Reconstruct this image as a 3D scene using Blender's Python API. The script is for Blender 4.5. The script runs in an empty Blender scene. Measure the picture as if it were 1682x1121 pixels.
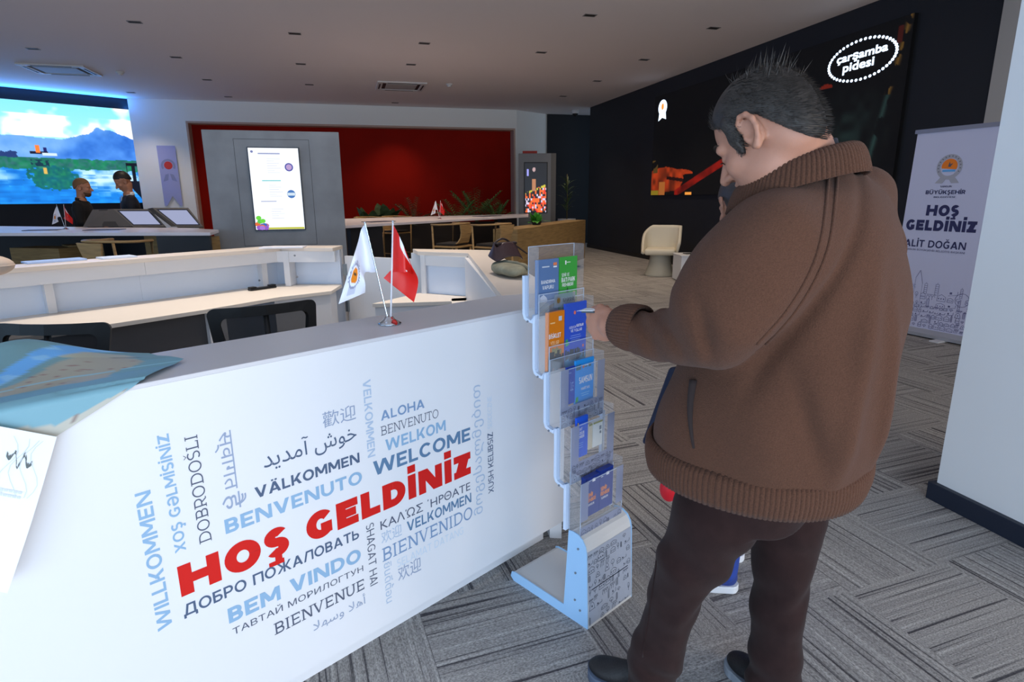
import bpy, bmesh, math, random
import numpy as np
from mathutils import Vector, Matrix

SC = bpy.context.scene
COL = SC.collection
R = math.radians

# ------------------------------------------------------------------ camera
CAM_H = 1.5
FOCAL, PITCH, ROLL, YAW = 977.9, R(13.625), R(.424), R(15.06)
cam_data = bpy.data.cameras.new('camera')
cam_data.sensor_fit = 'HORIZONTAL'
cam_data.sensor_width = 36.0
cam_data.lens = FOCAL / 1682 * 36.0
cam_data.clip_start = .05
cam_data.clip_end = 100
camera = bpy.data.objects.new('camera', cam_data)
COL.objects.link(camera)
camera.matrix_world = (Matrix.Translation((0, 0, CAM_H)) @ Matrix.Rotation(-YAW, 4, 'Z')
                       @ Matrix.Rotation(math.pi / 2 - PITCH, 4, 'X') @ Matrix.Rotation(-ROLL, 4, 'Z'))
SC.camera = camera

# ------------------------------------------------------------------ light
SC.view_settings.view_transform = 'Standard'
SC.view_settings.look = 'None'
SC.view_settings.gamma = 1
SC.view_settings.use_curve_mapping = False
SC.view_settings.exposure = 0.0
world = bpy.data.worlds.new('daylight')
SC.world = world
world.use_nodes = True
_bg = world.node_tree.nodes['Background']
_bg.inputs[0].default_value = (.52, .74, 1.0, 1)
_bg.inputs[1].default_value = 0.45


def area(name, loc, aim, sx, sy, power, color):
    d = bpy.data.lights.new(name, 'AREA')
    d.shape = 'RECTANGLE'
    d.size, d.size_y, d.energy, d.color = sx, sy, power, color
    o = bpy.data.objects.new(name, d)
    COL.objects.link(o)
    o.location = loc
    o.rotation_euler = (Vector(aim) - Vector(loc)).to_track_quat('-Z', 'Y').to_euler()
    return o


# daylight through the glazed street front behind the camera, and added lamps out of view overhead
def spot(name, loc, power, color, deg=80):
    d = bpy.data.lights.new(name, 'SPOT')
    d.energy, d.color, d.spot_size, d.spot_blend, d.shadow_soft_size = power, color, R(deg), .6, .12
    o = bpy.data.objects.new(name, d)
    COL.objects.link(o)
    o.location = loc
    return o


area('window_daylight', (-1.2, -3.4, 1.15), (-.6, 3, .75), 6.5, 2.0, 230, (.50, .74, 1.0))
area('side_window_daylight', (-6.5, .5, 1.5), (0, 2.6, .9), 4.5, 2.4, 95, (.42, .68, 1.0))
area('entrance_daylight', (4.8, -2.2, 1.8), (1.6, 2.2, 1.0), 2.4, 2.8, 108, (1.0, .87, .72))
area('added_street_bounce', (0, -3.4, .1), (0, 9.0, 4.0), 9.0, .8, 210, (1.0, .93, .92))  # added uplight for the ceiling, standing for daylight off the pavement
area('added_warm_fill', (1.5, 6.2, 3.93), (1.5, 8.5, 0), 6.0, .4, 50, (1.0, .84, .68))  # added out of view as warm fill for the back of the room
spot('added_counter_spot', (-1.9, 4.3, 3.95), 190, (1.0, .88, .76), 74)  # unseen spots added to brighten the desks inside the ring
spot('added_counter_spot.001', (-.5, 5.0, 3.95), 190, (1.0, .88, .76), 74)
spot('added_counter_spot.002', (.9, 4.3, 3.95), 170, (1.0, .88, .76), 74)
LAMP_W = 92


# ------------------------------------------------------------------ helpers
def room(u, v, z):
    """a point given by its sideways and forward distance from the camera"""
    c, s = math.cos(YAW), math.sin(YAW)
    return Vector((u * c + v * s, -u * s + v * c, z))


def _ray(px, py):
    x, y = px - 841, py - 560.5
    cr, sr, cp, sp = math.cos(ROLL), math.sin(ROLL), math.cos(PITCH), math.sin(PITCH)
    x, y = cr * x - sr * y, sr * x + cr * y
    y, w = cp * y + sp * FOCAL, -sp * y + cp * FOCAL
    return x, w, -y


def at(px, py, v):
    """the point seen at a place of the photograph, v metres ahead"""
    u, w, z = _ray(px, py)
    t = v / w
    return room(u * t, v, CAM_H + z * t)


def at_z(px, py, z):
    u, w, dz = _ray(px, py)
    t = (z - CAM_H) / dz
    return room(u * t, w * t, z)


def on_plane(px, py, p0, d):
    """the point seen there on the upright plane through p0 along d"""
    r = room(*_ray(px, py))
    n = Vector((-d[1], d[0], 0))
    o = Vector((0, 0, CAM_H))
    t = (Vector((p0[0], p0[1], 0)) - o).dot(n) / r.dot(n)
    return o + r * t


def lin(c):
    if isinstance(c, str):
        c = [int(c[i:i + 2], 16) / 255 for i in (0, 2, 4)]
    else:
        c = [x / 255 for x in c]
    return tuple(x / 12.92 if x <= .04045 else ((x + .055) / 1.055) ** 2.4 for x in c) + (1,)


_mats = {}


def mat(name, col=(200, 200, 200), rough=.5, metal=0., emit=None, strength=1., var=0., scale=8., bump=0., bscale=60.,
        alpha=1., trans=0., stretch=None, spec=.5, ior=1.45, attr=None, sheen=0.):
    if name in _mats:
        return _mats[name]
    m = bpy.data.materials.new(name)
    _mats[name] = m
    m.use_nodes = True
    nt = m.node_tree
    b = nt.nodes['Principled BSDF']
    b.inputs['Base Color'].default_value = lin(col)
    b.inputs['Roughness'].default_value = rough
    b.inputs['Metallic'].default_value = metal
    b.inputs['Specular IOR Level'].default_value = spec
    b.inputs['IOR'].default_value = ior
    b.inputs['Transmission Weight'].default_value = trans
    b.inputs['Alpha'].default_value = alpha
    b.inputs['Sheen Weight'].default_value = sheen
    tc = nt.nodes.new('ShaderNodeTexCoord')
    src = tc.outputs['Object']
    if stretch:
        mp = nt.nodes.new('ShaderNodeMapping')
        mp.inputs['Scale'].default_value = stretch
        nt.links.new(src, mp.inputs['Vector'])
        src = mp.outputs['Vector']
    if var:
        n = nt.nodes.new('ShaderNodeTexNoise')
        n.inputs['Scale'].default_value = scale
        n.inputs['Detail'].default_value = 6
        nt.links.new(src, n.inputs['Vector'])
        rp = nt.nodes.new('ShaderNodeValToRGB')
        c = lin(col)
        rp.color_ramp.elements[0].position = .3
        rp.color_ramp.elements[1].position = .7
        rp.color_ramp.elements[0].color = tuple(max(0, x * (1 - var)) for x in c[:3]) + (1,)
        rp.color_ramp.elements[1].color = tuple(min(1, x * (1 + var)) for x in c[:3]) + (1,)
        nt.links.new(n.outputs['Fac'], rp.inputs['Fac'])
        nt.links.new(rp.outputs['Color'], b.inputs['Base Color'])
    if bump:
        n = nt.nodes.new('ShaderNodeTexNoise')
        n.inputs['Scale'].default_value = bscale
        n.inputs['Detail'].default_value = 3
        nt.links.new(src, n.inputs['Vector'])
        bp = nt.nodes.new('ShaderNodeBump')
        bp.inputs['Strength'].default_value = bump
        bp.inputs['Distance'].default_value = .01
        nt.links.new(n.outputs['Fac'], bp.inputs['Height'])
        nt.links.new(bp.outputs['Normal'], b.inputs['Normal'])
    if emit:
        b.inputs['Emission Color'].default_value = lin(emit)
        b.inputs['Emission Strength'].default_value = strength
    if attr:
        a = nt.nodes.new('ShaderNodeAttribute')
        a.attribute_name = 'Col'
        if attr == 'emit':
            b.inputs['Base Color'].default_value = (.01, .01, .01, 1)
            nt.links.new(a.outputs['Color'], b.inputs['Emission Color'])
            b.inputs['Emission Strength'].default_value = strength
        else:
            nt.links.new(a.outputs['Color'], b.inputs['Base Color'])
    return m


class MB:
    """collects faces of one mesh"""

    def __init__(self):
        self.v, self.f = [], []

    def add(self, vs, fs):
        k = len(self.v)
        self.v += [tuple(x) for x in vs]
        self.f += [tuple(i + k for i in f) for f in fs]
        return self

    def box(self, lo, hi, M=None):
        x0, y0, z0 = lo
        x1, y1, z1 = hi
        vs = [Vector(p) for p in ((x0, y0, z0), (x1, y0, z0), (x1, y1, z0), (x0, y1, z0), (x0, y0, z1), (x1, y0, z1), (x1, y1, z1), (x0, y1, z1))]
        if M is not None:
            vs = [M @ p for p in vs]
        return self.add(vs, [(3, 2, 1, 0), (4, 5, 6, 7), (0, 1, 5, 4), (1, 2, 6, 5), (2, 3, 7, 6), (3, 0, 4, 7)])

    def rbox(self, lo, hi, r, M=None, seg=2):
        """box with rounded edges"""
        bm = bmesh.new()
        bmesh.ops.create_cube(bm, size=1)
        c = [(a + b) / 2 for a, b in zip(lo, hi)]
        s = [b - a for a, b in zip(lo, hi)]
        for v in bm.verts:
            v.co = Vector([c[i] + v.co[i] * s[i] for i in range(3)])
        bmesh.ops.bevel(bm, geom=bm.edges[:], offset=min(r, min(s) * .49), segments=seg, affect='EDGES', profile=.5)
        vs = [v.co.copy() for v in bm.verts]
        fs = [tuple(v.index for v in f.verts) for f in bm.faces]
        bm.free()
        if M is not None:
            vs = [M @ p for p in vs]
        return self.add(vs, fs)

    def prism(self, poly, z0, z1, M=None):
        """counter-clockwise outline in x, y pulled up from z0 to z1"""
        n = len(poly)
        vs = [Vector((p[0], p[1], z0)) for p in poly] + [Vector((p[0], p[1], z1)) for p in poly]
        if M is not None:
            vs = [M @ p for p in vs]
        fs = [tuple(range(n - 1, -1, -1)), tuple(range(n, 2 * n))]
        fs += [(i, (i + 1) % n, n + (i + 1) % n, n + i) for i in range(n)]
        return self.add(vs, fs)

    def tube(self, pts, r, n=8, cap=True, flat=None):
        pts = [Vector(p) for p in pts]
        rs = r if isinstance(r, (list, tuple)) else [r] * len(pts)
        vs, fs = [], []
        up = Vector((0, 0, 1))
        for i, p in enumerate(pts):
            t = (pts[min(i + 1, len(pts) - 1)] - pts[max(i - 1, 0)]).normalized()
            a = t.cross(up)
            if a.length < .05:
                a = t.cross(Vector((1, 0, 0)))
            a.normalize()
            b = a.cross(t).normalized()
            for k in range(n):
                th = 2 * math.pi * k / n
                vs.append(p + (a * math.cos(th) + b * math.sin(th) * (flat or 1)) * rs[i])
        for i in range(len(pts) - 1):
            for k in range(n):
                fs.append((i * n + k, i * n + (k + 1) % n, (i + 1) * n + (k + 1) % n, (i + 1) * n + k))
        if cap:
            fs.append(tuple(range(n - 1, -1, -1)))
            fs.append(tuple(range((len(pts) - 1) * n, len(pts) * n)))
        return self.add(vs, fs)

    def lathe(self, prof, n=24, M=None):
        vs, fs = [], []
        for r, z in prof:
            for k in range(n):
                a = 2 * math.pi * k / n
                vs.append(Vector((r * math.cos(a), r * math.sin(a), z)))
        for i in range(len(prof) - 1):
            for k in range(n):
                fs.append((i * n + k, i * n + (k + 1) % n, (i + 1) * n + (k + 1) % n, (i + 1) * n + k))
        fs.append(tuple(range(n - 1, -1, -1)))
        fs.append(tuple(range((len(prof) - 1) * n, len(prof) * n)))
        if M is not None:
            vs = [M @ p for p in vs]
        return self.add(vs, fs)

    def ball(self, c, rx, ry=None, rz=None, n=12, M=None):
        ry, rz = ry or rx, rz or rx
        vs, fs = [], []
        m = n // 2 + 2
        for i in range(m + 1):
            th = math.pi * i / m
            for k in range(n):
                a = 2 * math.pi * k / n
                p = Vector((rx * math.sin(th) * math.cos(a), ry * math.sin(th) * math.sin(a), rz * math.cos(th)))
                if M is not None:
                    p = M @ p
                vs.append(p + Vector(c))
        for i in range(m):
            for k in range(n):
                fs.append((i * n + k, (i + 1) * n + k, (i + 1) * n + (k + 1) % n, i * n + (k + 1) % n))
        return self.add(vs, fs)

    def grid(self, fn, nu, nv):
        vs = [fn(i / nu, j / nv) for j in range(nv + 1) for i in range(nu + 1)]
        fs = [(j * (nu + 1) + i, j * (nu + 1) + i + 1, (j + 1) * (nu + 1) + i + 1, (j + 1) * (nu + 1) + i) for j in range(nv) for i in range(nu)]
        return self.add(vs, fs)

    def polys(self, polys, fr, off=0.):
        """flat outlines laid on a frame (origin, x, y)"""
        o, x, y = fr
        nrm = x.cross(y).normalized()
        for k, p in enumerate(polys):
            self.add([o + x * a + y * b + nrm * (off + 1.5e-5 * (k % 40)) for a, b in p], [tuple(range(len(p)))])
        return self

    def build(self, name, material, parent=None, smooth=False, local=False, bevel=0, thick=0, sub=0, merge=False):
        me = bpy.data.meshes.new(name)
        vs = self.v
        if parent is not None and not local:
            L = world_loc(parent)
            vs = [tuple(Vector(p) - L) for p in vs]
        me.from_pydata(vs, [], self.f)
        if merge:
            bm = bmesh.new()
            bm.from_mesh(me)
            bmesh.ops.remove_doubles(bm, verts=bm.verts, dist=1e-5)
            bm.to_mesh(me)
            bm.free()
        me.validate()
        me.update()
        me.materials.append(material)
        if smooth:
            me.shade_smooth()
        o = bpy.data.objects.new(name, me)
        COL.objects.link(o)
        if parent is not None:
            o.parent = parent
        if thick:
            d = o.modifiers.new('t', 'SOLIDIFY')
            d.thickness = thick
            d.offset = 0
        if bevel:
            d = o.modifiers.new('b', 'BEVEL')
            d.width = bevel
            d.segments = 2
            d.limit_method = 'ANGLE'
            d.angle_limit = R(40)
        if sub:
            d = o.modifiers.new('s', 'SUBSURF')
            d.levels = d.render_levels = sub
        return o


def world_loc(o):
    p = Vector((0, 0, 0))
    while o is not None:
        p += Vector(o.location)
        o = o.parent
    return p


def tag(o, label=None, cat=None, group=None, kind=None):
    for k, v in (('label', label), ('category', cat), ('group', group), ('kind', kind)):
        if v:
            o[k] = v
    return o


def thing(name, label, cat, loc=(0, 0, 0), group=None, rz=0):
    o = bpy.data.objects.new(name, None)
    COL.objects.link(o)
    o.empty_display_size = .1
    o.location = loc
    o.rotation_euler.z = rz
    return tag(o, label, cat, group)


def structure(o):
    o['kind'] = 'structure'
    return o


def copy_tree(o, parent=None, top=True):
    kids = [c for c in bpy.data.objects if c.parent == o]
    c = o.copy()
    COL.objects.link(c)
    if not top:
        c.parent = parent
    for k in kids:
        copy_tree(k, c, False)
    return c


def frame(o, x, y=(0, 0, 1)):
    return (Vector(o), Vector(x).normalized(), Vector(y).normalized())


# ------------------------------------------------------------------ lettering
def _arc(cx, cy, rx, ry, a0, a1, wx, wy, n=None):
    n = n or max(4, int(abs(a1 - a0) / 12))
    out = []
    for i in range(n):
        a, b = R(a0 + (a1 - a0) * i / n), R(a0 + (a1 - a0) * (i + 1) / n)
        q = [(cx + rx * math.cos(a), cy + ry * math.sin(a)), (cx + rx * math.cos(b), cy + ry * math.sin(b)),
             (cx + (rx - wx) * math.cos(b), cy + (ry - wy) * math.sin(b)), (cx + (rx - wx) * math.cos(a), cy + (ry - wy) * math.sin(a))]
        out.append(q)
    return out


def _r(x0, y0, x1, y1):
    return [(x0, y0), (x1, y0), (x1, y1), (x0, y1)]


def _d(xb, xt, w, y0=0., y1=1.):
    return [(xb, y0), (xb + w, y0), (xt + w, y1), (xt, y1)]


def _bowl(x, y0, y1, wd, w, h):
    """a bowl that opens to its left, as on D, B, P"""
    ry = (y1 - y0) / 2
    rx = min(wd * .8, ry * 1.1)
    k = wd - rx
    return [_r(x, y1 - h, x + k, y1), _r(x, y0, x + k, y0 + h)] + _arc(x + k, (y0 + y1) / 2, rx, ry, -90, 90, w, h)


def glyph(ch, w, serif=False):
    """outlines of one capital of height 1 with stems of width w, and its width"""
    h = w * .86
    e, t = (.16 * (.6 + w), .07) if serif else (0, 0)
    P = []

    def stem(x, top=True, bot=True):
        P.append(_r(x, 0, x + w, 1))
        if serif:
            if bot:
                P.append(_r(x - e, 0, x + w + e, t))
            if top:
                P.append(_r(x - e, 1 - t, x + w + e, 1))

    base = {'Ş': 'S', 'İ': 'I', 'Ä': 'A', 'Ü': 'U', 'Ğ': 'G', 'Š': 'S', 'О': 'O', 'А': 'A', 'В': 'B', 'Т': 'T', 'Р': 'P', 'Ç': 'C'}.get(ch, ch)
    if base == 'I':
        stem(e)
        W = w + 2 * e
    elif base == 'H':
        W = .78 + w + 2 * e * .5
        stem(e)
        stem(W - w - e)
        P.append(_r(e, .5 - h / 2, W - e, .5 + h / 2))
    elif base == 'O':
        W = 1.0 + .3 * w
        P += _arc(W / 2, .5, W / 2, .52, 0, 360, w, h, 30)
    elif base == 'C' or base == 'G':
        W = .92 + .2 * w
        P += _arc(.52, .5, .52, .52, 42, 318, w, h, 24)
        if base == 'G':
            P.append(_r(W - w - .06, .1, W - .06, .52))
            P.append(_r(.52, .52 - h * .85, W - .06, .52))
    elif base == 'S':
        W = .70 + .25 * w
        r1 = .26 + h * .25
        rx = W / 2
        P += _arc(rx, 1.02 - r1, rx, r1, 35, 270, w, h, 16)
        P += _arc(rx, -.02 + r1, rx, r1, 90, -145, w, h, 16)
    elif base == 'E':
        W = .66 + .5 * w + e
        stem(e)
        x1 = W
        P += [_r(e, 0, x1, h), _r(e, 1 - h, x1, 1), _r(e, .5 - h / 2, x1 - .08, .5 + h / 2)]
        if serif:
            P += [_r(x1 - t, 0, x1, .22), _r(x1 - t, .78, x1, 1)]
    elif base == 'L':
        W = .6 + .5 * w + e
        stem(e)
        P.append(_r(e, 0, W, h))
        if serif:
            P.append(_r(W - t, 0, W, .24))
    elif base == 'D':
        W = .9 + .3 * w + e
        stem(e)
        P += _bowl(e + w * .5, 0, 1, W - e - w * .5, w, h)
    elif base == 'B':
        stem(e)
        W = .72 + .35 * w + e
        P += _bowl(e + w * .5, .5 - h * .42, 1, W - .04 - e - w * .5, w, h)
        P += _bowl(e + w * .5, 0, .5 + h * .42, W - e - w * .5, w, h)
    elif base in 'PR':
        stem(e)
        W = .74 + .35 * w + e
        P += _bowl(e + w * .5, .34, 1, W - e - w * .5, w, h)
        if base == 'R':
            P.append(_d(W - w * 1.1, W * .45, w * 1.1, 0, .4))
            if serif:
                P.append(_r(W - w * 1.2, 0, W + e * .6, t))
    elif base == 'U':
        W = .74 + .9 * w + e
        for x in (e * .6, W - w - e * .6):
            P.append(_r(x, .4, x + w, 1))
            if serif:
                P.append(_r(x - e, 1 - t, x + w + e, 1))
        P += _arc(W / 2, .42, W / 2 - e * .6, .44, 180, 360, w, h, 18)
    elif base == 'T':
        W = .78 + .3 * w
        stem(W / 2 - w / 2, top=False)
        P.append(_r(0, 1 - h, W, 1))
        if serif:
            P += [_r(0, .74, t, 1), _r(W - t, .74, W, 1)]
    elif base == 'N':
        W = .8 + w + e
        P += [_r(e, 0, e + w * .95, 1), _r(W - w * .95 - e * .5, 0, W - e * .5, 1), _d(W - w * 1.25 - e * .5, e, w * 1.25)]
        if serif:
            P += [_r(0, 0, w + 2 * e, t), _r(0, 1 - t, w + e, 1), _r(W - w - 1.5 * e, 1 - t, W + .5 * e, 1)]
    elif base == 'M':
        W = .95 + w
        P += [_r(0, 0, w * .95, 1), _r(W - w * .95, 0, W, 1), _d(W / 2 - w * .6, 0, w * 1.2, .22, 1), _d(W / 2 - w * .6, W - w * 1.2, w * 1.2, .22, 1)]
    elif base in 'VΛ':
        W = .86 + .8 * w
        P += [_d(W / 2 - w * .6, 0, w * 1.15), _d(W / 2 - w * .55, W - w * 1.15, w * (.8 if serif else 1.15))]
        if serif:
            P += [_r(-e, 1 - t, w * 1.15 + e, 1), _r(W - w * 1.15 - e, 1 - t, W + e * .6, 1)]
    elif base == 'W':
        W = 1.35 + w
        q = W / 4
        k = w * 1.1
        P += [_d(q - k / 2, 0, k), _d(q - k / 2, 2 * q - k / 2, k), _d(3 * q - k / 2, 2 * q - k / 2, k), _d(3 * q - k / 2, W - k, k)]
    elif base == 'A':
        W = .88 + .8 * w
        k = w * 1.15
        P += [_d(0, W / 2 - k * .5, k), _d(W - k, W / 2 - k * .5, k), _r(W * .2, .2, W * .8, .2 + h * .9)]
        if serif:
            P += [_r(-e * .5, 0, k + e, t), _r(W - k - e, 0, W + e * .5, t)]
    elif base == 'K':
        W = .8 + .6 * w
        stem(0)
        k = w * 1.25
        P += [_d(w * .6, W - k, k, .32, 1), _d(W - k, w * 1.3, k, 0, .6)]
    elif base == 'X':
        W = .82 + .6 * w
        k = w * 1.2
        P += [_d(0, W - k, k), _d(W - k, 0, k)]
    elif base == 'Z':
        W = .72 + .5 * w
        P += [_r(0, 0, W, h), _r(0, 1 - h, W, 1), _d(0, W - w * 1.5, w * 1.5)]
    elif base == 'Y':
        W = .86 + .6 * w
        P += [_r(W / 2 - w / 2, 0, W / 2 + w / 2, .5), _d(W / 2 - w * .55, 0, w * 1.1, .4, 1), _d(W / 2 - w * .55, W - w * 1.1, w * 1.1, .4, 1)]
    elif base == 'Ə':
        W = .92 + .2 * w
        P += _arc(W / 2, .5, W / 2, .52, -180, 140, w, h, 26)
        P.append(_r(w * .3, .5 - h / 2, W - w * .3, .5 + h / 2 * .9))
    elif base == 'Д':
        W = 1.0 + .6 * w
        P += [_r(0, 0, W, h), _r(0, -.2, w, h), _r(W - w, -.2, W, h), _d(.1, .3, w, 0, 1), _r(W - w - .1, 0, W - .1, 1), _r(.3, 1 - h, W - .1, 1)]
    elif base == 'Б':
        stem(0)
        W = .74 + .35 * w
        P += _bowl(w * .5, 0, .62, W - w * .5, w, h)
        P.append(_r(0, 1 - h, W * .9, 1))
    elif base == 'Ь':
        stem(0)
        W = .74 + .35 * w
        P += _bowl(w * .5, 0, .62, W - w * .5, w, h)
    elif base == 'П':
        W = .78 + w
        P += [_r(0, 0, w, 1), _r(W - w, 0, W, 1), _r(0, 1 - h, W, 1)]
    elif base == 'Л':
        W = .88 + .6 * w
        P += [_d(0, .26, w, 0, 1), _r(W - w, 0, W, 1), _r(.26, 1 - h, W, 1)]
    elif base == 'Ж':
        W = 1.25 + .8 * w
        k = w * 1.15
        P += [_r(W / 2 - w / 2, 0, W / 2 + w / 2, 1), _d(0, W / 2 - k, k, 0, .55), _d(0 + W - k, W / 2, k, 0, .55),
              _d(W / 2 - k, 0, k, .45, 1), _d(W / 2, W - k, k, .45, 1)]
    elif base == ' ':
        return [], .36
    elif base == '.':
        return [_r(0, 0, w, h)], w
    else:
        P.append(_r(0, 0, .6, .08))
        W = .6
    if ch in ('Ş', 'Ç'):
        P += [_r(W / 2 - w * .3, -.16, W / 2 + w * .35, .02), _r(W / 2 - w * .9, -.30, W / 2 + w * .5, -.14)]
    if ch == 'İ':
        P.append(_r(e, 1.08, e + w, 1.08 + h))
    if ch in 'ÄÜ':
        P += [_r(W * .5 - w * 1.15, 1.08, W * .5 - w * .25, 1.08 + h * .8), _r(W * .5 + w * .25, 1.08, W * .5 + w * 1.15, 1.08 + h * .8)]
    if ch == 'Ğ':
        P += _arc(.5, 1.28, .22, .2, 180, 360, w * .5, w * .5, 8)
    if ch == 'Š':
        P += [_d(W * .5 - w * .3, W * .5 - .22, w * .6, 1.08, 1.28), _d(W * .5 - w * .3, W * .5 + .22 - w * .6, w * .6, 1.08, 1.28)]
    return P, W


def strokes(s, w=.2, serif=False, gap=.13):
    """a line of capitals, starting at x = 0, height 1"""
    out, x = [], 0.
    for ch in s:
        P, W = glyph(ch, w, serif)
        out += [[(a + x, b) for a, b in p] for p in P]
        x += W + gap
    return out, x - gap


def type_polys(s, heavy=0.):
    """a line of the built-in typeface as flat polygons; returns polygons and bounds"""
    cu = bpy.data.curves.new('line', 'FONT')
    cu.body = s
    cu.size = 1
    cu.resolution_u = 3
    cu.offset = heavy
    o = bpy.data.objects.new('line', cu)
    me = o.to_mesh()
    vs = [(v.co.x, v.co.y) for v in me.vertices]
    fs = [[vs[i] for i in f.vertices] for f in me.polygons]
    o.to_mesh_clear()
    bpy.data.objects.remove(o)
    bpy.data.curves.remove(cu)
    xs = [p[0] for p in vs] or [0, 1]
    ys = [p[1] for p in vs] or [0, 1]
    return fs, (min(xs), min(ys), max(xs), max(ys))


def fit_polys(polys, b, x0, y0, x1, y1):
    sx, sy = (x1 - x0) / max(b[2] - b[0], 1e-6), (y1 - y0) / max(b[3] - b[1], 1e-6)
    return [[(x0 + (p[0] - b[0]) * sx, y0 + (p[1] - b[1]) * sy) for p in q] for q in polys]


def write(mb, s, fr, x0, y0, x1, y1, w=None, serif=False, off=.0006):
    """a line of text filling the rectangle; capitals are drawn with stems of width w"""
    if w:
        P, W = strokes(s, w, serif)
        mb.polys(fit_polys(P, (0, 0, W, 1), x0, y0, x1, y1), fr, off)
    else:
        P, b = type_polys(s)
        mb.polys(fit_polys(P, b, x0, y0, x1, y1), fr, off)
    return mb


def line_poly(a, b, w):
    d = Vector((b[0] - a[0], b[1] - a[1]))
    if d.length < 1e-6:
        return []
    d.normalize()
    n = (-d.y * w / 2, d.x * w / 2)
    return [[(a[0] - n[0], a[1] - n[1]), (b[0] - n[0], b[1] - n[1]), (b[0] + n[0], b[1] + n[1]), (a[0] + n[0], a[1] + n[1])]]


def ellipse_poly(cx, cy, rx, ry, n=20):
    return [(cx + rx * math.cos(2 * math.pi * i / n), cy + ry * math.sin(2 * math.pi * i / n)) for i in range(n)]


def city_lines(x0, y0, x1, y1, cell, lw, seed, density=1.):
    """line drawings of little houses, towers, arches and trees"""
    rnd = random.Random(seed)
    P = []

    def seg(*pts):
        for a, b in zip(pts, pts[1:]):
            P.extend(line_poly(a, b, lw))

    y = y0
    while y < y1 - cell * .5:
        x = x0
        while x < x1 - cell * .6:
            cw, chh = cell * rnd.uniform(.7, 1.5), cell * rnd.uniform(.5, 1.25)
            cw, chh = min(cw, x1 - x), min(chh, y1 - y)
            k = rnd.random()
            if rnd.random() > density:
                x += cw
                continue
            if k < .3:
                seg((x, y), (x, y + chh * .6), (x + cw * .4, y + chh * .9), (x + cw * .8, y + chh * .6), (x + cw * .8, y), (x, y))
                for q in range(3):
                    P.append(_r(x + cw * (.1 + .24 * q), y + chh * .25, x + cw * (.2 + .24 * q), y + chh * .42))
            elif k < .45:
                seg((x, y), (x, y + chh), (x + cw * .25, y + chh), (x + cw * .25, y), (x, y))
                seg((x + cw * .12, y + chh), (x + cw * .12, y + chh * 1.15))
                for q in range(4):
                    seg((x, y + chh * (.2 + .2 * q)), (x + cw * .25, y + chh * (.2 + .2 * q)))
            elif k < .62:
                for q in range(3):
                    xx = x + cw * .27 * q
                    seg((xx, y), (xx, y + chh * .4))
                    P.extend(_arc(xx + cw * .13, y + chh * .4, cw * .13, chh * .25, 0, 180, lw, lw, 6))
                seg((x, y + chh * .75), (x + cw * .82, y + chh * .75))
            elif k < .75:
                P.extend(_arc(x + cw * .35, y + chh * .6, cw * .25, chh * .3, 0, 360, lw, lw, 10))
                seg((x + cw * .35, y), (x + cw * .35, y + chh * .6))
            elif k < .88:
                P.append(_r(x + cw * .1, y + chh * .3, x + cw * .3, y + chh * .55))
                seg((x, y + chh * .1), (x + cw * .8, y + chh * .3), (x + cw * .8, y + chh * .7))
            else:
                P.extend(_arc(x + cw * .4, y, cw * .35, chh * .8, 0, 180, lw, lw, 10))
                seg((x, y), (x + cw * .8, y))
                P.append(ellipse_poly(x + cw * .4, y + chh * .35, cw * .08, chh * .12, 6))
            x += cw
        y += cell * .95
    return P


def emblem(parent, fr, cx, cy, r, k=0., ring=(188, 192, 200), off=.001):
    """the round crest: grey ring on two ribbons, orange sun over a band of water"""
    g, o_, b_, d_ = MB(), MB(), MB(), MB()
    g.polys([[(a + cx, b + cy) for a, b in p] for p in _arc(0, 0, r, r, 0, 360, r * .30, r * .30, 36)], fr, off)
    rb = MB().polys([[(cx - r * .55, cy - r * .8), (cx - r * .1, cy - r * .95), (cx - r * .35, cy - r * 1.3), (cx - r * .95, cy - r * 1.28)],
             [(cx + r * .1, cy - r * .95), (cx + r * .55, cy - r * .8), (cx + r * .95, cy - r * 1.28), (cx + r * .35, cy - r * 1.3)]], fr, off)
    o_.polys([[(cx + r * .62 * math.cos(R(a)), cy + r * .05 + r * .6 * math.sin(R(a))) for a in range(-25, 206, 11)]], fr, off * 1.5)
    b_.polys([_r(cx - r * .5, cy - r * .38, cx + r * .5, cy - r * .22)], fr, off * 1.6)
    d_.polys([[(cx - .1 * r, cy + .02 * r), (cx + .08 * r, cy), (cx + .25 * r, cy + .3 * r), (cx + .05 * r, cy + .2 * r), (cx - .02 * r, cy + .42 * r), (cx - .08 * r, cy + .2 * r)]], fr, off * 2)
    for i in range(14):
        a = R(205 - i * 17.7)
        c = (cx + r * .85 * math.cos(a), cy + r * .85 * math.sin(a))
        d_.polys(line_poly((c[0] - r * .05 * math.cos(a), c[1] - r * .05 * math.sin(a)), (c[0] + r * .06 * math.cos(a), c[1] + r * .06 * math.sin(a)), r * .06), fr, off * 2)
    kw = dict(rough=.6)
    rb.build('crest_ribbon', mat('crest_grey_%d' % ring[0], ring, **kw), parent)
    a = g.build('crest_ring', mat('crest_grey_%d' % ring[0], ring, **kw), parent)
    o_.build('crest_sun', mat('crest_orange', (238, 128, 30), **kw), parent)
    b_.build('crest_water', mat('crest_blue', (96, 170, 232), **kw), parent)
    d_.build('crest_lines', mat('crest_dark', (86, 84, 100), **kw), parent)
    return a


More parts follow.
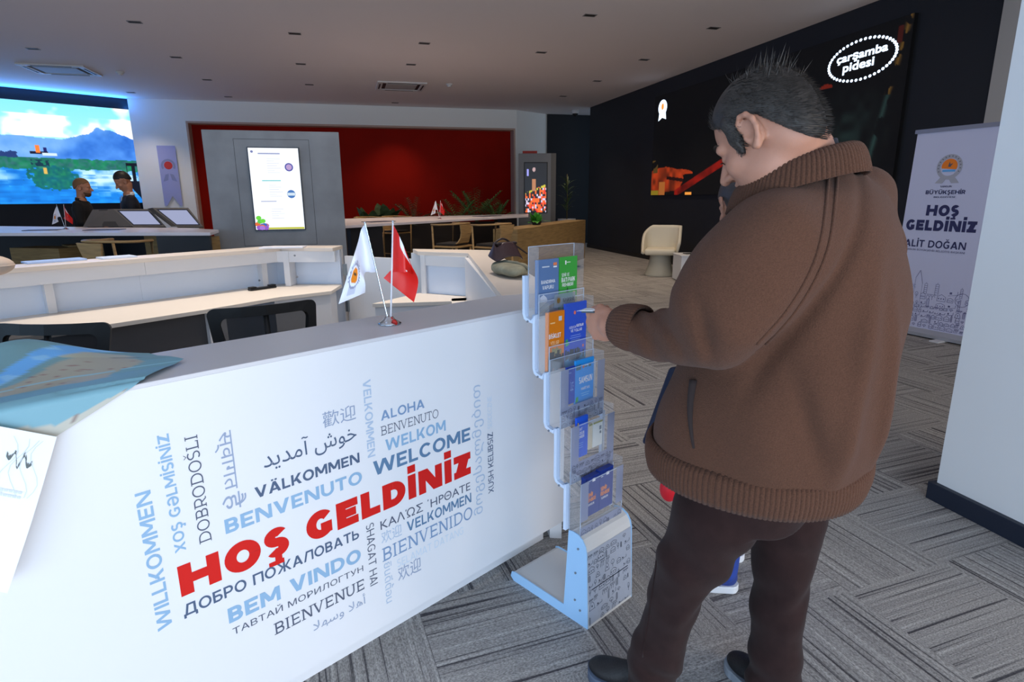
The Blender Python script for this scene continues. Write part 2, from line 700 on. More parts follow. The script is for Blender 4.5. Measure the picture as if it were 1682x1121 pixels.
def paint(name, fr, w, h, rgb, material, parent=None, off=0.):
    """a picture given by an array of 0..1 display colours, one vertex for each value"""
    ny, nx = rgb.shape[:2]
    o, x, y = fr
    n = x.cross(y).normalized()
    o = o + n * off
    vs = [tuple(o + x * (w * i / (nx - 1)) + y * (h * (1 - j / (ny - 1)))) for j in range(ny) for i in range(nx)]
    fs = [(j * nx + i, (j + 1) * nx + i, (j + 1) * nx + i + 1, j * nx + i + 1) for j in range(ny - 1) for i in range(nx - 1)]
    m = MB()
    m.v, m.f = vs, fs
    ob = m.build(name, material, parent)
    c = np.clip(rgb.reshape(-1, 3), 0, 1)
    c = np.where(c <= .04045, c / 12.92, ((c + .055) / 1.055) ** 2.4)
    ca = ob.data.color_attributes.new('Col', 'FLOAT_COLOR', 'POINT')
    ca.data.foreach_set('color', np.concatenate([c, np.ones((len(c), 1))], 1).astype(np.float32).ravel())
    return ob


def vnoise(nx, ny, cell, seed):
    """smooth value noise on a grid"""
    rs = np.random.RandomState(seed)
    gx, gy = int(nx / cell) + 3, int(ny / cell) + 3
    g = rs.rand(gy, gx)
    xs, ys = np.arange(nx) / cell, np.arange(ny) / cell
    xi, yi = xs.astype(int), ys.astype(int)
    fx, fy = xs - xi, ys - yi
    fx, fy = fx * fx * (3 - 2 * fx), (fy * fy * (3 - 2 * fy))[:, None]
    a = g[yi][:, xi] * (1 - fx) + g[yi][:, xi + 1] * fx
    b = g[yi + 1][:, xi] * (1 - fx) + g[yi + 1][:, xi + 1] * fx
    return a * (1 - fy) + b * fy

# ================================================================== the room
CEIL = 3.985
WHITE_WALL = mat('white_wall', (243, 243, 240), .75, bump=.05, bscale=200)
BLACK_WALL = mat('black_wall', (23, 26, 33), .6, bump=.03, bscale=150)


def carpet_material():
    m = bpy.data.materials.new('carpet_tiles')
    m.use_nodes = True
    nt = m.node_tree
    N, L = nt.nodes.new, nt.links.new
    b = nt.nodes['Principled BSDF']
    b.inputs['Roughness'].default_value = .95
    b.inputs['Specular IOR Level'].default_value = .15
    tc = N('ShaderNodeTexCoord')
    mp = N('ShaderNodeMapping')
    mp.vector_type = 'TEXTURE'
    mp.inputs['Location'].default_value = (2.303, 1.655, 0)
    mp.inputs['Rotation'].default_value = (0, 0, R(5))
    mp.inputs['Scale'].default_value = (.528, .528, 1)
    L(tc.outputs['Object'], mp.inputs['Vector'])
    sp = N('ShaderNodeSeparateXYZ')
    L(mp.outputs['Vector'], sp.inputs[0])

    def math_(op, a, bb=None, c=None):
        n = N('ShaderNodeMath')
        n.operation = op
        for i, x in enumerate((a, bb, c)):
            if x is None:
                continue
            if isinstance(x, (int, float)):
                n.inputs[i].default_value = x
            else:
                L(x, n.inputs[i])
        return n.outputs[0]
    x, y = sp.outputs[0], sp.outputs[1]
    ix, iy = math_('FLOOR', x), math_('FLOOR', y)
    odd = math_('FLOORED_MODULO', math_('ADD', ix, iy), 2)       # 0: stripes along x
    across = math_('ADD', math_('MULTIPLY', y, math_('SUBTRACT', 1, odd)), math_('MULTIPLY', x, odd))
    along = math_('ADD', math_('MULTIPLY', x, math_('SUBTRACT', 1, odd)), math_('MULTIPLY', y, odd))
    cell = math_('ADD', math_('MULTIPLY', ix, 3.7), math_('MULTIPLY', iy, 5.3))

    def noise(a_s, l_s, detail):
        c = N('ShaderNodeCombineXYZ')
        L(math_('MULTIPLY', across, a_s), c.inputs[0])
        L(math_('MULTIPLY', along, l_s), c.inputs[1])
        L(cell, c.inputs[2])
        n = N('ShaderNodeTexNoise')
        n.inputs['Scale'].default_value = 1
        n.inputs['Detail'].default_value = detail
        n.inputs['Roughness'].default_value = .6
        L(c.outputs[0], n.inputs['Vector'])
        return n.outputs['Fac']
    lines = noise(38, .35, 2.5)
    speck = noise(130, 60, 2.)
    r1 = N('ShaderNodeValToRGB')
    e = r1.color_ramp.elements
    e[0].position, e[0].color = .36, lin((78, 76, 80))
    e[1].position, e[1].color = .43, lin((150, 147, 145))
    q = e.new(.60)
    q.color = lin((164, 161, 158))
    q = e.new(.70)
    q.color = lin((186, 183, 180))
    L(lines, r1.inputs['Fac'])
    r2 = N('ShaderNodeValToRGB')
    r2.color_ramp.elements[0].position, r2.color_ramp.elements[0].color = .3, (.55, .55, .55, 1)
    r2.color_ramp.elements[1].position, r2.color_ramp.elements[1].color = .7, (1.35, 1.35, 1.35, 1)
    L(speck, r2.inputs['Fac'])
    mx = N('ShaderNodeMix')
    mx.data_type = 'RGBA'
    mx.blend_type = 'MULTIPLY'
    mx.inputs['Factor'].default_value = 1
    L(r1.outputs['Color'], mx.inputs['A'])
    L(r2.outputs['Color'], mx.inputs['B'])
    L(mx.outputs['Result'], b.inputs['Base Color'])
    bp = N('ShaderNodeBump')
    bp.inputs['Strength'].default_value = .22
    bp.inputs['Distance'].default_value = .01
    L(math_('ADD', lines, math_('MULTIPLY', speck, .4)), bp.inputs['Height'])
    L(bp.outputs['Normal'], b.inputs['Normal'])
    return m


structure(MB().box((-12, -4, -.1), (9, 20, 0)).build('floor', carpet_material()))
structure(MB().box((-12, -2.2, CEIL), (9, 20, CEIL + .1)).build('ceiling', mat('ceiling_paint', (226, 217, 216), .85)))

BACK_Y = 17.97
RX0, RX1, RZ = -3.88, 4.98, 3.47      # the red recess
w = MB().box((-5.15, BACK_Y, 0), (RX0, BACK_Y + .5, CEIL)).box((RX1, BACK_Y, 0), (RX1 + .05, BACK_Y + .5, CEIL))
w.box((RX0, BACK_Y, RZ), (RX1, BACK_Y + .5, CEIL))
structure(w.build('wall_back', WHITE_WALL))
structure(MB().box((RX0, BACK_Y + .36, 0), (RX1, BACK_Y + .46, RZ)).build('wall_recess', mat('red_panel', (150, 16, 0), .7, var=.08, scale=1.2, spec=.15)))
w = MB().box((RX0, BACK_Y - .012, 0), (RX0 + .05, BACK_Y + .36, RZ)).box((RX1 - .05, BACK_Y - .012, 0), (RX1, BACK_Y + .36, RZ))
w.box((RX0 + .05, BACK_Y - .012, RZ - .05), (RX1 - .05, BACK_Y + .36, RZ))
structure(w.build('trim_1', mat('recess_frame', (188, 160, 146), .6)))
# the slanting white wall and the dark niche beside the recess
structure(MB().prism([(RX1 + .05, BACK_Y), (6.2, 18.66), (6.2, 18.9), (RX1 + .05, 18.4)], 0, CEIL).build('wall_back_slant', WHITE_WALL))
structure(MB().box((6.2, 18.6, 0), (9, 18.8, CEIL)).build('wall_niche', BLACK_WALL))
# the black wall with the video panel
RWX = 6.958
structure(MB().box((RWX, 5.42, 0), (RWX + .35, 17.0, CEIL)).build('wall_right', BLACK_WALL))
structure(MB().box((RWX - .02, 2.2, 0), (RWX + .5, 5.42, CEIL)).build('wall_right_near', mat('grey_wall', (176, 172, 168), .8)))
# the slanting wall of the other video panel
LD = Vector((.847, .532, 0))
LP = Vector((-5.142, 18.145, 0))
ln = Vector((-LD.y, LD.x, 0))
a_ = LP - LD * 8
structure(MB().prism([(a_.x, a_.y), (LP.x, LP.y), (LP.x + ln.x * .25, LP.y + ln.y * .25), (a_.x + ln.x * .25, a_.y + ln.y * .25)], 0, CEIL).build('wall_left', BLACK_WALL))
# the white pillar by the entrance
structure(MB().box((2.763, .95, 0), (3.6, 2.085, CEIL)).build('wall_pillar', mat('pillar_paint', (226, 228, 230), .6)))
structure(MB().box((2.735, .93, 0), (3.62, 2.11, .092)).build('baseboard_pillar', mat('navy_skirting', (28, 36, 52), .5), bevel=.003))
structure(MB().box((RWX - .015, 5.42, 0), (RWX + .02, 17.0, .1)).build('baseboard_right', mat('black_skirting', (18, 19, 22), .5)))

# ------------------------------------------------------------------ ceiling fittings
DK = mat('dark_opening', (14, 14, 16), .6)
FIT = mat('fitting_white', (206, 204, 204), .5)
lights = [(221, 36), (484, 55), (697, 71), (969, 25), (1172, 46), (889, 86), (1058, 98), (54, 80), (289, 94), (494, 105), (675, 106),
          (340, 131), (508, 139), (375, 159), (215, 152), (981, 133), (925, 158), (649, 169)]
names = ['in the front row, level with the lake video\'s edge', 'in the front row, above the grey screen panel', 'in the front row, above the red wall',
         'closest to the picture top, before the man', 'above the man\'s head, near the black wall', 'between the round ceiling detector and the black wall', 'beside the black wall, before the emblem on the video panel',
         'just before the blue-lit air unit', 'behind the blue-lit ceiling detector', 'above the grey screen panel, middle row', 'just before the dark air unit', 'above the grey panel\'s edge by the lake video', 'above the grey panel\'s edge by the red wall',
         'close to the white back wall, above the red frame', 'next to the top corner of the lake video', 'close to the far corner of the black wall', 'farthest along the black wall', 'behind the dark air unit, close to the back wall']
proto = None
for i, (px, py) in enumerate(lights):
    p = at_z(px, py, CEIL)
    if proto is None:
        proto = thing('ceiling_downlight', '', 'ceiling light', (p.x, p.y, CEIL), 'recessed ceiling lights')
        m = MB()
        for sx in (-1, 1):
            m.box((sx * .085 - .007, -.06, -.006), (sx * .085 + .007, .06, 0))
            m.box((-.085, sx * .053 - .007, -.006), (.085, sx * .053 + .007, 0))
        m.build('trim_ring', mat('trim_grey', (120, 116, 116), .5), proto, local=True)
        MB().box((-.082, -.05, -.003), (.082, .05, 0)).build('dark_reflector', DK, proto, local=True)
        o = proto
    else:
        o = copy_tree(proto)
        o.location = (p.x, p.y, CEIL)
    sd_ = bpy.data.lights.new('downlight_beam', 'SPOT')
    sd_.energy, sd_.color, sd_.spot_size, sd_.spot_blend, sd_.shadow_soft_size = LAMP_W, (1.0, .80, .60), R(100), .8, .05
    so_ = bpy.data.objects.new('downlight_beam', sd_)
    COL.objects.link(so_)
    so_.location = (p.x, p.y, CEIL - .02)
    o['label'] = 'small dark recessed ceiling light ' + names[i]


def cassette(c, w, d, label):
    t = thing('air_conditioner', label, 'air conditioner', (c[0], c[1], CEIL))
    m = MB()
    for sx in (-1, 1):
        m.box((sx * w / 2 - .06 - sx * .06, -d / 2, -.03), (sx * w / 2 + .06 - sx * .06, d / 2, 0))
        m.box((-w / 2 + .12, sx * d / 2 - .06 - sx * .06, -.03), (w / 2 - .12, sx * d / 2 + .06 - sx * .06, 0))
    m.build('frame', FIT, t, local=True, bevel=.006)
    MB().box((-w / 2 + .2, -d / 2 + .2, -.028), (w / 2 - .2, d / 2 - .2, -.004)).build('grille', mat('grille_grey', (170, 168, 168), .6), t, local=True)
    MB().box((-w / 2 + .12, -d / 2 + .12, -.012), (w / 2 - .12, d / 2 - .12, 0)).build('air_gap', DK, t, local=True)
    for sx in (-1, 1):
        MB().box((sx * (w / 2 - .06) - .016, -d * .3, -.034), (sx * (w / 2 - .06) + .016, d * .3, -.03)).build('slot', DK, t, local=True)
        MB().box((-w * .3, sx * (d / 2 - .06) - .016, -.034), (w * .3, sx * (d / 2 - .06) + .016, -.03)).build('slot', DK, t, local=True)
    return t


cassette((-5.2, 14.4), 1.12, .98, 'white ceiling air conditioner lit blue near the lake video wall')
cassette((1.38, 14.75), 1.08, 1.04, 'grey ceiling air conditioner in shade above the red wall')
for (px, py), lab, nm, ct in (((197, 118), 'small white ceiling detector beside the blue-lit air conditioner', 'smoke_detector', 'smoke detector'),
                              ((738, 138), 'tiny white ceiling detector beside the shaded air conditioner', 'smoke_detector', 'smoke detector')):
    p = at_z(px, py, CEIL)
    t = thing(nm, lab, ct, (p.x, p.y, CEIL))
    MB().lathe([(.075, 0), (.075, -.02), (.06, -.03)], 20).build('base', FIT, t, local=True, smooth=True)
    MB().lathe([(.05, -.03), (.045, -.055), (.02, -.065)], 20).build('sensor', FIT, t, local=True, smooth=True)
p = at_z(945, 181, CEIL)
t = thing('security_camera', 'white dome security camera on the ceiling before the dark niche', 'security camera', (p.x, p.y, CEIL))
MB().lathe([(.11, 0), (.11, -.08), (.1, -.1)], 20).build('housing', FIT, t, local=True, smooth=True)
MB().ball((0, 0, -.1), .085, n=16).build('dome', DK, t, local=True, smooth=True)

# ------------------------------------------------------------------ the lake on the video wall
t = thing('video_wall', 'huge lit video screen with a blue lake and mountains on a slanting black wall', 'video screen', (LP.x, LP.y, 1.42))
p0 = LP - ln * .05 - LD * 5.0
fr = frame((p0.x, p0.y, 1.42), LD)
SW, SH = 4.96, 2.30
nx, ny = 300, 150
X, Y = np.meshgrid(np.linspace(0, 1, nx), np.linspace(0, 1, ny))
X = (X - .42) / .58         # 0..1 over the part in view
n1, n2, n3 = vnoise(nx, ny, 22, 1), vnoise(nx, ny, 7, 2), vnoise(nx, ny, 3, 3)
img = np.zeros((ny, nx, 3))
sky = np.stack([.52 + .35 * Y, .88 + .1 * Y, 1. + 0 * Y], -1)
cl = np.clip((n1 * .6 + n2 * .4 + .35 * (Y > .12) * (Y < .33) + .25 * X - .72) * 4, 0, 1)[..., None]
img[:] = sky * (1 - cl) + np.array([1, .99, .96]) * cl
ridge = .345 - .02 * np.sin(X * 9) + .02 * (n1 - .5) - .10 * np.exp(-((X - .74) / .22) ** 2) + .012 * n2 - .03 * np.exp(-((X - .72) / .03) ** 2)
mt = Y > ridge
rid = np.repeat(np.repeat(vnoise(60, 40, 3, 7), 5, 1), 4, 0)[:ny, :nx]
slope_ = vnoise(nx, ny, 12, 8) * .6 + n2 * .25 + n3 * .15
far = np.stack([.36 + .16 * slope_, .60 + .12 * slope_, .88 + .08 * slope_], -1)
near = np.stack([.14 + .20 * slope_, .38 + .22 * slope_, .76 + .18 * slope_], -1)
k = np.clip((X - .30) * 4 + (Y - .45) * 5 + (n1 - .5), 0, 1)[..., None]
img[mt] = (far * (1 - k) + near * k)[mt]
dk = ((X < .13 + .06 * n2) & (Y > .5 - (.0 + .02 * n3)) & (Y < .58))
img[dk] = np.array([.12, .22, .45])
shore = .545 + .02 * (n2 - .5)
gr = (Y > shore) & (Y < .655 + .05 * (n2 - .5))
img[gr] = np.stack([.05 + .15 * n3, .38 + .16 * n2, .32 + .12 * n3], -1)[gr]
wt = Y >= .655 + .05 * (n2 - .5)
wave = vnoise(nx, ny, 9, 5) * .5 + np.repeat(vnoise(40, ny, 2.2, 6), 8, 1)[:, :nx] * .5
water = np.stack([.04 + .10 * wave, .40 + .22 * wave, .78 + .2 * wave], -1)
br = np.clip(1.25 - np.hypot((X - .78) / .34, (Y - .74) / .14) + (wave - .5) * 1.4, 0, 1)[..., None]
br2 = np.clip(1.1 - np.hypot((X - .02) / .16, (Y - .73) / .08) + (wave - .5) * 1.4, 0, 1)[..., None]
br = np.maximum(br, br2 * .7)
water = water * (1 - br) + np.array([.78, .92, 1.0]) * br
img[wt] = water[wt]
gb = (np.hypot((X - .36) / .17, (Y - .74) / .12) + (n3 - .5) * .5 < 1) & (Y > .6)
img[gb] = np.stack([.02 + .1 * n3, .36 + .14 * n3, .36 + .12 * n2], -1)[gb]
bt = (np.abs(X - .29) < .06) & (np.abs(Y - .495) < .014)
img[bt] = (.06, .08, .2)
img[(np.abs(X - .285) < .014) & (np.abs(Y - .455) < .035)] = (.95, .5, .2)
img[(np.abs(X - .335) < .012) & (np.abs(Y - .46) < .02)] = (.1, .12, .4)
img[(np.abs(X - .36) < .05) & (np.abs(Y - .505) < .012)] = (.8, .88, .97)
img[(np.abs(X - .285) < .06) & (Y > .56) & (Y < .63) & (n3 > .45)] = (.05, .2, .28)
img[(np.abs(X - .31) < .012) & (np.abs(Y - .67) < .03)] = (.85, .7, .35)
pier = ((X > .9) & (Y > .57) & (Y < .78) & ((np.mod(X * 32, 2) < .9) | (Y < .6))) | ((Y - .77 > (X - .93) * -.4 - .01) & (X > .9) & (Y < .8 + (X - .9) * 1.8) & (Y > .76))
img[pier] = (.02, .05, .12)
paint('lit_picture', fr, SW, SH, img, mat('video_picture', emit=(255, 255, 255), attr='emit', strength=1.25, rough=.4), t, .012)
MB().box((0, 0, 0), (1, 1, 1), Matrix((LD.to_4d() * SW + Vector((0, 0, 0, 0)), )) if False else Matrix.Translation(fr[0]) @ Matrix(((LD.x * SW, ln.x * .045, 0, 0), (LD.y * SW, ln.y * .045, 0, 0), (0, 0, SH, 0), (0, 0, 0, 1)))).build('cabinet', mat('screen_black', (10, 11, 14), .5), t)

# unseen blue lamp added for the glow above the screen
strip = bpy.data.lights.new('added_blue_glow', 'AREA')
strip.shape, strip.size, strip.size_y, strip.energy, strip.color = 'RECTANGLE', 5.0, .06, 80, (.03, .26, 1.0)
so_ = bpy.data.objects.new('added_blue_glow', strip)
COL.objects.link(so_)
c_ = LP - LD * 2.55 - ln * .075
so_.location = (c_.x, c_.y, 3.74)
so_.rotation_euler = (Vector((-ln.x * .85, -ln.y * .85, .53))).to_track_quat('-Z', 'Y').to_euler()
so_.rotation_euler.rotate_axis('Z', 0)

# ------------------------------------------------------------------ the pennant with the crest
t = thing('wall_pennant', 'narrow pale hanging pennant with a red sun crest and notched end', 'banner', (-4.42, BACK_Y - .03, 1.3))
fr = frame((-4.63, BACK_Y - .03, 1.33), (1, 0, 0))
m = MB().polys([[(0, .0), (.06, 0), (.22, .25), (.37, 0), (.43, 0), (.43, 1.52), (0, 1.52)]], fr)
m.build('cloth', mat('pennant_cloth', (168, 174, 226), .8), t, thick=.01)
g = MB().polys([[(a + .215, b + 1.02) for a, b in p] for p in _arc(0, 0, .17, .17, -30, 210, .05, .05, 20)], fr, .008)
g.build('crest_ring', mat('pennant_grey', (142, 150, 196), .7), t)
g = MB().polys([[(.05, .62), (.12, .80), (.2, .82), (.17, .66)], [(.26, .66), (.23, .82), (.31, .80), (.38, .62)]], fr, .008)
g.build('crest_ribbon', mat('pennant_grey', (142, 150, 196), .7), t)
MB().polys([ellipse_poly(.215, 1.03, .1, .1)], fr, .008).build('crest_sun', mat('pennant_red', (206, 60, 60), .7), t)

# ------------------------------------------------------------------ the dark video panel
t = thing('video_panel', 'wide dark video screen on the black wall showing a hand and an oval logo', 'video screen', (RWX, 9.7, 1.5))
fr = frame((RWX - .05, 13.03, 1.515), (0, -1, 0))
W_, H_ = 6.55, 2.15
nx, ny = 420, 140
X, Y = np.meshgrid(np.linspace(0, W_, nx), np.linspace(H_, 0, ny))
n1, n2, n3 = vnoise(nx, ny, 26, 11), vnoise(nx, ny, 8, 12), vnoise(nx, ny, 3, 13)
img = np.zeros((ny, nx, 3)) + np.array([.012, .012, .016])
gl = np.clip(1 - np.hypot((X - 5.7) / .8, (Y - .8) / .7), 0, 1) * n2
img += gl[..., None] * np.array([.10, .17, .16]) * .9
vd = np.clip(1 - np.abs(X - (6.25 + .22 * (Y - 1))) / .07, 0, 1) * (n2 > .35)
img += (vd * (Y < 1.25))[..., None] * np.array([.10, .17, .16]) + (vd * (Y > 1.2))[..., None] * np.array([.34, .24, .08]) * (n3 > .5)[..., None]
rd = (X > 3.95) & (X < 4.95) & (Y > .3 + .08 * n2) & (Y < 1.18 + (X - 4.9) * .25)
img[rd] = np.array([.20, .0, .01])
img[(np.hypot((X - 5.2) / .13, (Y - 1.5) / .05) < 1) & (Y > 1.49)] = (.38, .09, .04)
img[(np.abs(X - 5.15) < .12) & (np.abs(Y - .95) < .22) & (n3 > .55)] = (.2, .15, .06)
img[(np.abs(X - 6.38) < .04) & (np.abs(Y - 1.95) < .1)] = (.2, .05, .03)
hand = (np.hypot((X - .55) / .85, (Y - .33) / .27) < 1) | ((X > .6) & (X < 1.75) & (np.abs(Y - (.52 - .08 * (X - .6) + .02 * np.sin(X * 5))) < .09 * (1.75 - X) ** .5)) | ((X < .5) & (Y < .5))
hand |= (X > .6) & (X < 1.3) & (np.abs(Y - .2) < .11)
tone = np.clip(.65 + .5 * (n2 - .4) + .25 * (Y - .3), 0, 1)
img[hand] = (tone[..., None] * np.array([.72, .23, .08]))[hand]
dkf = hand & (np.abs(Y - (.36 - .1 * (X - .8))) < .035) & (X > .7)
img[dkf] = (.12, .03, .02)
st = (np.abs(Y - (.02 + .335 * (X - 1.05))) < .075) & (X > 1.05) & (X < 3.6)
img[st] = (np.clip(.8 + .6 * (n2 - .5), 0, 1)[..., None] * np.array([.52, .07, .03]))[st]
img[(X < .35) & (Y < .1)] = (.5, .42, .1)
img[(np.abs(X - .15) < .12) & (np.abs(Y - .62) < .14) & (n2 > .45)] = (.3, .22, .1)
img[(np.abs(X - .5) < .14) & (Y < .28)] = (.62, .36, .16)
img[(np.abs(X - 1.62) < .12) & (Y < .06)] = (.95, .6, .25)
paint('lit_picture', fr, W_, H_, img, mat('panel_picture', emit=(255, 255, 255), attr='emit', strength=1.0, rough=.6, spec=.2), t, .004)
MB().box((RWX - .05, 13.03 - W_, 1.515), (RWX - .0, 13.03, 1.515 + H_)).build('cabinet', mat('screen_black', (10, 11, 14), .5), t)
LIT = mat('lit_white', (20, 20, 20), emit=(214, 232, 255), strength=2.2)
m = MB()
cx, cy = 13.03 - 7.24, 3.284 - 1.515
for i in range(46):
    a = 2 * math.pi * i / 46
    m.polys([ellipse_poly(cx + .57 * math.cos(a), cy + .255 * math.sin(a), .026, .02, 8)], fr, .008)
m.build('oval_of_dots', LIT, t)
m = MB()
for s, x0, x1, y0, y1 in (('çarşamba', -.43, .42, -.005, .125), ('pidesi', -.30, .22, -.15, -.005)):
    P, b = type_polys(s)
    P = fit_polys(P, b, cx + x0, cy + y0, cx + x1, cy + y1)
    for dx, dy in ((0, 0), (.012, 0), (0, .008), (.012, .008)):
        m.polys([[(px + dx, py + dy) for px, py in q] for q in P], fr, .008 + dx * .05 + dy * .06)
m.build('lit_lettering', LIT, t)
ex, ey = .37, 3.395 - 1.515
m = MB().polys([ellipse_poly(ex, ey, .19, .165, 28), [(ex - .14, ey - .1), (ex + .14, ey - .1), (ex + .17, ey - .26), (ex, ey - .21), (ex - .17, ey - .27)]], fr, .008)
m.build('lit_crest', LIT, t)
MB().polys([ellipse_poly(ex, ey + .02, .06, .07, 12)], fr, .010).build('crest_sun', mat('lit_orange', (20, 20, 20), emit=(255, 150, 60), strength=1.2), t)

# ================================================================== the reception ring
LAM = mat('white_laminate', (226, 227, 231), .42)
LAM_IN = mat('pale_laminate', (224, 236, 254), .5)
TOPM = mat('counter_top_laminate', (210, 209, 213), .35)
DESK = mat('desk_laminate', (232, 222, 210), .5)
HT = 1.085
CD = Vector((.868, .497, 0))          # along the front
CN = Vector((.497, -.868, 0))         # towards the visitor
OP = Vector((-.724, 1.365, 0))        # origin of the lettering
P_ = OP - CD * .45                    # front corner
E_ = OP + CD * 1.80         # the other front corner
WL = Vector((-.866, .5, 0))           # the wing that runs back from the corner
FRONT = frame((OP.x, OP.y, 0), CD)

desk = thing('reception_counter', 'white ring-shaped reception counter with many-language welcome lettering', 'reception counter', (0, 2.6, 0))
IN = .29
Q_ = Vector((-.724, 1.700, 0)) - CD * .45
WE = P_ + WL * 2.2
WQ = Q_ + WL * 2.2


def offset_pts(a, b, d):
    n = Vector((-(b - a).y, (b - a).x, 0)).normalized() * d
    return a + n, b + n


# top boards
I2 = Vector((.606, 2.440, 0))
top_front = [P_ + CN * .002, E_ + CN * .002, Vector((.868, 2.50, 0)), Vector((.60, 2.47, 0)), Q_]
MB().prism([(p.x, p.y) for p in top_front], HT - .012, HT).build('front_top', TOPM, desk, bevel=.002)
MB().prism([(p.x, p.y) for p in (WE, P_, Q_, WQ)], HT - .03, HT).build('side_top', TOPM, desk, bevel=.002)
R1, R0 = Vector((1.065, 4.71, 0)), Vector((.506, 5.036, 0))
r2, r3, r4 = Vector((.868, 4.50, 0)), Vector((.655, 2.47, 0)), Vector((.537, 4.784, 0))
WTOP = mat('warm_lit_top_laminate', (226, 214, 202), .4)  # counter top laminate with the warm lamplight put into its colour
MB().prism([(.62, 2.475), (.895, 2.505), (1.09, 4.70), (.868, 4.50)], HT - .03, HT).build('wing_top', WTOP, desk, bevel=.002)
MB().prism([(.868, 4.50), (1.09, 4.70), (R0.x, R0.y), (r4.x - .02, r4.y)], HT - .03, HT).build('end_top', WTOP, desk, bevel=.002)
B = [Vector(p) for p in ((-2.75, 4.28, 0), (-1.6, 5.12, 0), (-.66, 5.82, 0), (-.06, 5.63, 0))]
BI = []
for i, p in enumerate(B):
    d = (B[min(i + 1, 3)] - B[max(i - 1, 0)]).normalized()
    BI.append(p + Vector((d.y, -d.x, 0)) * .27)
MB().prism([(p.x, p.y) for p in (BI[0], BI[1], BI[2], BI[3], B[3], B[2], B[1], B[0])], HT - .03, HT).build('back_top', WTOP, desk, bevel=.002)
# outer panels
th = .045
m = MB()
m.prism([(p.x, p.y) for p in (P_, E_, E_ - CN * th, P_ - CN * th)], .085, HT - .012)
m.build('front_panel', LAM, desk)
m = MB()
a, b = P_ + CD * .02 - CN * .06, E_ - CD * .065 - CN * .06
m.prism([(p.x, p.y) for p in (a, b, b - CN * .03, a - CN * .03)], 0, .085)
m.build('plinth', LAM, desk)
wn = Vector((-.5, -.866, 0))
MB().prism([(p.x, p.y) for p in (WE - wn * .004, P_ - wn * .004, P_ - wn * th, WE - wn * th)], 0, HT - .03).build('side_panel', LAM, desk)
# end panel of the front run, the wing's outer side
MB().prism([(E_.x - .006, E_.y), (1.068, 4.69), (1.02, 4.69), (E_.x - .055, E_.y + .02)], 0, HT - .03).build('wing_panel', LAM, desk)
MB().prism([(1.065, 4.70), (R0.x, R0.y - .005), (R0.x - .02, R0.y - .045), (1.05, 4.66)], 0, HT - .03).build('end_panel', LAM, desk)


def wall_run(a, b, inset, t, z0, z1, name, m):
    n = Vector((-(b - a).y, (b - a).x, 0)).normalized()
    a2, b2 = a - n * inset, b - n * inset
    return MB().prism([(p.x, p.y) for p in (a2 - n * t, b2 - n * t, b2, a2)], z0, z1).build(name, m, desk)


for a, b in zip(B, B[1:]):
    wall_run(a, b, .005, .045, 0, HT - .03, 'back_panel', LAM)
    wall_run(a, b, .09, .012, .75, HT - .03, 'niche_panel', LAM_IN)
    wall_run(a, b, .215, .02, HT - .125, HT - .03, 'apron', LAM)
    wall_run(a, b, .05, .02, 0, HT - .1, 'inner_board', LAM_IN)
# posts on the inner face
for q in ((79, 512), (437, 471), (474, 470)):
    p = at_z(q[0], q[1], .752)
    M = Matrix.Translation(p) @ Matrix.Rotation(R(37 if q[0] < 450 else -18), 4, 'Z')
    o_ = .11 if q[0] < 100 else 0
    MB().box((-.025, -.005 - o_, 0), (.025, .125 - o_, HT - .75 - .03), M).build('divider', LAM, desk)
for q in ((424, 424), (426, 461), (484, 420), (488, 455)):
    p = at(q[0], q[1], 5.12)
    MB().ball(p, .009, n=8).build('screw_cover', mat('screw_grey', (120, 126, 136), .4), desk)
# work surfaces
MB().prism([(-2.55, 3.30), (-.995, 4.515), (-.56, 4.93), (-.172, 5.13), (-.09, 5.50), (-.645, 5.71), (-3.0, 4.04)], .722, .75).build('desk_board', DESK, desk, bevel=.002)
MB().prism([(.13, 4.40), (.81, 4.32), (.86, 4.50), (.52, 4.80)], .722, .75).build('desk_board', DESK, desk, bevel=.002)
MB().prism([(-.55, 1.99), (.50, 2.59), (.66, 2.60), (.86, 4.45), (.72, 4.45), (.50, 2.95), (-.80, 2.18)], .722, .75).build('desk_board', DESK, desk, bevel=.002)
# cabinets below the far work surface
MB().prism([(-1.95, 3.86), (-1.02, 4.59), (-1.18, 4.80), (-2.1, 4.08)], .02, .722).build('kneehole_panel', mat('dark_laminate', (70, 71, 76), .6), desk)
MB().prism([(-1.0, 4.55), (-.90, 4.64), (-1.1, 4.9), (-1.2, 4.80)], .02, .722).build('drawer_unit', LAM, desk)
MB().prism([(-.60, 4.95), (-.185, 5.16), (-.14, 5.36), (-.62, 5.55)], .02, .722).build('drawer_unit', LAM, desk)
MB().prism([(.15, 4.42), (.80, 4.35), (.85, 4.5), (.53, 4.78)], .02, .722).build('drawer_unit', LAM, desk)
# the far end's inner boards
MB().prism([(.545, 4.80), (.86, 4.52), (.875, 4.54), (.56, 4.82)], .75, HT - .03).build('niche_panel', LAM_IN, desk)
MB().prism([(.535, 4.775), (.85, 4.495), (.866, 4.51), (.55, 4.79)], HT - .11, HT - .03).build('apron', LAM, desk)
a, b = at_z(704, 411, 1.0), at_z(690, 413, 1.0)
MB().box((-.02, -.01, 0), (.02, .012, HT - .78), Matrix.Translation((.555, 4.76, .75)) @ Matrix.Rotation(R(-40), 4, 'Z')).build('divider', LAM, desk)
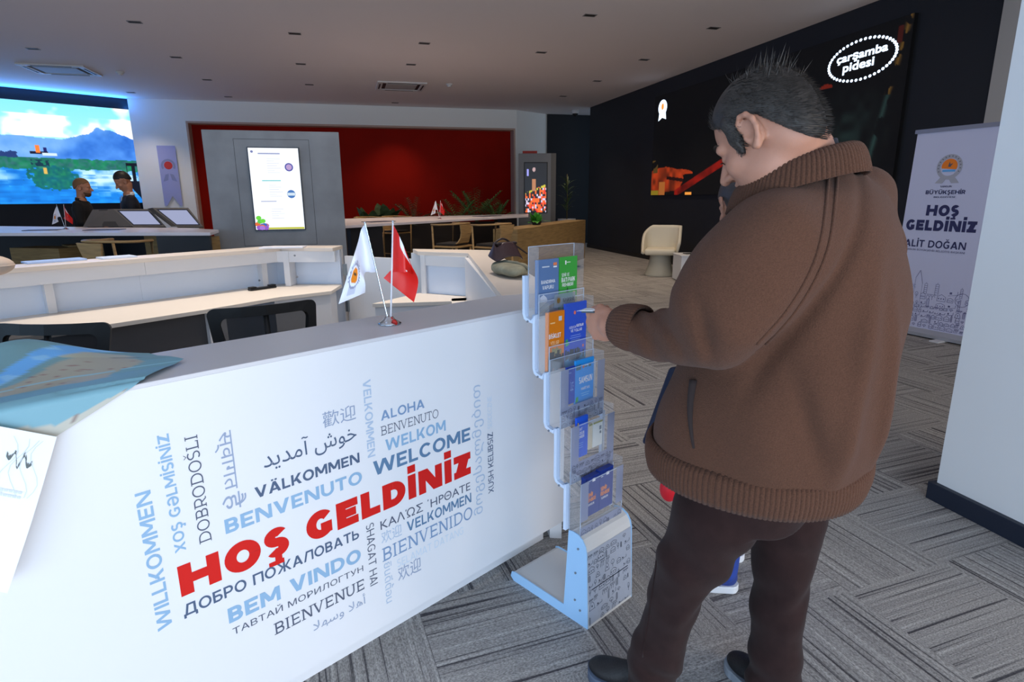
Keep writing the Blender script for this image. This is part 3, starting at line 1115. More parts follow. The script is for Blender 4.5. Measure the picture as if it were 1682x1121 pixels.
# the wing's inner cheek, stepping down to the front run
d = Vector((r2.x - r3.x, r2.y - r3.y, 0)).normalized()
n_ = Vector((-d.y, d.x, 0))
MB().prism([(p.x, p.y) for p in (Vector((.655, 2.52, 0)), Vector((.865, 4.46, 0)), Vector((.865, 4.46, 0)) + n_ * .03, Vector((.655, 2.52, 0)) + n_ * .03)], .75, HT - .03).build('wing_cheek', LAM, desk)
for q in ((786, 482.5), (803.5, 482)):
    p = at(q[0], q[1], 2.72)
# the swing door
dd = Vector((.5, -.53, 0)).normalized()
m = MB()
a, b = Vector((-.05, 5.52, 0)), Vector((.50, 5.03, 0))
dn = Vector((-(b - a).y, (b - a).x, 0)).normalized()
m.prism([(p.x, p.y) for p in (a, b, b + dn * .03, a + dn * .03)], .05, 1.0)
door = m.build('swing_door', LAM, desk)
for z in (.88, .55):
    MB().box((-.012, -.02, -.05), (.02, .0, .05), Matrix.Translation((a.x + .0, a.y, z)) @ Matrix.Rotation(math.atan2((b - a).y, (b - a).x), 4, 'Z')).build('hinge', mat('steel', (150, 160, 166), .3, metal=.8), door)

# ------------------------------------------------------------------ welcome words on the front
INK = {'red': (206, 20, 12), 'navy': (78, 96, 124), 'dark': (84, 92, 112), 'sky': (140, 176, 208), 'mid': (124, 152, 188), 'grey': (150, 164, 190), 'steel': (92, 126, 160),
       'pale': (176, 194, 216), 'faint': (204, 218, 232)}


def onface(px, py):
    p = on_plane(px, py, OP, CD)
    return ((p - OP).dot(CD), p.z)


def word(text, ink, a, b, c, w=None, serif=False, down=0, label=None, desc=0.):
    """a: start of the baseline, b: end of the baseline, c: above the start at cap height (places in the photograph, on the panel)"""
    A, Bp, Cp = onface(*a), onface(*b), onface(*c)
    if w:
        P, W = strokes(text, w, serif)
        bb = (0, 0, W, 1)
    else:
        P, bb = type_polys(text)
    vx, vy = Vector(Bp) - Vector(A), Vector(Cp) - Vector(A)
    if abs(vx.x) > abs(vx.y):          # upright words are level, upright columns are plumb
        ux, uy = Vector((1, 0)), Vector((0, 1))
        lx, ly = vx.x, abs(vy.y)
        A = (A[0], (A[1] + Bp[1]) / 2)
    else:
        s = 1 if vx.y > 0 else -1
        ux, uy = Vector((0, s)), Vector((-s, 0))
        lx, ly = abs(vx.y), abs(vy.x)
        A = ((A[0] + Bp[0]) / 2, A[1])
    out = []
    for q in P:
        o = []
        for x, y in q:
            fx, fy = (x - bb[0]) / (bb[2] - bb[0]) * lx, ((y - bb[1]) / (bb[3] - bb[1])) * ly
            p = Vector(A) + ux * fx + uy * fy
            o.append((p.x, p.y))
        out.append(o)
    m = MB().polys(out, FRONT, .0006)
    o = m.build('welcome_word', mat('ink_' + ink, INK[ink], .5), desk)
    if label:
        o['label'] = label


def z8(x, y):
    return (220 + x / 2.3359, 600 + y / 2.3359)


word('HOŞ GELDİNİZ', 'red', z8(182, 888), z8(1292, 418), z8(166, 772), .36, label='large red welcome words')
word('ДОБРО ПОЖАЛОВАТЬ', 'navy', z8(192, 962), z8(864, 668), z8(188, 918), .19)
word('BEM VINDO', 'sky', z8(364, 982), z8(872, 760), z8(356, 926), .25)
word('ТАВТАЙ МОРИЛОГТУН', 'dark', z8(380, 1034), z8(880, 793), z8(372, 1004))
word('BIENVENUE', 'dark', z8(540, 1034), z8(884, 862), z8(534, 992), .14, True)
a = [0xFE83, 0xFEEB, 0xFEFC, 0x20, 0xFEED, 0xFEB3, 0xFEEC, 0xFEFC]
word(''.join(map(chr, a[::-1])), 'grey', z8(690, 1030), z8(890, 925), z8(684, 978))
word('BENVENUTO', 'sky', z8(352, 645), z8(876, 455), z8(342, 592), .23)
word('VÄLKOMMEN', 'navy', z8(466, 512), z8(866, 374), z8(450, 474), .22)
a = [0xFEA7, 0xFEEE, 0xFEB5, 0x20, 0xFE81, 0xFEE3, 0xFEAA, 0xFBFE, 0xFEAA]
word(''.join(map(chr, a[::-1])), 'navy', z8(500, 410), z8(856, 306), z8(484, 318))
word('歡迎', 'grey', z8(726, 246), z8(852, 205), z8(718, 186))
word('ALOHA', 'mid', z8(948, 216), z8(1114, 162), z8(944, 180), .2)
word('BENVENUTO', 'dark', z8(948, 272), z8(1168, 200), z8(944, 238), .1, True)
word('WELKOM', 'sky', z8(966, 330), z8(1196, 252), z8(952, 290), .22)
word('WELCOME', 'steel', z8(920, 424), z8(1290, 290), z8(902, 374), .23)
word('VELKOMMEN', 'pale', z8(878, 60), z8(896, 358), z8(908, 56), .2)
word('KAΛΏΣ \u0384HPΘATE', 'dark', z8(946, 628), z8(1290, 484), z8(942, 592))
word('欢迎', 'pale', z8(950, 686), z8(1028, 655), z8(946, 640))
word('VELKOMMEN', 'steel', z8(1048, 640), z8(1294, 526), z8(1040, 604), .2)
word('BIENVENIDO', 'mid', z8(954, 752), z8(1298, 590), z8(946, 704), .14, True)
word('SELAMAT DATANG', 'faint', z8(1010, 776), z8(1264, 648), z8(1006, 748), .13)
word('欢迎', 'grey', z8(1014, 830), z8(1102, 790), z8(1008, 776))
word('SHAGAT HAI', 'dark', z8(888, 616), z8(908, 850), z8(918, 612), .13)
word('ສະບາຍດີ' if False else 'ยินดีต้อน', 'pale', z8(958, 764), z8(968, 918), z8(992, 758))
word('WILLKOMMEN', 'sky', z8(148, 1000), z8(62, 478), z8(92, 1022), .2)
word('XOŞ GƏLMİSİNİZ', 'sky', z8(202, 708), z8(130, 262), z8(160, 722), .2)
word('DOBRODOŠLI', 'dark', z8(298, 672), z8(242, 266), z8(252, 690), .12, True)
word('स्वागत', 'grey', z8(296, 268), z8(336, 492), z8(366, 258))
word('है', 'grey', z8(328, 508), z8(350, 566), z8(424, 502))
word('მოგესალმებით', 'pale', z8(1348, 560), z8(1338, 70), z8(1304, 575))
word('XUSH KELIBSIZ', 'navy', z8(1380, 486), z8(1376, 256), z8(1360, 490), .15)
word('SERDECZNIE', 'faint', z8(1374, 240), z8(1370, 118), z8(1358, 242), .13)

# ------------------------------------------------------------------ things on the counter
# the unfolded map
t = thing('folded_map', 'unfolded tourist map, pale blue sea and beige land, draped over the counter edge', 'map', (-.75, 1.6, HT))


def map_pt(u, v):
    """u along the counter from the free end to the far corner, v from the visitor's edge inwards"""
    e = .27 + .13 * min(1, v / .5) - .05 * max(0, (v - .5) / .5)
    s = e - u * 1.35                      # along CD from OP
    hang = .085 * min(1, u / .14) + .05 * u
    back = .24 + .17 * min(1, u / .17)
    d = -hang + v * (back + hang)
    z = HT + .006
    z += .05 * math.exp(-((v - 1) / .3) ** 2) * math.exp(-((u - .19) / .10) ** 2)
    z += .02 * math.exp(-((v - 1) / .3) ** 2) * math.exp(-((u - .5) / .2) ** 2)
    z += .006 * abs(math.sin(u * 9.4 + .5)) * (.3 + v) + .004 * abs(math.sin(v * 6.5 + .6))
    dz = 0.
    if d < .012:                          # it bends down over the edge
        k = .012 - d
        dz, d = k, .012 - min(k, .02)
        z = HT + .006 - max(0, dz - .012)
    p = OP + CD * s - CN * d
    return Vector((p.x, p.y, z))


nx, ny = 130, 70
m = MB()
m.grid(map_pt, nx, ny)
mo = m.build('sheet', mat('map_paper', attr='base', rough=.45), t, smooth=True)
cols = np.zeros(((ny + 1) * (nx + 1), 4), np.float32)
nz = vnoise(nx + 1, ny + 1, 14, 21)
nz2 = vnoise(nx + 1, ny + 1, 4, 22)
for j in range(ny + 1):
    for i in range(nx + 1):
        u, v = i / nx, j / ny
        q = nz[j, i] - .5
        c = np.array([120, 162, 170]) if v > .62 - .3 * u else np.array([120, 168, 184])
        if v > .34 and u < (1.03 - v) / 2 - .015 and u > .05 + .12 * max(0, .62 - v) + .10 * q:
            c = np.array([176, 174, 160])
            if abs(nz2[j, i] - .5) < .018:
                c = np.array([150, 112, 110])
        if v < .05 + .13 * min(1, u * 1.6) + .06 * q and u > .03:
            c = np.array([186, 186, 176])
            if abs(nz2[j, i] - .5) < .008:
                c = np.array([140, 128, 124])
        if .05 < u < .16 and .72 < v < .86:
            c = np.array([184, 186, 168])
        k = v - (1.12 - 2.0 * u)  # glossy light-blue reflection along the fold, painted into the sheet
        if -.06 < k < .07 * v + .01:
            c = np.array([112, 184, 246]) if nz2[j, i] > .3 else np.array([146, 206, 250])
        if abs(v - .46 + .10 * u) < .007 and u < .5:
            c = np.array([150, 206, 226])
        if (.06 < v < .085 and .22 < u < .30) or (.04 < u < .09 and .70 < v < .72):
            c = np.array([66, 70, 80])
        if (abs(u - .36) < .018 and abs(v - .33) < .006) or (abs(u - .62) < .018 and abs(v - .28) < .006):
            c = np.array([60, 84, 100])
        cols[j * (nx + 1) + i] = lin(tuple(c))
ca = mo.data.color_attributes.new('Col', 'FLOAT_COLOR', 'POINT')
ca.data.foreach_set('color', cols.ravel())

# the white sheet that hangs over the edge
t = thing('paper_leaflet', 'white printed sheet hanging over the counter edge below the map', 'paper sheet', (-.8, 1.35, .9))


LC = [Vector((*onface(*q), 0)) for q in ((-70, 683), (90, 713), (8, 960), (-100, 940))]


def leaf_pt(u, v):
    """u from the far corner to the free corner, v downwards"""
    a, b = LC[0].lerp(LC[1], u), LC[3].lerp(LC[2], u)
    q = a.lerp(b, v)
    o = .024 + .012 * math.sin(v * 3.1) + .02 * v * u
    p = OP + CD * q.x + CN * o
    return Vector((p.x, p.y, q.y))


LEAF = mat('leaflet_paper', (236, 242, 247), .5)
MB().grid(leaf_pt, 12, 16).build('sheet', LEAF, t, smooth=True)
m = MB()
rnd = random.Random(5)
OUT = CN * .002
pts = [(.52 + .016 * i, .17 + .05 * math.sin(i * .9) * math.exp(-((i - 9) / 7) ** 2) + .002 * i) for i in range(19)]
for a, b in zip(pts, pts[1:]):
    k = .012 + .010 * (int(b[0] * 100) % 3)
    m.add([leaf_pt(*a) + OUT, leaf_pt(*b) + OUT, leaf_pt(b[0], b[1] - k) + OUT, leaf_pt(a[0], a[1] - k) + OUT], [(0, 1, 2, 3)])
m.build('printed_sketch', mat('leaf_ink', (96, 104, 104), .6), t)
m = MB()
for k in (.38, .41):
    for i in range(9):
        u = .3 + i * .055
        m.add([leaf_pt(u, k) + OUT, leaf_pt(u + .045, k) + OUT, leaf_pt(u + .045, k - .014) + OUT, leaf_pt(u, k - .014) + OUT], [(0, 3, 2, 1)])
for k in range(4):
    pts = [(.55 + .1 * k + .08 * math.sin(q * .8 + k), .04 + q * .045) for q in range(9)]
    for a, b in zip(pts, pts[1:]):
        m.add([leaf_pt(*a) + OUT, leaf_pt(*b) + OUT, leaf_pt(b[0] + .008, b[1]) + OUT, leaf_pt(a[0] + .008, a[1]) + OUT], [(0, 1, 2, 3)])
m.build('printed_lines', mat('leaf_lines', (206, 216, 226), .6), t)


# the pair of table flags
fb = at_z(640, 533, HT)
fv = fb.x * math.sin(YAW) + fb.y * math.cos(YAW)
FB = Vector((fb.x, fb.y, HT))
flags = thing('table_flags', 'pair of small table flags, white and red, on the front counter', 'table flag', FB, 'pairs of small table flags')
STEEL = mat('chrome', (200, 202, 206), .18, metal=1.)
MB().lathe([(.038, 0), (.040, .005), (.030, .010), (.018, .018), (.014, .026), (.004, .028)], 24).build('base', STEEL, flags, local=True, smooth=True)
MB().tube([(.012, -.030, .009), (.018, -.026, .012)], .011, 10).build('red_badge', mat('badge_red', (200, 40, 30), .3), flags, local=True, smooth=True)


def fpt(px, py, dv=0.):
    return at(px, py, fv + dv) - FB


pa, pb = fpt(637, 524), fpt(599.5, 366)
m = MB()
for q in range(30):
    a, b = pa.lerp(pb, q / 30), pa.lerp(pb, (q + 1) / 30)
    m.tube([a, b], [.0030 if q % 2 else .0021] * 2, 8, cap=False)
m.build('pole', STEEL, flags, local=True)
MB().ball(pb, .0042, n=8).build('finial', STEEL, flags, local=True, smooth=True)
pc, pd = fpt(642, 524), fpt(645.5, 364)
MB().tube([pc, pd], .0030, 8).build('pole', mat('pole_white', (226, 226, 232), .3), flags, local=True, smooth=True)
MB().ball(pd, .0042, n=8).build('finial', STEEL, flags, local=True, smooth=True)


def spline(pts, t):
    n = len(pts) - 1
    k = min(int(t * n), n - 1)
    f = t * n - k
    p0, p1, p2, p3 = (np.array(pts[max(0, min(n, i))], float) for i in (k - 1, k, k + 1, k + 2))
    return .5 * (2 * p1 + (p2 - p0) * f + (2 * p0 - 5 * p1 + 4 * p2 - p3) * f * f + (3 * p1 - p0 - 3 * p2 + p3) * f ** 3)


WF = ([(599, 369, 0), (593, 378, .012), (588, 398, -.004), (578, 430, -.012), (566, 468, 0), (556, 500, .006)],
      [(617.5, 447, 0), (610, 448, .014), (601, 447, .016), (598, 455, -.004), (600, 468, -.010), (600, 481, .004)])
RF = ([(646, 369, 0), (653, 382, -.010), (663, 404, -.014), (676, 436, -.006), (687, 462, .012), (680, 497, .020)],
      [(645.5, 447, 0), (657, 447, -.012), (668, 448, -.014), (676, 450, .004), (650, 440, .016), (630, 457, .012)])


def make_cloth(sides, painter, name):
    n_u, n_v = 70, 40

    def fn(u, v):
        a, b = spline(sides[0], u), spline(sides[1], u)
        p = a + (b - a) * v
        return fpt(p[0], p[1], p[2] * 2.2 + .004 * math.sin(v * 7 + u * 5) * u)
    o = MB().grid(fn, n_u, n_v).build(name, mat('flag_fabric', attr='base', rough=.4), flags, local=True, smooth=True)
    cols = np.array([lin(painter(i / n_u, j / n_v)) for j in range(n_v + 1) for i in range(n_u + 1)], np.float32)
    o.data.color_attributes.new('Col', 'FLOAT_COLOR', 'POINT').data.foreach_set('color', cols.ravel())


def paint_white(u, v):
    x, y = (u - .70) * 1.5, (v - .40)
    q = math.hypot(x * 1.15, y)
    if q < .17 and x < .12:
        return (96, 66, 36) if abs(x + .03) < .02 and abs(y) < .08 else (236, 134, 26)
    if .22 < q < .26 or (.26 <= q < .31 and int((math.atan2(y, x) + 3.2) * 8) % 2 == 0 and x < .12):
        return (150, 152, 176)
    if .18 < x < .34 and abs(y) < .16:
        return (204, 206, 222)
    return (240, 240, 248)


def paint_red(u, v):
    x, y = u * 1.5, v
    if math.hypot(x - .60, y - .06) < .30 and math.hypot(x - .80, y + .02) > .20 and .26 < u < .56:
        return (244, 240, 244)
    if math.hypot(x - .60, y - .93) < .03:
        return (244, 240, 244)
    return (220, 22, 12)


make_cloth(WF, paint_white, 'flag_cloth')
make_cloth(RF, paint_red, 'flag_cloth')

# a dark handset on the far desk
p = at_z(431, 475, .752)
t = thing('phone_handset', 'black slim handset lying on the far desk inside the counter', 'phone', (p.x, p.y, .7515))
M = Matrix.Rotation(R(38), 4, 'Z')
MB().rbox((-.12, -.03, 0), (.12, .03, .018), .008, M).build('body', mat('black_plastic', (18, 20, 24), .4), t, local=True, smooth=False)
MB().rbox((-.118, -.026, .018), (-.06, .026, .03), .006, M).build('earpiece', mat('black_plastic', (18, 20, 24)), t, local=True)
MB().rbox((.06, -.026, .018), (.118, .026, .03), .006, M).build('mouthpiece', mat('black_plastic', (18, 20, 24)), t, local=True)

# sheets on the far counter top
for (px, py), w_, d_, rz, col, lab in (((465, 407.5), .36, .15, -8, (238, 238, 248), 'white paper sheets on the far counter top before the grey panel'),
                                       ((192, 424), .22, .15, 36, (214, 226, 246), 'small white sheet on the far counter top near the wooden armchair'),
                                       ((90, 430), .34, .16, 36, (170, 196, 240), 'bluish sheet on the far counter top at its end')):
    p = at_z(px, py, HT)
    m = MB().box((-w_ / 2, -d_ / 2, .001), (w_ / 2, d_ / 2, .012), Matrix.Translation((p.x, p.y, HT)) @ Matrix.Rotation(R(rz), 4, 'Z'))
    tag(m.build('paper_sheets', mat('paper_%d' % col[0], col, .5)), lab, 'paper')

# the beige cushion at the end of the far counter
p = at_z(-30, 457, HT)
t = thing('beige_cushion', 'rounded beige cushion at the end of the far counter', 'cushion', (p.x, p.y, HT))
MB().ball((0, 0, .065), .16, .12, .065, 20).build('cover', mat('beige_fabric', (216, 196, 180), .85, bump=.1, bscale=250), t, local=True, smooth=True)
m = MB().tube([(.158 * math.cos(a), .118 * math.sin(a), .065) for a in [2 * math.pi * k / 24 for k in range(25)]], .005, 6)
m.build('piping', mat('beige_fabric'), t, local=True, smooth=True)

# the handbag and the folded jacket on the wing
p = at(832, 447, 3.25)
t = thing('folded_jacket', 'folded greyish-beige jacket lying on the counter wing', 'jacket', (.835, 3.13, HT))


def jac(u, v):
    a = 2 * math.pi * u
    th_ = math.pi * v
    rx, ry, rz = .095, .19, .030
    k = 1 + .06 * math.sin(3 * a + 1) + .03 * math.sin(7 * a)
    return Vector((rx * k * math.sin(th_) ** .5 * math.cos(a), ry * k * math.sin(th_) ** .5 * math.sin(a), .036 + rz * math.cos(th_) + .006 * math.sin(5 * a + 2) * math.sin(th_)))


MB().grid(jac, 40, 14).build('cloth', mat('jacket_cloth', (150, 146, 124), .9, var=.25, scale=14, bump=.3, bscale=40), t, local=True, smooth=True)
m = MB().tube([(.06, -.15, .048), (.03, -.04, .068), (-.01, .06, .068), (-.05, .14, .05)], .01, 8)
m.build('sleeve_fold', mat('jacket_fold', (128, 124, 106), .9), t, local=True, smooth=True)
t = thing('handbag', 'dark brown leather handbag on the folded jacket', 'handbag', (.84, 3.25, HT + .088))
BR = mat('bag_leather', (62, 40, 42), .4, bump=.2, bscale=60)


def bag(u, v):
    a = 2 * math.pi * u
    k = v
    w_ = .095 * (1 - .25 * k) * (1 + .05 * math.sin(4 * a))
    d_ = .07 * (1 - .75 * k)
    return Vector((w_ * abs(math.cos(a)) ** .6 * (1 if math.cos(a) > 0 else -1), d_ * abs(math.sin(a)) ** .6 * (1 if math.sin(a) > 0 else -1), -.004 + .075 * k + .012 * math.sin(3 * a)))


M = Matrix.Rotation(R(20), 4, 'Z')
m = MB().grid(bag, 36, 10)
m.v = [tuple(M @ Vector(p)) for p in m.v]
m.build('body', BR, t, local=True, smooth=True, thick=.004)
m = MB().rbox((-.07, -.02, .068), (.07, .02, .082), .008, M)
m.build('flap', mat('bag_leather_dark', (38, 24, 26), .35), t, local=True)
pts = [M @ Vector((-.06 + .12 * k / 10, .03, .07 + .028 * math.sin(math.pi * k / 10))) for k in range(11)]
MB().tube(pts, .006, 8).build('handle', mat('bag_leather_dark'), t, local=True, smooth=True)
pts = [M @ Vector((.06 + .07 * k / 8, -.03 * k / 8, .066 - .055 * k / 8)) for k in range(9)]
MB().tube(pts, .005, 6).build('strap', mat('bag_leather_dark'), t, local=True, smooth=True)
MB().rbox((-.012, -.035, .045), (.012, -.026, .062), .003, M).build('buckle', mat('chrome'), t, local=True)


# ------------------------------------------------------------------ office chairs inside the ring
def office_chair(loc, yaw, tilt, label, w=.52, hb=.56, top=.98):
    t = thing('office_chair', label, 'office chair', (loc[0], loc[1], 0), 'mesh office chairs inside the counter', yaw)
    FR = mat('chair_frame', (13, 13, 15), .5)
    NET = mat('chair_mesh', (24, 25, 28), .8, alpha=.80)
    # back frame: a rounded, slightly bowed hoop
    zb = top - hb

    def back(x, z):
        k = (z - zb) / hb
        return Vector((x, .05 * (1 - (2 * x / w) ** 2) * -1 + .0 + k * tilt, z))
    ring = []
    r = .034
    for cx, cz, a0 in ((w / 2 - r, top - r, 0), (-w / 2 + r, top - r, 90), (-w / 2 * .82 + r, zb + r, 180), (w / 2 * .82 - r, zb + r, 270)):
        for q in range(6):
            a = R(a0 + q * 18)
            ring.append((cx + r * math.cos(a), cz + r * math.sin(a)))
    ring.append(ring[0])
    full = []
    for (x0, z0), (x1, z1) in zip(ring, ring[1:]):
        for q in range(4):
            full.append((x0 + (x1 - x0) * q / 4, z0 + (z1 - z0) * q / 4))
    full.append(full[0])
    m = MB()
    band = .05
    cx, cz = 0, (zb + top) / 2
    vs = []
    for x, z in full:
        s = Vector((x - cx, z - cz))
        inner = Vector((x, z)) - Vector((math.copysign(min(abs(s.x), band), s.x) if abs(s.x) > w * .30 else 0, math.copysign(min(abs(s.y), band), s.y) if abs(s.y) > hb * .36 else 0))
        vs += [back(x, z), back(inner.x, inner.y)]
    n = len(full)
    m.add(vs, [(2 * i, 2 * i + 2, 2 * i + 3, 2 * i + 1) for i in range(n - 1)])
    m.build('back_frame', FR, t, local=True, thick=.026, smooth=False)
    m = MB()
    m.grid(lambda u, v: back((u - .5) * w * (.80 + .1 * v), zb + .05 + v * (hb - .1)), 16, 12)
    m.build('back_mesh', NET, t, local=True, smooth=True)
    m = MB().tube([back(0, zb + .04) + Vector((0, .01, 0)), back(0, zb + hb * .5) + Vector((0, .01, 0)), back(0, top - .03) + Vector((0, .008, 0))], .014, 8)
    m.build('spine', FR, t, local=True, smooth=True)
    m = MB().rbox((-.24, -.46, .43), (.24, -.02, .50), .03)
    m.build('seat', mat('chair_cushion', (26, 27, 31), .9), t, local=True)
    for s in (-1, 1):
        m = MB().tube([(s * .27, -.12, .45), (s * .30, -.12, .52), (s * .30, -.14, .66), (s * .30, -.34, .67)], .014, 8)
        m.build('armrest', FR, t, local=True, smooth=True)
    MB().tube([(0, -.22, .43), (0, -.22, .12)], .028, 12).build('gas_lift', mat('chrome'), t, local=True, smooth=True)
    MB().tube([(0, -.03, .44), (0, .06, .42), (0, .02, zb + .05)], .018, 8).build('back_support', FR, t, local=True, smooth=True)
    for k in range(5):
        a = 2 * math.pi * k / 5
        e = Vector((.28 * math.cos(a), -.22 + .28 * math.sin(a), .075))
        lg = MB().tube([(0, -.22, .13), e], [.022, .014], 8).build('foot', FR, t, local=True, smooth=True)
        MB().ball((e.x, e.y, .03), .03, n=10).build('caster', mat('black_plastic', (18, 20, 24)), lg, local=True, smooth=True)
    return t


office_chair((-.43, 3.17), R(20), .05, 'black mesh office chair behind the front counter, beside the flags')
office_chair((-1.36, 3.04), R(-14), .10, 'black mesh office chair behind the map, cut by its folds', top=.955)

# ================================================================== the brochure stand
SP = Vector((.724, 1.686, 0))                 # its front corner on the floor
SX, SY = Vector((.898, .44, 0)), Vector((-.305, .952, 0))
SX = Vector((.885, .466, 0)).normalized()
SY = Vector((-SX.y, SX.x, 0))
stand = thing('brochure_stand', 'stepped clear brochure stand on a grey foot printed with city drawings', 'brochure stand', SP)
SHEET = mat('stand_metal', (196, 206, 216), .45)
SHTOP = mat('stand_foot_grey', (206, 206, 206), .45)
CLEAR = mat('clear_acrylic', (236, 242, 250), .06, alpha=.08, spec=.6)
EDGE = mat('acrylic_edge', (206, 222, 244), .15, alpha=.75)
PRINTED = mat('printed_acrylic', (152, 160, 186), .3, alpha=.86)
INKL = mat('drawing_ink', (62, 68, 84), .6)
SWID = .262


def sp(x, y, z):
    return SP + SX * x + SY * y + Vector((0, 0, z))


def sbox(m, x0, x1, y0, y1, z0, z1):
    vs = [sp(x, y, z) for z in (z0, z1) for x, y in ((x0, y0), (x1, y0), (x1, y1), (x0, y1))]
    return m.add(vs, [(3, 2, 1, 0), (4, 5, 6, 7), (0, 1, 5, 4), (1, 2, 6, 5), (2, 3, 7, 6), (3, 0, 4, 7)])


def sprofile(m, prof, x0, x1):
    """outline in depth and height, swept across the stand"""
    n = len(prof)
    vs = [sp(x0, y, z) for y, z in prof] + [sp(x1, y, z) for y, z in prof]
    fs = [tuple(range(n - 1, -1, -1)), tuple(range(n, 2 * n))] + [(i, (i + 1) % n, n + (i + 1) % n, n + i) for i in range(n)]
    return m.add(vs, fs)


# foot plate and the box above it
sprofile(MB(), [(0.01, 0), (.385, 0), (.40, .012), (.395, .030), (.38, .036), (.11, .036), (.01, .036)], .004, SWID - .004).build('foot_plate', SHTOP, stand)
box_prof = [(0, 0), (.11, 0), (.095, .345), (.080, .352), (.058, .350), (.036, .338), (.022, .318), (.016, .295)]
sprofile(MB(), box_prof, .004, SWID - .004).build('foot_box', SHTOP, stand)
cheek = [(0, 0), (.385, 0), (.402, .014), (.396, .036), (.38, .042), (.115, .040), (.097, .352), (.080, .356), (.056, .354), (.034, .342), (.019, .321), (.013, .297)]
for x in (0, SWID - .004):
    o = sprofile(MB(), cheek, x, x + .004).build('side_cheek', mat('cheek_blue', (160, 202, 240), .4), stand)
for y, z in ((.05, .30), (.06, .20), (.06, .09), (.035, .06)):
    MB().tube([sp(-.0005, y, z), sp(-.004, y, z)], .004, 8).build('screw', mat('screw_grey'), stand)
# drawings on the front and the top step
ff = (sp(.004, -.0005, .012), SX, (Vector((0, 0, 1)) * .285 + SY * .0165).normalized())
MB().polys([_r(.004, .0, SWID - .008, .285)], ff, .0005).build('printed_plate', mat('printed_plate', (164, 172, 188), .45), stand)
m = MB().polys(city_lines(.004, .0, SWID - .012, .275, .030, .0014, 3, .8), ff, .0012)
m.build('city_drawing', INKL, stand)
m = MB().polys(city_lines(.004, .125, SWID - .012, .15, .05, .0022, 8) + [_r(.02, .132, SWID - .03, .136)], ff, .0013)
m.build('city_drawing', INKL, stand)

# five stepped pockets
LEV = [(1.335, 1.09, .255), (1.15, .90, .205), (.955, .715, .150), (.765, .525, .098), (.572, .338, .050)]
PW = .222
X0 = .0
pockets = []
for i, (zt, zb, y) in enumerate(LEV):
    k = i
    x0, x1 = X0 + .006, X0 + .006 + PW
    x1 = x0 + .236
    back = y + .05
    pk = sbox(MB(), x0, x1, back - .003, back, zb, zt).build('pocket_back', CLEAR, stand)
    zf = zt - (.0 if i else .0) - .005
    fr_top = zt - (.16 if i == 0 else .15 if i == 1 else .03)
    sbox(MB(), x0, x1, y, y + .003, zb, fr_top).build('pocket_front', PRINTED if False else CLEAR, stand)
    sbox(MB(), x0, x0 + .003, y + .003, back - .003, zb, zt).build('pocket_side', CLEAR, stand)
    sbox(MB(), x1 - .003, x1, y + .003, back - .003, zb, zt).build('pocket_side', CLEAR, stand)
    sbox(MB(), x0, x1, y + .003, back - .003, zb, zb + .003).build('pocket_floor', CLEAR, stand)
    m = MB()
    for xx in (x0, x1 - .0025):
        sbox(m, xx, xx + .0025, y - .0012, y + .0002, zb, fr_top)
        sbox(m, xx, xx + .0025, back, back + .0012, zb, zt)
    sbox(m, x0, x1, back, back + .0012, zt - .0025, zt)
    sbox(m, x0, x1, y - .0012, y, fr_top - .0025, fr_top)
    m.build('pocket_edges', EDGE, stand)
    # printed frame on the lower three fronts
    if i >= 2:
        pf = (sp(x0, y - .0014, zb), SX, Vector((0, 0, 1)))
        hh = fr_top - zb
        m = MB().polys([_r(.0, 0, .236, .075 if i < 4 else .038), _r(0, .06, .04, hh), _r(.196, .06, .236, hh - (0 if i < 4 else .0))], pf, 0)
        m.build('printed_frame', PRINTED, stand)
        m = MB().polys(city_lines(.006, .004, .232, .07 if i < 4 else .036, .024, .0013, 20 + i), pf, .0006)
        m.build('city_drawing', INKL, stand)
# the S-shaped side rails
for x in (-.006, SWID - .018):
    m = MB()
    prof = []
    for i, (zt, zb, y) in enumerate(LEV):
        b = y + .062
        top = zt - (.10 if i == 0 else .045)
        prof += [(b, top), (b, zb + .012), (b - .006, zb - .002), (b - .020, zb - .008), (b - .040, zb - .012)]
        if i == 4:
            prof = prof[:-3]
    w2 = .006
    pts = prof
    L_, R_ = [], []
    for q, (yy, zz) in enumerate(pts):
        a, b = pts[max(q - 1, 0)], pts[min(q + 1, len(pts) - 1)]
        d = Vector((b[0] - a[0], b[1] - a[1])).normalized()
        L_.append((yy - d.y * w2, zz + d.x * w2))
        R_.append((yy + d.y * w2, zz - d.x * w2))
    n = len(pts)
    vs = [sp(xx, *p) for xx in (x, x + .016) for p in L_ + R_]
    N2 = 2 * n
    fs = []
    for q in range(n - 1):
        fs += [(q, q + 1, n + q + 1, n + q), (N2 + q, N2 + n + q, N2 + n + q + 1, N2 + q + 1), (q, N2 + q, N2 + q + 1, q + 1), (n + q, n + q + 1, N2 + n + q + 1, N2 + n + q)]
    m.add(vs, fs)
    m.build('side_rail', mat('rail_white', (206, 222, 244), .3), stand)
    for zt, zb, y in LEV[:4]:
        MB().tube([sp(x - .001, y + .04, zb - .012), sp(x - .004, y + .04, zb - .012)], .004, 8).build('rail_screw', mat('screw_grey'), stand)


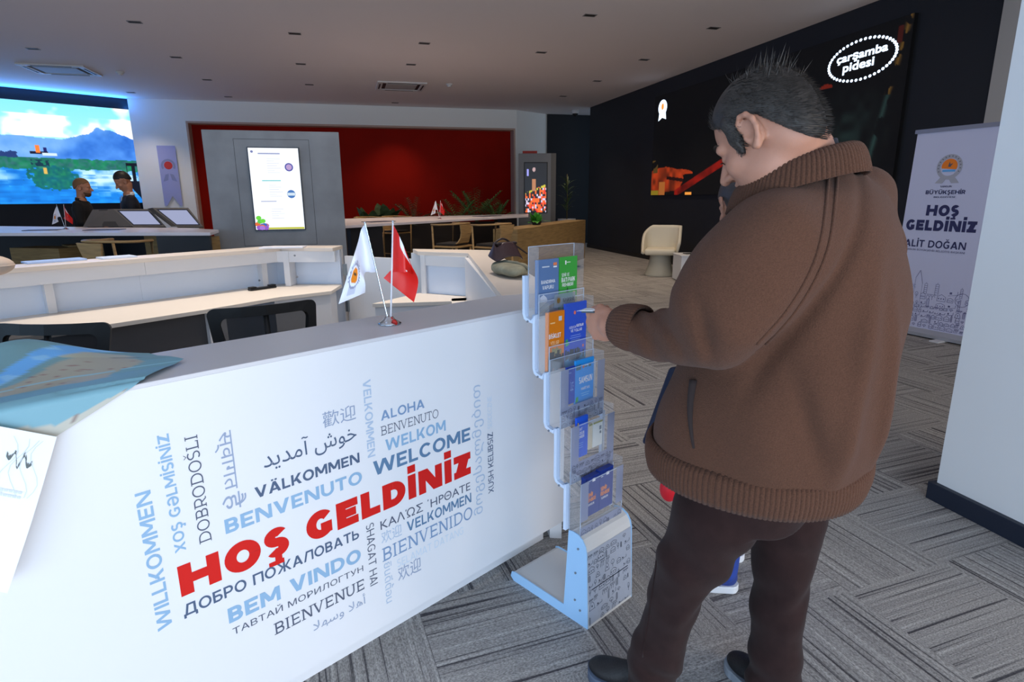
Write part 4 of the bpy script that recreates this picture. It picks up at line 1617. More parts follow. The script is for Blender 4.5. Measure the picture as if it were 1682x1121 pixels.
# ------------------------------------------------------------------ brochures in the pockets
def brochure(level, x0, x1, z0, z1, col, label, lines=(), extra=(), lean=0., thick=.008, dy=.012, name='brochure'):
    zt, zb, y = LEV[level]
    y0 = y + dy
    b = sp(x0, y0 + thick / 2, z0)
    t = thing(name, label, 'brochure', b, 'brochures in the stand')
    kx = lean
    vs = [sp(x + kx * (z - z0), yy, z) for z in (z0, z1) for x, yy in ((x0, y0), (x1, y0), (x1, y0 + thick), (x0, y0 + thick))]
    MB().add(vs, [(3, 2, 1, 0), (4, 5, 6, 7), (0, 1, 5, 4), (1, 2, 6, 5), (2, 3, 7, 6), (3, 0, 4, 7)]).build('pages', mat('print_%02x%02x%02x' % col, col, .3), t)
    fr = (sp(x0, y0, z0), SX, Vector((0, 0, 1)))
    for n, (kind, c, a) in enumerate(lines):
        m = MB()
        if kind == 'w':
            s, xa, za, xb, zb_, w = a
            write(m, s, fr, xa, za, xb, zb_, w, off=.0005)
        elif kind == 'b':
            m.polys([_r(*a)], fr, .0005)
        elif kind == 'p':
            m.polys(a, fr, .0007)
        elif kind == 'o':
            m.polys([ellipse_poly(*a)], fr, .0007)
        m.build({'w': 'cover_words', 'b': 'cover_band', 'p': 'cover_picture', 'o': 'cover_picture'}[kind], mat('cover_%02x%02x%02x' % c, c, .4), t)
    return t


WHT = (240, 244, 248)


def skyline(x0, x1, z0, n, h, seed):
    r_ = random.Random(seed)
    out = []
    for q in range(n):
        a = x0 + (x1 - x0) * r_.random()
        b = min(x1, a + r_.uniform(.006, .02))
        a = min(a, b - .003)
        out.append(_r(a, z0 + h * .5 * r_.random() ** 2, b, z0 + h * r_.uniform(.4, 1)))
    return out


brochure(0, .012, .118, 1.095, 1.29, (94, 126, 176), 'slate blue brochure with a ship at the bottom in the top pocket',
         [('w', WHT, ('BANDIRMA', .018, .112, .088, .124, .2)), ('w', WHT, ('VAPURU', .024, .092, .080, .105, .2)), ('b', (214, 224, 236), (.022, .168, .058, .172)), ('b', (232, 132, 84), (.078, .172, .096, .182)), ('b', WHT, (.078, .165, .096, .170)),
          ('p', (206, 214, 232), [[(.012, .03), (.05, .05), (.045, .062), (.03, .074), (.012, .066)]]), ('p', (34, 44, 48), [[(.008, .006), (.09, .03), (.098, .044), (.02, .022)]])], thick=.012)
brochure(0, .121, .216, 1.095, 1.292, (62, 166, 66), 'green brochure with white title words in the top pocket',
         [('w', WHT, ('ŞEHİR VE', .012, .128, .052, .140, .17)), ('w', WHT, ('BATI PARK', .012, .108, .084, .124, .24)), ('w', WHT, ('REHBERİ', .016, .092, .074, .104, .2)), ('b', WHT, (.030, .170, .036, .184)), ('b', (206, 236, 206), (.038, .176, .058, .179)),
          ('p', (40, 92, 52), [[(.036, .07), (.05, .07), (.044, .09)]]), ('p', (216, 190, 130), skyline(.06, .092, .01, 8, .06, 2)), ('p', (196, 204, 204), [_r(.03, .0, .058, .045)]), ('p', (110, 96, 80), [_r(.035, .005, .053, .038)])])
brochure(1, .012, .096, .905, 1.115, (226, 126, 16), 'orange brochure in the second pocket',
         [('w', WHT, ('BİSİKLET', .006, .118, .066, .134, .2)), ('w', (250, 214, 160), ('YOLLARI', .014, .092, .056, .108, .18)), ('b', (190, 206, 226), (.054, .176, .070, .192)), ('b', (250, 206, 140), (.012, .170, .036, .174)),
          ('p', (48, 38, 22), skyline(.0, .082, .0, 26, .075, 7)), ('p', (150, 140, 90), skyline(.02, .078, .055, 8, .03, 8))], thick=.012)
brochure(1, .100, .214, .905, 1.135, (52, 88, 206), 'royal blue brochure with small white words in the second pocket',
         [('w', WHT, ('GEZİLECEK', .022, .138, .058, .146, .15)), ('w', WHT, ('NOKTALAR', .060, .140, .098, .150, .24)), ('w', WHT, ('VE YOLLAR', .030, .124, .090, .134, .17)), ('b', (150, 176, 236), (.030, .110, .082, .112)), ('b', (150, 176, 236), (.026, .102, .086, .104)), ('b', (150, 176, 236), (.032, .094, .080, .096)),
          ('o', (232, 120, 100), (.050, .194, .006, .007, 12)), ('b', (190, 206, 246), (.060, .196, .086, .199)), ('p', (60, 176, 110), [[(.004, .075), (.022, .082), (.012, .104), (.002, .098)]]),
          ('p', (92, 176, 232), [_r(.0, .0, .112, .038)]), ('p', (40, 46, 56), skyline(.0, .11, .02, 18, .045, 9)), ('o', (220, 120, 120), (.098, .066, .005, .006, 10))])
brochure(2, .052, .094, .79, .925, (34, 70, 184), 'narrow dark blue brochure standing in the third pocket',
         [('w', (150, 186, 240), ('İLÇE', .018, .04, .034, .09, None)), ('b', (120, 160, 230), (.008, .112, .022, .115))])
brochure(2, .098, .196, .735, .940, (42, 154, 240), 'bright sky blue brochure in the third pocket',
         [('w', WHT, ('SAMSUN', .018, .118, .090, .142, .26)), ('w', WHT, ('HARİTASI', .030, .092, .076, .102, .18)), ('b', (150, 212, 250), (.030, .078, .076, .080)), ('b', (150, 212, 250), (.034, .070, .072, .072)), ('o', (226, 120, 70), (.040, .178, .005, .006, 10)), ('b', (196, 230, 252), (.048, .179, .070, .182)),
          ('p', (64, 176, 90), [[(.0, .050), (.016, .054), (.014, .072), (.002, .070)]]), ('p', (70, 110, 130), skyline(.0, .098, .170, 7, .02, 12))])
brochure(3, .048, .108, .605, .755, (30, 92, 220), 'blue brochure with white lines of text in the fourth pocket',
         [('w', WHT, ('MÜZELER', .004, .086, .040, .096, .2)), ('w', WHT, ('REHBERİ', .004, .072, .040, .083, .2)), ('w', WHT, ('KENT', .004, .100, .030, .110, .16)), ('b', (130, 176, 240), (.008, .052, .036, .054)), ('b', (130, 176, 240), (.008, .044, .034, .046)), ('b', (130, 176, 240), (.008, .036, .034, .038)), ('b', (230, 190, 110), (.004, .122, .010, .132))])
for k, (xa, col, lab) in enumerate(((.114, (222, 208, 180), 'beige booklet in the fourth pocket, next to the blue brochure'), (.138, (226, 230, 228), 'white booklet with small print and olive top in the fourth pocket'))):
    brochure(3, xa, xa + (.020 if k == 0 else .052), .62, .715, col, lab, [('b', (150, 150, 70), (.0, .088, .02 if k == 0 else .052, .095))] + ([('b', (120, 130, 140), (.034, .06, .046, .075)), ('b', (120, 130, 140), (.036, .045, .046, .055))] if k else []), thick=.022)
for k, xa in enumerate((.046, .124)):
    brochure(4, xa, xa + .076, .395, .545 + .004 * k, (28, 54, 142), ('navy brochure with orange title in the lowest pocket, beside the rail' if k == 0 else 'navy brochure with orange title in the lowest pocket, toward the man'),
             [('w', (240, 140, 30), ('ŞEHİR', .006, .074, .040, .090, .26)), ('w', (240, 140, 30), ('REHBERİ', .006, .055, .056, .070, .24)), ('w', (220, 226, 240), ('SAMSUN', .010, .040, .048, .049, .2)), ('b', (200, 210, 232), (.006, .128, .018, .131)), ('b', (232, 236, 244), (.036, .128, .052, .140))], thick=.02)
# the crest sticker on the top front
fr = (sp(.082, LEV[0][2] - .0016, 1.118), SX, Vector((0, 0, 1)))
MB().polys([_r(0, 0, .112, .048)], fr, 0).build('sticker', mat('sticker_clear', (150, 170, 186), .3, alpha=.6), stand)
m = MB().polys([ellipse_poly(.021, .024, .016, .017, 18)], fr, .0008)
m.build('sticker_crest', mat('sticker_grey', (120, 126, 134), .4), stand)
MB().polys([ellipse_poly(.021, .025, .009, .010, 14)], fr, .0014).build('sticker_sun', mat('sticker_brown', (150, 120, 60), .4), stand)
m = write(MB(), 'BÜYÜKŞEHİR', fr, .044, .018, .104, .030, .2, off=.0008)
m.build('sticker_words', mat('sticker_ink', (46, 54, 66), .5), stand)

# ================================================================== farther into the room
CONC = mat('concrete_panel', (146, 150, 156), .7, var=.16, scale=2.2, bump=.05, bscale=30)
DARKM = mat('dark_metal', (34, 36, 42), .45)
OAK = mat('oak_veneer', (176, 140, 92), .5, var=.22, scale=5, stretch=(1, 1, 9))
OAKD = mat('oak_cabinet', (150, 122, 78), .55, var=.24, scale=4, stretch=(1, 1, 10))
TABLE = mat('table_top', (244, 236, 240), .28, var=.05, scale=3)
LEAFM = mat('leaf_green', (92, 140, 76), .5, var=.35, scale=9)
LEAFD = mat('leaf_dark', (66, 88, 56), .6, var=.35, scale=9)
POT = mat('pot_white', (200, 204, 206), .5)
POTD = mat('planter_dark', (52, 44, 40), .6)

# the grey panel with the lit page
PY = 9.0
k = PY / 17.972
t = thing('screen_panel', 'freestanding grey concrete panel holding a tall lit screen', 'partition panel', (-.9, PY, 0))
x0, x1, zt = -3.54 * k, -.078 * k, 1.5 + 1.77 * k
MB().box((x0, PY, 0), (x1, PY + .22, zt)).build('panel', CONC, t, bevel=.006)
fx0, fx1 = at(381, 300, 8.9).x, at(513, 300, 8.9).x
fx0, fx1 = -1.40, -.44
m = MB()
for a, b, c, d in ((fx0, .86, fx0 + .006, 2.28), (fx1 - .006, .86, fx1, 2.28), (fx0, 2.274, fx1, 2.28), (fx0, .86, fx1, .866)):
    m.box((a, PY - .0015, b), (c, PY + .01, d))
m.build('panel_joint', mat('joint_grey', (92, 95, 100), .8), t)
dx0, dx1, dz0, dz1 = -2.448 * k, -1.176 * k, 1.5 + (.667 - 1.5) * k, 1.5 + 1.325 * k
scr = MB().box((dx0 - .012, PY - .03, dz0 - .012), (dx1 + .012, PY, dz1 + .012)).build('screen', mat('bezel_navy', (40, 50, 66), .4), t)
fr = frame((dx0, PY - .031, dz0), (1, 0, 0))
W_, H_ = dx1 - dx0, dz1 - dz0
MB().polys([_r(0, 0, W_, H_)], fr, 0).build('lit_page', mat('page_white', (30, 30, 30), emit=(244, 248, 255), strength=1.15), scr)


def lit(c, s=1.0):
    return mat('lit_%02x%02x%02x' % c, (30, 30, 30), emit=c, strength=s)


m1, m2, m3 = MB(), MB(), MB()
m1.polys([_r(.12 * W_ / .64, .925 * H_, .40 * W_ / .64, .940 * H_), _r(.1, .625 * H_ - .30, .30, .634 * H_ - .30)], fr, .001)
m2.polys([_r(.14, .60 * H_, .38, .612 * H_)], fr, .001)
for a, b in ((.895, .70), (.555, .41), (.275, .14)):
    q = b
    i = 0
    while q < a:
        i += 1
        wd = (.16, .2, .12, .22)[i % 4]
        m3.polys([_r(.22, q * H_, .22 + wd * .8, q * H_ + .005)], fr, .001)
        q += .028
m1.build('page_heading', lit((150, 160, 200)), scr)
m2.build('page_heading', lit((110, 210, 214)), scr)
m3.build('page_text', lit((206, 212, 224)), scr)
for cx, cy, c1, c2 in ((.50, .77, (84, 88, 170), (190, 160, 210)), (.50, .44, (70, 120, 190), (214, 232, 246))):
    MB().polys([ellipse_poly(cx, cy * H_, .055, .055, 24)], fr, .001).build('badge', lit(c1), scr)
    MB().polys([ellipse_poly(cx, cy * H_, .038, .038, 20)] if c1[0] > 80 else [_r(cx - .05, cy * H_ - .02, cx + .05, cy * H_ + .018)], fr, .0016).build('badge_centre', lit(c2), scr)
MB().polys([ellipse_poly(.045, .955 * H_, .018, .016, 14)], fr, .001).build('page_crest', lit((120, 128, 180)), scr)
MB().polys([_r(.14, .002, W_ - .004, .028)], fr, .001).build('page_stripe', lit((198, 200, 60)), scr)
rnd = random.Random(4)
for i in range(16):
    c = [(150, 90, 200), (110, 220, 60), (230, 110, 50), (170, 120, 220), (90, 200, 80), (60, 100, 190)][i % 6]
    a, b = rnd.uniform(.02, .15), rnd.uniform(.01, .17)
    if a * .9 + b > .24:
        b *= .4
    MB().polys([ellipse_poly(a, b, .035, .03, 12)], fr, .0012 + .0002 * i).build('page_blossom', lit(c), scr)

# ------------------------------------------------------------------ the high tables
TZ = 1.10


def table(name, poly, label, legs):
    t = thing(name, label, 'table', (sum(p.x for p in poly) / len(poly), sum(p.y for p in poly) / len(poly), 0))
    MB().prism([(p.x, p.y) for p in poly], TZ - .04, TZ).build('table_top', TABLE, t, bevel=.004)
    for q, (x, y, a) in enumerate(legs):
        M = Matrix.Translation((x, y, 0)) @ Matrix.Rotation(a, 4, 'Z')
        MB().box((-.30, -.05, 0), (.30, .05, TZ - .04), M).build('leg', DARKM, t)
    return t


def tz(px, py):
    return at_z(px, py, TZ)


lt = [tz(-70, 383), tz(345, 382), tz(359, 377.5), tz(300, 374.5), tz(-70, 371)]
table('high_table', lt, 'long pale high table in front of the lake video', [(-2.0, 8.4, 0), (-5.6, 9.6, .3)])
rt = [tz(556, 371.5), tz(722, 362), tz(868, 354.0), tz(868, 351.2), tz(722, 355), tz(566, 359.5)]
table('high_table', rt, 'long pale high table before the red wall, with ferns behind', [(.25, 9.8, .6), (3.7, 14.1, .6)])
pa, pb = at(-60, 390, 9.2), at(235, 390, 8.75)
d = (pb - pa).normalized()
M = Matrix.Translation((pa.x, pa.y, 0)) @ Matrix.Rotation(math.atan2(d.y, d.x), 4, 'Z')
L = (Vector((pb.x, pb.y)) - Vector((pa.x, pa.y))).length
t = thing('modesty_board', 'dark board under the high table in front of the lake video', 'table board', (pa.x, pa.y, 0))
MB().box((0, .25, .02), (L, .28, TZ - .042), M).build('board', DARKM, t)
MB().box((.1, .2, 0), (L - .1, .33, .02), M).build('foot_rail', DARKM, t)


# ------------------------------------------------------------------ bent-wood bar chairs
def bar_chair():
    t = thing('bar_armchair', '', 'chair', (0, 0, 0), 'wooden bar chairs at the high tables')
    SZ, AZ = .78, 1.10
    # the rail that runs round the back and along both arms
    rail = []
    for i in range(19):
        a = R(-100 + 200 * i / 18)
        rail.append((.30 * math.sin(a), -.24 * math.cos(a) + .02, AZ + .01 * math.cos(a)))
    rail = [(-.30, .20, AZ)] + rail + [(.30, .20, AZ)]
    MB().tube(rail, .024, 8, flat=.55).build('arm_rail', OAK, t, local=True, smooth=True)
    # broad back board sweeping into the seat
    m = MB()
    prof = [(-.235, AZ - .005), (-.225, .98), (-.205, .90), (-.17, .83), (-.10, SZ + .012), (.04, SZ + .002)]
    n = len(prof)
    vs = []
    for y, z in prof:
        w_ = .135 + .05 * max(0, (z - .95) / .15) + .05 * max(0, (.9 - z) / .12)
        vs += [(-w_, y, z), (w_, y, z)]
    m.add(vs, [(2 * i, 2 * i + 1, 2 * i + 3, 2 * i + 2) for i in range(n - 1)])
    m.build('back_board', OAK, t, local=True, thick=.016)
    MB().rbox((-.23, -.2, SZ - .03), (.23, .22, SZ), .012).build('seat', OAK, t, local=True)
    MB().rbox((-.21, -.15, SZ + .001), (.21, .20, SZ + .04), .018).build('seat_pad', mat('seat_pad', (44, 40, 38), .8), t, local=True)
    for sx in (-1, 1):
        for sy in (-1, 1):
            if sy > 0:
                MB().tube([(sx * .295, .19, AZ - .01), (sx * .25, .20, .45), (sx * .25, .22, 0)], [.014, .017, .013], 8).build('leg', OAK, t, local=True, smooth=True)
            else:
                MB().tube([(sx * .20, -.17, SZ - .02), (sx * .23, -.21, 0)], [.019, .014], 8).build('leg', OAK, t, local=True, smooth=True)
    for a, b in (((-.25, .21, .28), (.25, .21, .28)), ((-.235, -.20, .34), (-.25, .21, .34)), ((.235, -.20, .34), (.25, .21, .34))):
        MB().tube([a, b], .010, 8).build('foot_bar', OAK, t, local=True, smooth=True)
    return t


proto = bar_chair()
spots = [(187, 405, 6.0, -38, 'oak bar chair at the high table in front of the lake video'),
         (745, 385, 9.3, 48, 'oak bar chair before the red wall, closer to the white table flag'),
         (812, 382, 9.1, 40, 'oak bar chair touching the planter cabinet, above the handbag'),
         (650, 385, 13.0, -138, 'oak bar chair in the dark beyond the high table, behind the red table flag'),
         (605, 388, 12.6, -130, 'oak bar chair in the dark beyond the high table, behind the white table flag')]
for i, (px, py, v, a, lab) in enumerate(spots):
    o = proto if i == 0 else copy_tree(proto)
    p = at(px, py, v)
    o.location = (p.x, p.y, 0)
    o.rotation_euler.z = R(a)
    o['label'] = lab


# ------------------------------------------------------------------ cabinets
def cabinet(a, b, depth, z0, z1, label, mat_=OAKD):
    """a on its front edge to b, plain boards on a recessed foot"""
    d = Vector((b.x - a.x, b.y - a.y, 0))
    L = d.length
    M = Matrix.Translation((a.x, a.y, 0)) @ Matrix.Rotation(math.atan2(d.y, d.x), 4, 'Z')
    t = thing('planter_cabinet', label, 'cabinet', (a.x, a.y, 0))
    MB().box((0, 0, z0), (L, .02, z1 - .02), M).build('front_board', mat_, t)
    MB().box((0, .02, z0), (.02, depth, z1 - .02), M).build('end_board', mat_, t)
    MB().box((L - .02, .02, z0), (L, depth, z1 - .02), M).build('end_board', mat_, t)
    MB().box((.02, depth - .02, z0), (L - .02, depth, z1 - .02), M).build('back_board', mat_, t)
    MB().box((0, 0, z1 - .02), (L, depth, z1), M).build('top_board', mat_, t)
    MB().box((.02, .02, z0), (L - .02, depth - .02, z0 + .02), M).build('bottom_board', mat_, t)
    for x in (.15, L - .2):
        MB().box((x, depth * .3, 0), (x + .05, depth * .3 + .05, z0), M).build('leg', DARKM, t)
        MB().box((x - .06, depth * .15, 0), (x + .11, depth * .7, .012), M).build('foot_plate', DARKM, t)
    return t


def floor_at(px, py, v):
    p = at(px, py, v)
    return Vector((p.x, p.y, 0))


ca, cb = floor_at(850, 400, 9.5), floor_at(961, 400, 13.2)
cabinet(ca, cb, .42, .17, 1.0, 'long oak planter cabinet with a small green plant on top')
cabinet(floor_at(18, 420, 8.35), floor_at(98, 420, 8.15), .4, .05, .86, 'light oak low cabinet under the high table, at the corner by the lake video')
cabinet(floor_at(114, 420, 8.40), floor_at(172, 420, 8.7), .4, .05, .88, 'curving oak low cabinet under the table, behind the bar chair')
cabinet(floor_at(238, 400, 8.2), floor_at(342, 400, 7.85), .2, .05, 1.02, 'brown oak cabinet under the table, beside the grey screen panel')


# ------------------------------------------------------------------ plants
def blade(m, base, direction, length, width, droop, n=6):
    d = Vector(direction).normalized()
    side = d.cross(Vector((0, 0, 1)))
    if side.length < .1:
        side = Vector((1, 0, 0))
    side.normalize()
    vs = []
    for i in range(n + 1):
        k = i / n
        c = Vector(base) + d * length * k + Vector((0, 0, -droop * length * k * k))
        w_ = width * math.sin(math.pi * min(1, .12 + k * .88)) * .5 + .0005
        vs += [c - side * w_, c + side * w_]
    m.add(vs, [(2 * i, 2 * i + 1, 2 * i + 3, 2 * i + 2) for i in range(n)])


def plant(loc, h, spread, label, leaves, kind, mat_, pot_h, pot_r, pot_m, seed, name='potted_plant'):
    rnd = random.Random(seed)
    t = thing(name, label, 'plant', loc)
    MB().lathe([(pot_r * .72, 0), (pot_r, pot_h), (pot_r * .9, pot_h), (pot_r * .86, pot_h * .9)], 20).build('pot', pot_m, t, local=True, smooth=False)
    m = MB()
    sm = MB()
    for i in range(leaves):
        a = 2 * math.pi * (i * .381 + rnd.uniform(-.05, .05))
        if kind == 'palm':
            el = rnd.uniform(.5, 1.35)
            tip_d = Vector((math.cos(a) * math.cos(el), math.sin(a) * math.cos(el), math.sin(el)))
            L = h * rnd.uniform(.75, 1.1)
            base = Vector((0, 0, pot_h * .9))
            pts = [base + tip_d * L * q / 6 * 1.0 + Vector((0, 0, -.22 * L * (q / 6) ** 2)) for q in range(7)]
            sm.tube(pts, [.006, .006, .005, .005, .004, .003, .002], 5, cap=False)
            for q in range(2, 7):
                for s in (-1, 1):
                    sd = tip_d.cross(Vector((0, 0, 1))).normalized() * s
                    for hh in (0, .5):
                        b = pts[q - 1].lerp(pts[q], hh)
                        blade(m, b, tip_d * .6 + sd * .8 + Vector((0, 0, .1)), spread * .55 * (1 - abs(q - 3.5) / 6), .030, .35, 4)
        elif kind == 'sword':
            el = rnd.uniform(.7, 1.45)
            z = pot_h * .9 + h * rnd.uniform(.2, .75)
            blade(m, (0, 0, z), (math.cos(a) * math.cos(el), math.sin(a) * math.cos(el), math.sin(el)), spread * rnd.uniform(.8, 1.2), .03, .5)
        else:
            el = rnd.uniform(.1, 1.4)
            blade(m, (rnd.uniform(-.4, .4) * spread, rnd.uniform(-.4, .4) * spread, pot_h * .9), (math.cos(a) * math.cos(el), math.sin(a) * math.cos(el), math.sin(el)), h * rnd.uniform(.6, 1.1), h * .34, .3, 5)
    if kind == 'sword':
        sm.tube([(0, 0, pot_h * .8), (.01, 0, pot_h + h * .4), (0, .01, pot_h + h * .85)], [.02, .016, .01], 8)
    if sm.v:
        sm.build('stems', mat('plant_stem', (88, 84, 52), .7), t, local=True, smooth=True)
    m.build('foliage', mat_, t, local=True)
    return t


for i, (px, v, h, sp_, kind, lab) in enumerate(((603, 13.55, .60, .34, 'leafy', 'dark bushy plant behind the table, closest to the grey screen panel'),
                                               (633, 13.75, .74, .30, 'leafy', 'tall dark narrow plant behind the table, second from the grey panel'),
                                               (680, 14.0, .78, .42, 'palm', 'thin low fern behind the table, before the small table flags'),
                                               (752, 14.2, .80, .46, 'palm', 'green fern just beyond the small flags on the far table'),
                                               (782, 14.6, 1.15, .60, 'palm', 'largest feathery palm in front of the red wall'),
                                               (815, 14.8, .75, .46, 'palm', 'low palm by the red wall, next to the recess edge'))):
    p = at(px, 358, v)
    plant((p.x, p.y, .885), h, sp_, lab, 26 if kind == 'leafy' else 13, kind, LEAFD if i < 3 else LEAFM, .02, .10, POTD, 30 + i, 'potted_fern' if kind == 'palm' else 'leafy_plant')
pa, pb = at(560, 380, 13.3), at(842, 380, 14.95)
d = Vector((pb.x - pa.x, pb.y - pa.y, 0))
M = Matrix.Translation((pa.x, pa.y, 0)) @ Matrix.Rotation(math.atan2(d.y, d.x), 4, 'Z')
L = d.length
t = thing('planter_trough', 'long dark planter trough with ferns before the red wall', 'planter', (pa.x, pa.y, 0))
MB().box((0, -.22, .02), (L, -.19, .92), M).build('front_board', POTD, t)
MB().box((0, .19, .02), (L, .22, .92), M).build('back_board', POTD, t)
MB().box((0, -.19, .02), (.03, .19, .92), M).build('end_board', POTD, t)
MB().box((L - .03, -.19, .02), (L, .19, .92), M).build('end_board', POTD, t)
MB().box((.03, -.19, .80), (L - .03, .19, .884), M).build('soil', mat('soil', (44, 34, 26), .95), t)
MB().box((.1, -.15, 0), (L - .1, .15, .02), M).build('foot', DARKM, t)
p = at(880, 361, 11.0)
plant((p.x + .05, p.y + .12, 1.0), .26, .16, 'small bright green plant on the oak planter cabinet', 36, 'leafy', mat('leaf_bright', (74, 150, 50), .5, var=.3, scale=12), .06, .10, POTD, 77)
p = at(931, 350, 16.2)
plant((p.x, p.y, .0), 1.35, .55, 'tall dark sword-leaved plant in a white pot by the niche', 46, 'sword', LEAFD, .92, .24, POT, 78, 'tall_plant')

# ------------------------------------------------------------------ the standing kiosk
p0, p1 = floor_at(852, 300, 15.0), floor_at(905, 300, 15.0)
d = Vector((p1.x - p0.x, p1.y - p0.y, 0))
L = d.length
M = Matrix.Translation((p0.x, p0.y, 0)) @ Matrix.Rotation(math.atan2(d.y, d.x), 4, 'Z')
t = thing('display_kiosk', 'grey standing kiosk with a dark screen of glowing food', 'kiosk', (p0.x, p0.y, 0))
zt = at(880, 252, 15).z
MB().box((0, 0, 0), (L, .30, zt), M).build('body', mat('kiosk_grey', (120, 122, 126), .55), t, bevel=.008)
MB().box((L, .02, 0), (L + .12, .28, zt), M).build('side_body', mat('kiosk_side', (96, 94, 92), .6), t)
MB().box((.1, .05, zt), (.45, .25, zt + .06), M).build('red_box', mat('kiosk_red', (160, 40, 26), .6), t)
z0, z1 = at(880, 349, 15).z, at(880, 268, 15).z
xo = (862 - 852) / 53 * L
nx, ny = 60, 96
rs = np.random.RandomState(3)
img = np.zeros((ny, nx, 3)) + np.array([.03, .02, .05])
X, Y = np.meshgrid(np.linspace(0, 1, nx), np.linspace(0, 1, ny))
blk = rs.rand(24, 15)
bi = blk[(Y * 23.9).astype(int), (X * 14.9).astype(int)]
blk2 = rs.rand(24, 15)
bj = blk2[(Y * 23.9).astype(int), (X * 14.9).astype(int)]
pile = (Y > .60 - .18 * X * (X > .1)) & (np.abs(X - .5) < .47)
img[pile & (bi > .4)] = (.95, .40, .10)
img[pile & (bi > .55) & (bj > .6)] = (.9, .12, .08)
img[pile & (bi > .8)] = (.85, .8, .9)
img[pile & (np.abs(Y - (.60 - .18 * X)) < .05) & (bj > .4)] = (.8, .75, .2)
img[pile & (bi < .3)] = (.06, .02, .03)
img[(np.abs(X - .42) < .085) & (Y > .32) & (Y < .56)] = (.72, .48, .32)
img[np.hypot((X - .42), (Y - .13) * 1.6) < .07] = (.75, .62, .62)
img[(np.abs(X - .13) < .04) & (Y > .12) & (Y < .26)] = (.62, .62, .95)
sc = MB().box((xo - .02, -.02, z0 - .02), (xo + (898 - 862) / 53 * L + .02, 0, z1 + .02), M).build('screen', mat('screen_black'), t)
e = M @ Vector((xo, -.021, z0))
paint('lit_picture', frame(e, d), (898 - 862) / 53 * L, z1 - z0, img, mat('kiosk_picture', attr='emit', emit=(255, 255, 255), strength=1.1, rough=.3), sc, .001)

# ------------------------------------------------------------------ touch screens on the long table
for px0, px1, ptop, pbot, v, side, lab in (((186, 246), (218, 272), 343.5, 371.5, 8.98, True, 'tilted touch screen next to the two men, dark side turned to the flags'),
                                           ((250, 309), (290, 333), 341.5, 368.5, 8.85, True, 'tilted touch screen next to the grey screen panel')):
    a, b = at(px0[0], ptop, v + .28), at(px0[1], ptop, v + .22)
    c, d_ = at(px1[0], pbot, v), at(px1[1], pbot, v - .05)
    zb = TZ + .012
    c.z = d_.z = zb
    t = thing('touch_screen', lab, 'touch screen', (c.x, c.y, TZ))
    nrm = (b - a).cross(a - c).normalized()
    if nrm.z < 0:
        nrm = -nrm
    ex, ey = (d_ - c), (a - c)
    m = MB()
    q = [c, d_, b, a]
    m.add([p - nrm * .03 for p in q] + q, [(3, 2, 1, 0), (4, 5, 6, 7), (0, 1, 5, 4), (1, 2, 6, 5), (2, 3, 7, 6), (3, 0, 4, 7)])
    m.build('frame', mat('wood_grey', (118, 112, 106), .6), t)

    def inset(s, t_, off):
        return c + (d_ - c) * s + ((a + (b - a) * s) - (c + (d_ - c) * s)) * t_ + nrm * off
    MB().add([inset(.06, .07, .002), inset(.94, .07, .002), inset(.94, .92, .002), inset(.06, .92, .002)], [(0, 1, 2, 3)]).build('bezel', mat('bezel_dark', (44, 50, 66), .4), t)
    MB().add([inset(.10, .11, .004), inset(.90, .11, .004), inset(.90, .86, .004), inset(.10, .86, .004)], [(0, 1, 2, 3)]).build('lit_glass', mat('touch_lit', (30, 30, 34), emit=(176, 184, 220), strength=.8, rough=.15), t)
    # cheek towards the end of the table
    w1 = at(px0[0] - 34, ptop + 1, v + .35)
    w0 = at(px1[0] - 82, pbot, v + .05)
    w0.z = zb
    if px0[0] < 200:
        m = MB()
        m.add([w0, c, a, w1, w0 + Vector((0, .3, 0)), c + Vector((0, .3, 0))], [(0, 1, 2, 3), (0, 3, 4), (4, 5, 1, 0), (3, 2, 5, 4), (1, 5, 2)])
        m.build('side_cheek', mat('cheek_grey', (92, 90, 90), .6), t)
        i0, i1 = w0.lerp(c, .40), w0.lerp(c, .72)
        j0, j1 = w1.lerp(a, .30), w1.lerp(a, .72)
        o_ = (c - w0).cross(a - c).normalized()
        o_ = -o_ if o_.y > 0 else o_
        MB().add([p + o_ * .003 for p in (i0, i1, j1, j0)], [(0, 1, 2, 3)]).build('cheek_band', mat('cheek_dark', (60, 60, 62), .6), t)
    else:
        m = MB()
        w1, w0 = at(px0[0] - 8, ptop + 1.5, v + .3), at(px1[0] - 9, pbot, v)
        w0.z = zb
        m.add([w0, c, a, w1, c + Vector((0, .3, 0))], [(0, 1, 2, 3), (0, 3, 4), (3, 2, 4), (1, 4, 2), (0, 4, 1)])
        m.build('side_cheek', mat('cheek_dark', (60, 60, 62), .6), t)

# ------------------------------------------------------------------ table flags far away
for (px, py, v, rz, lab) in ((108, 377, 8.3, 8, 'small white and red flag pair on the high table before the lake video'), (722, 360, 11.2, -4, 'small white and red flag pair on the far table near the ferns')):
    o = copy_tree(flags)
    p = at_z(px, py, TZ)
    o.location = (p.x, p.y, TZ)
    o.rotation_euler.z = R(rz)
    o['label'] = lab
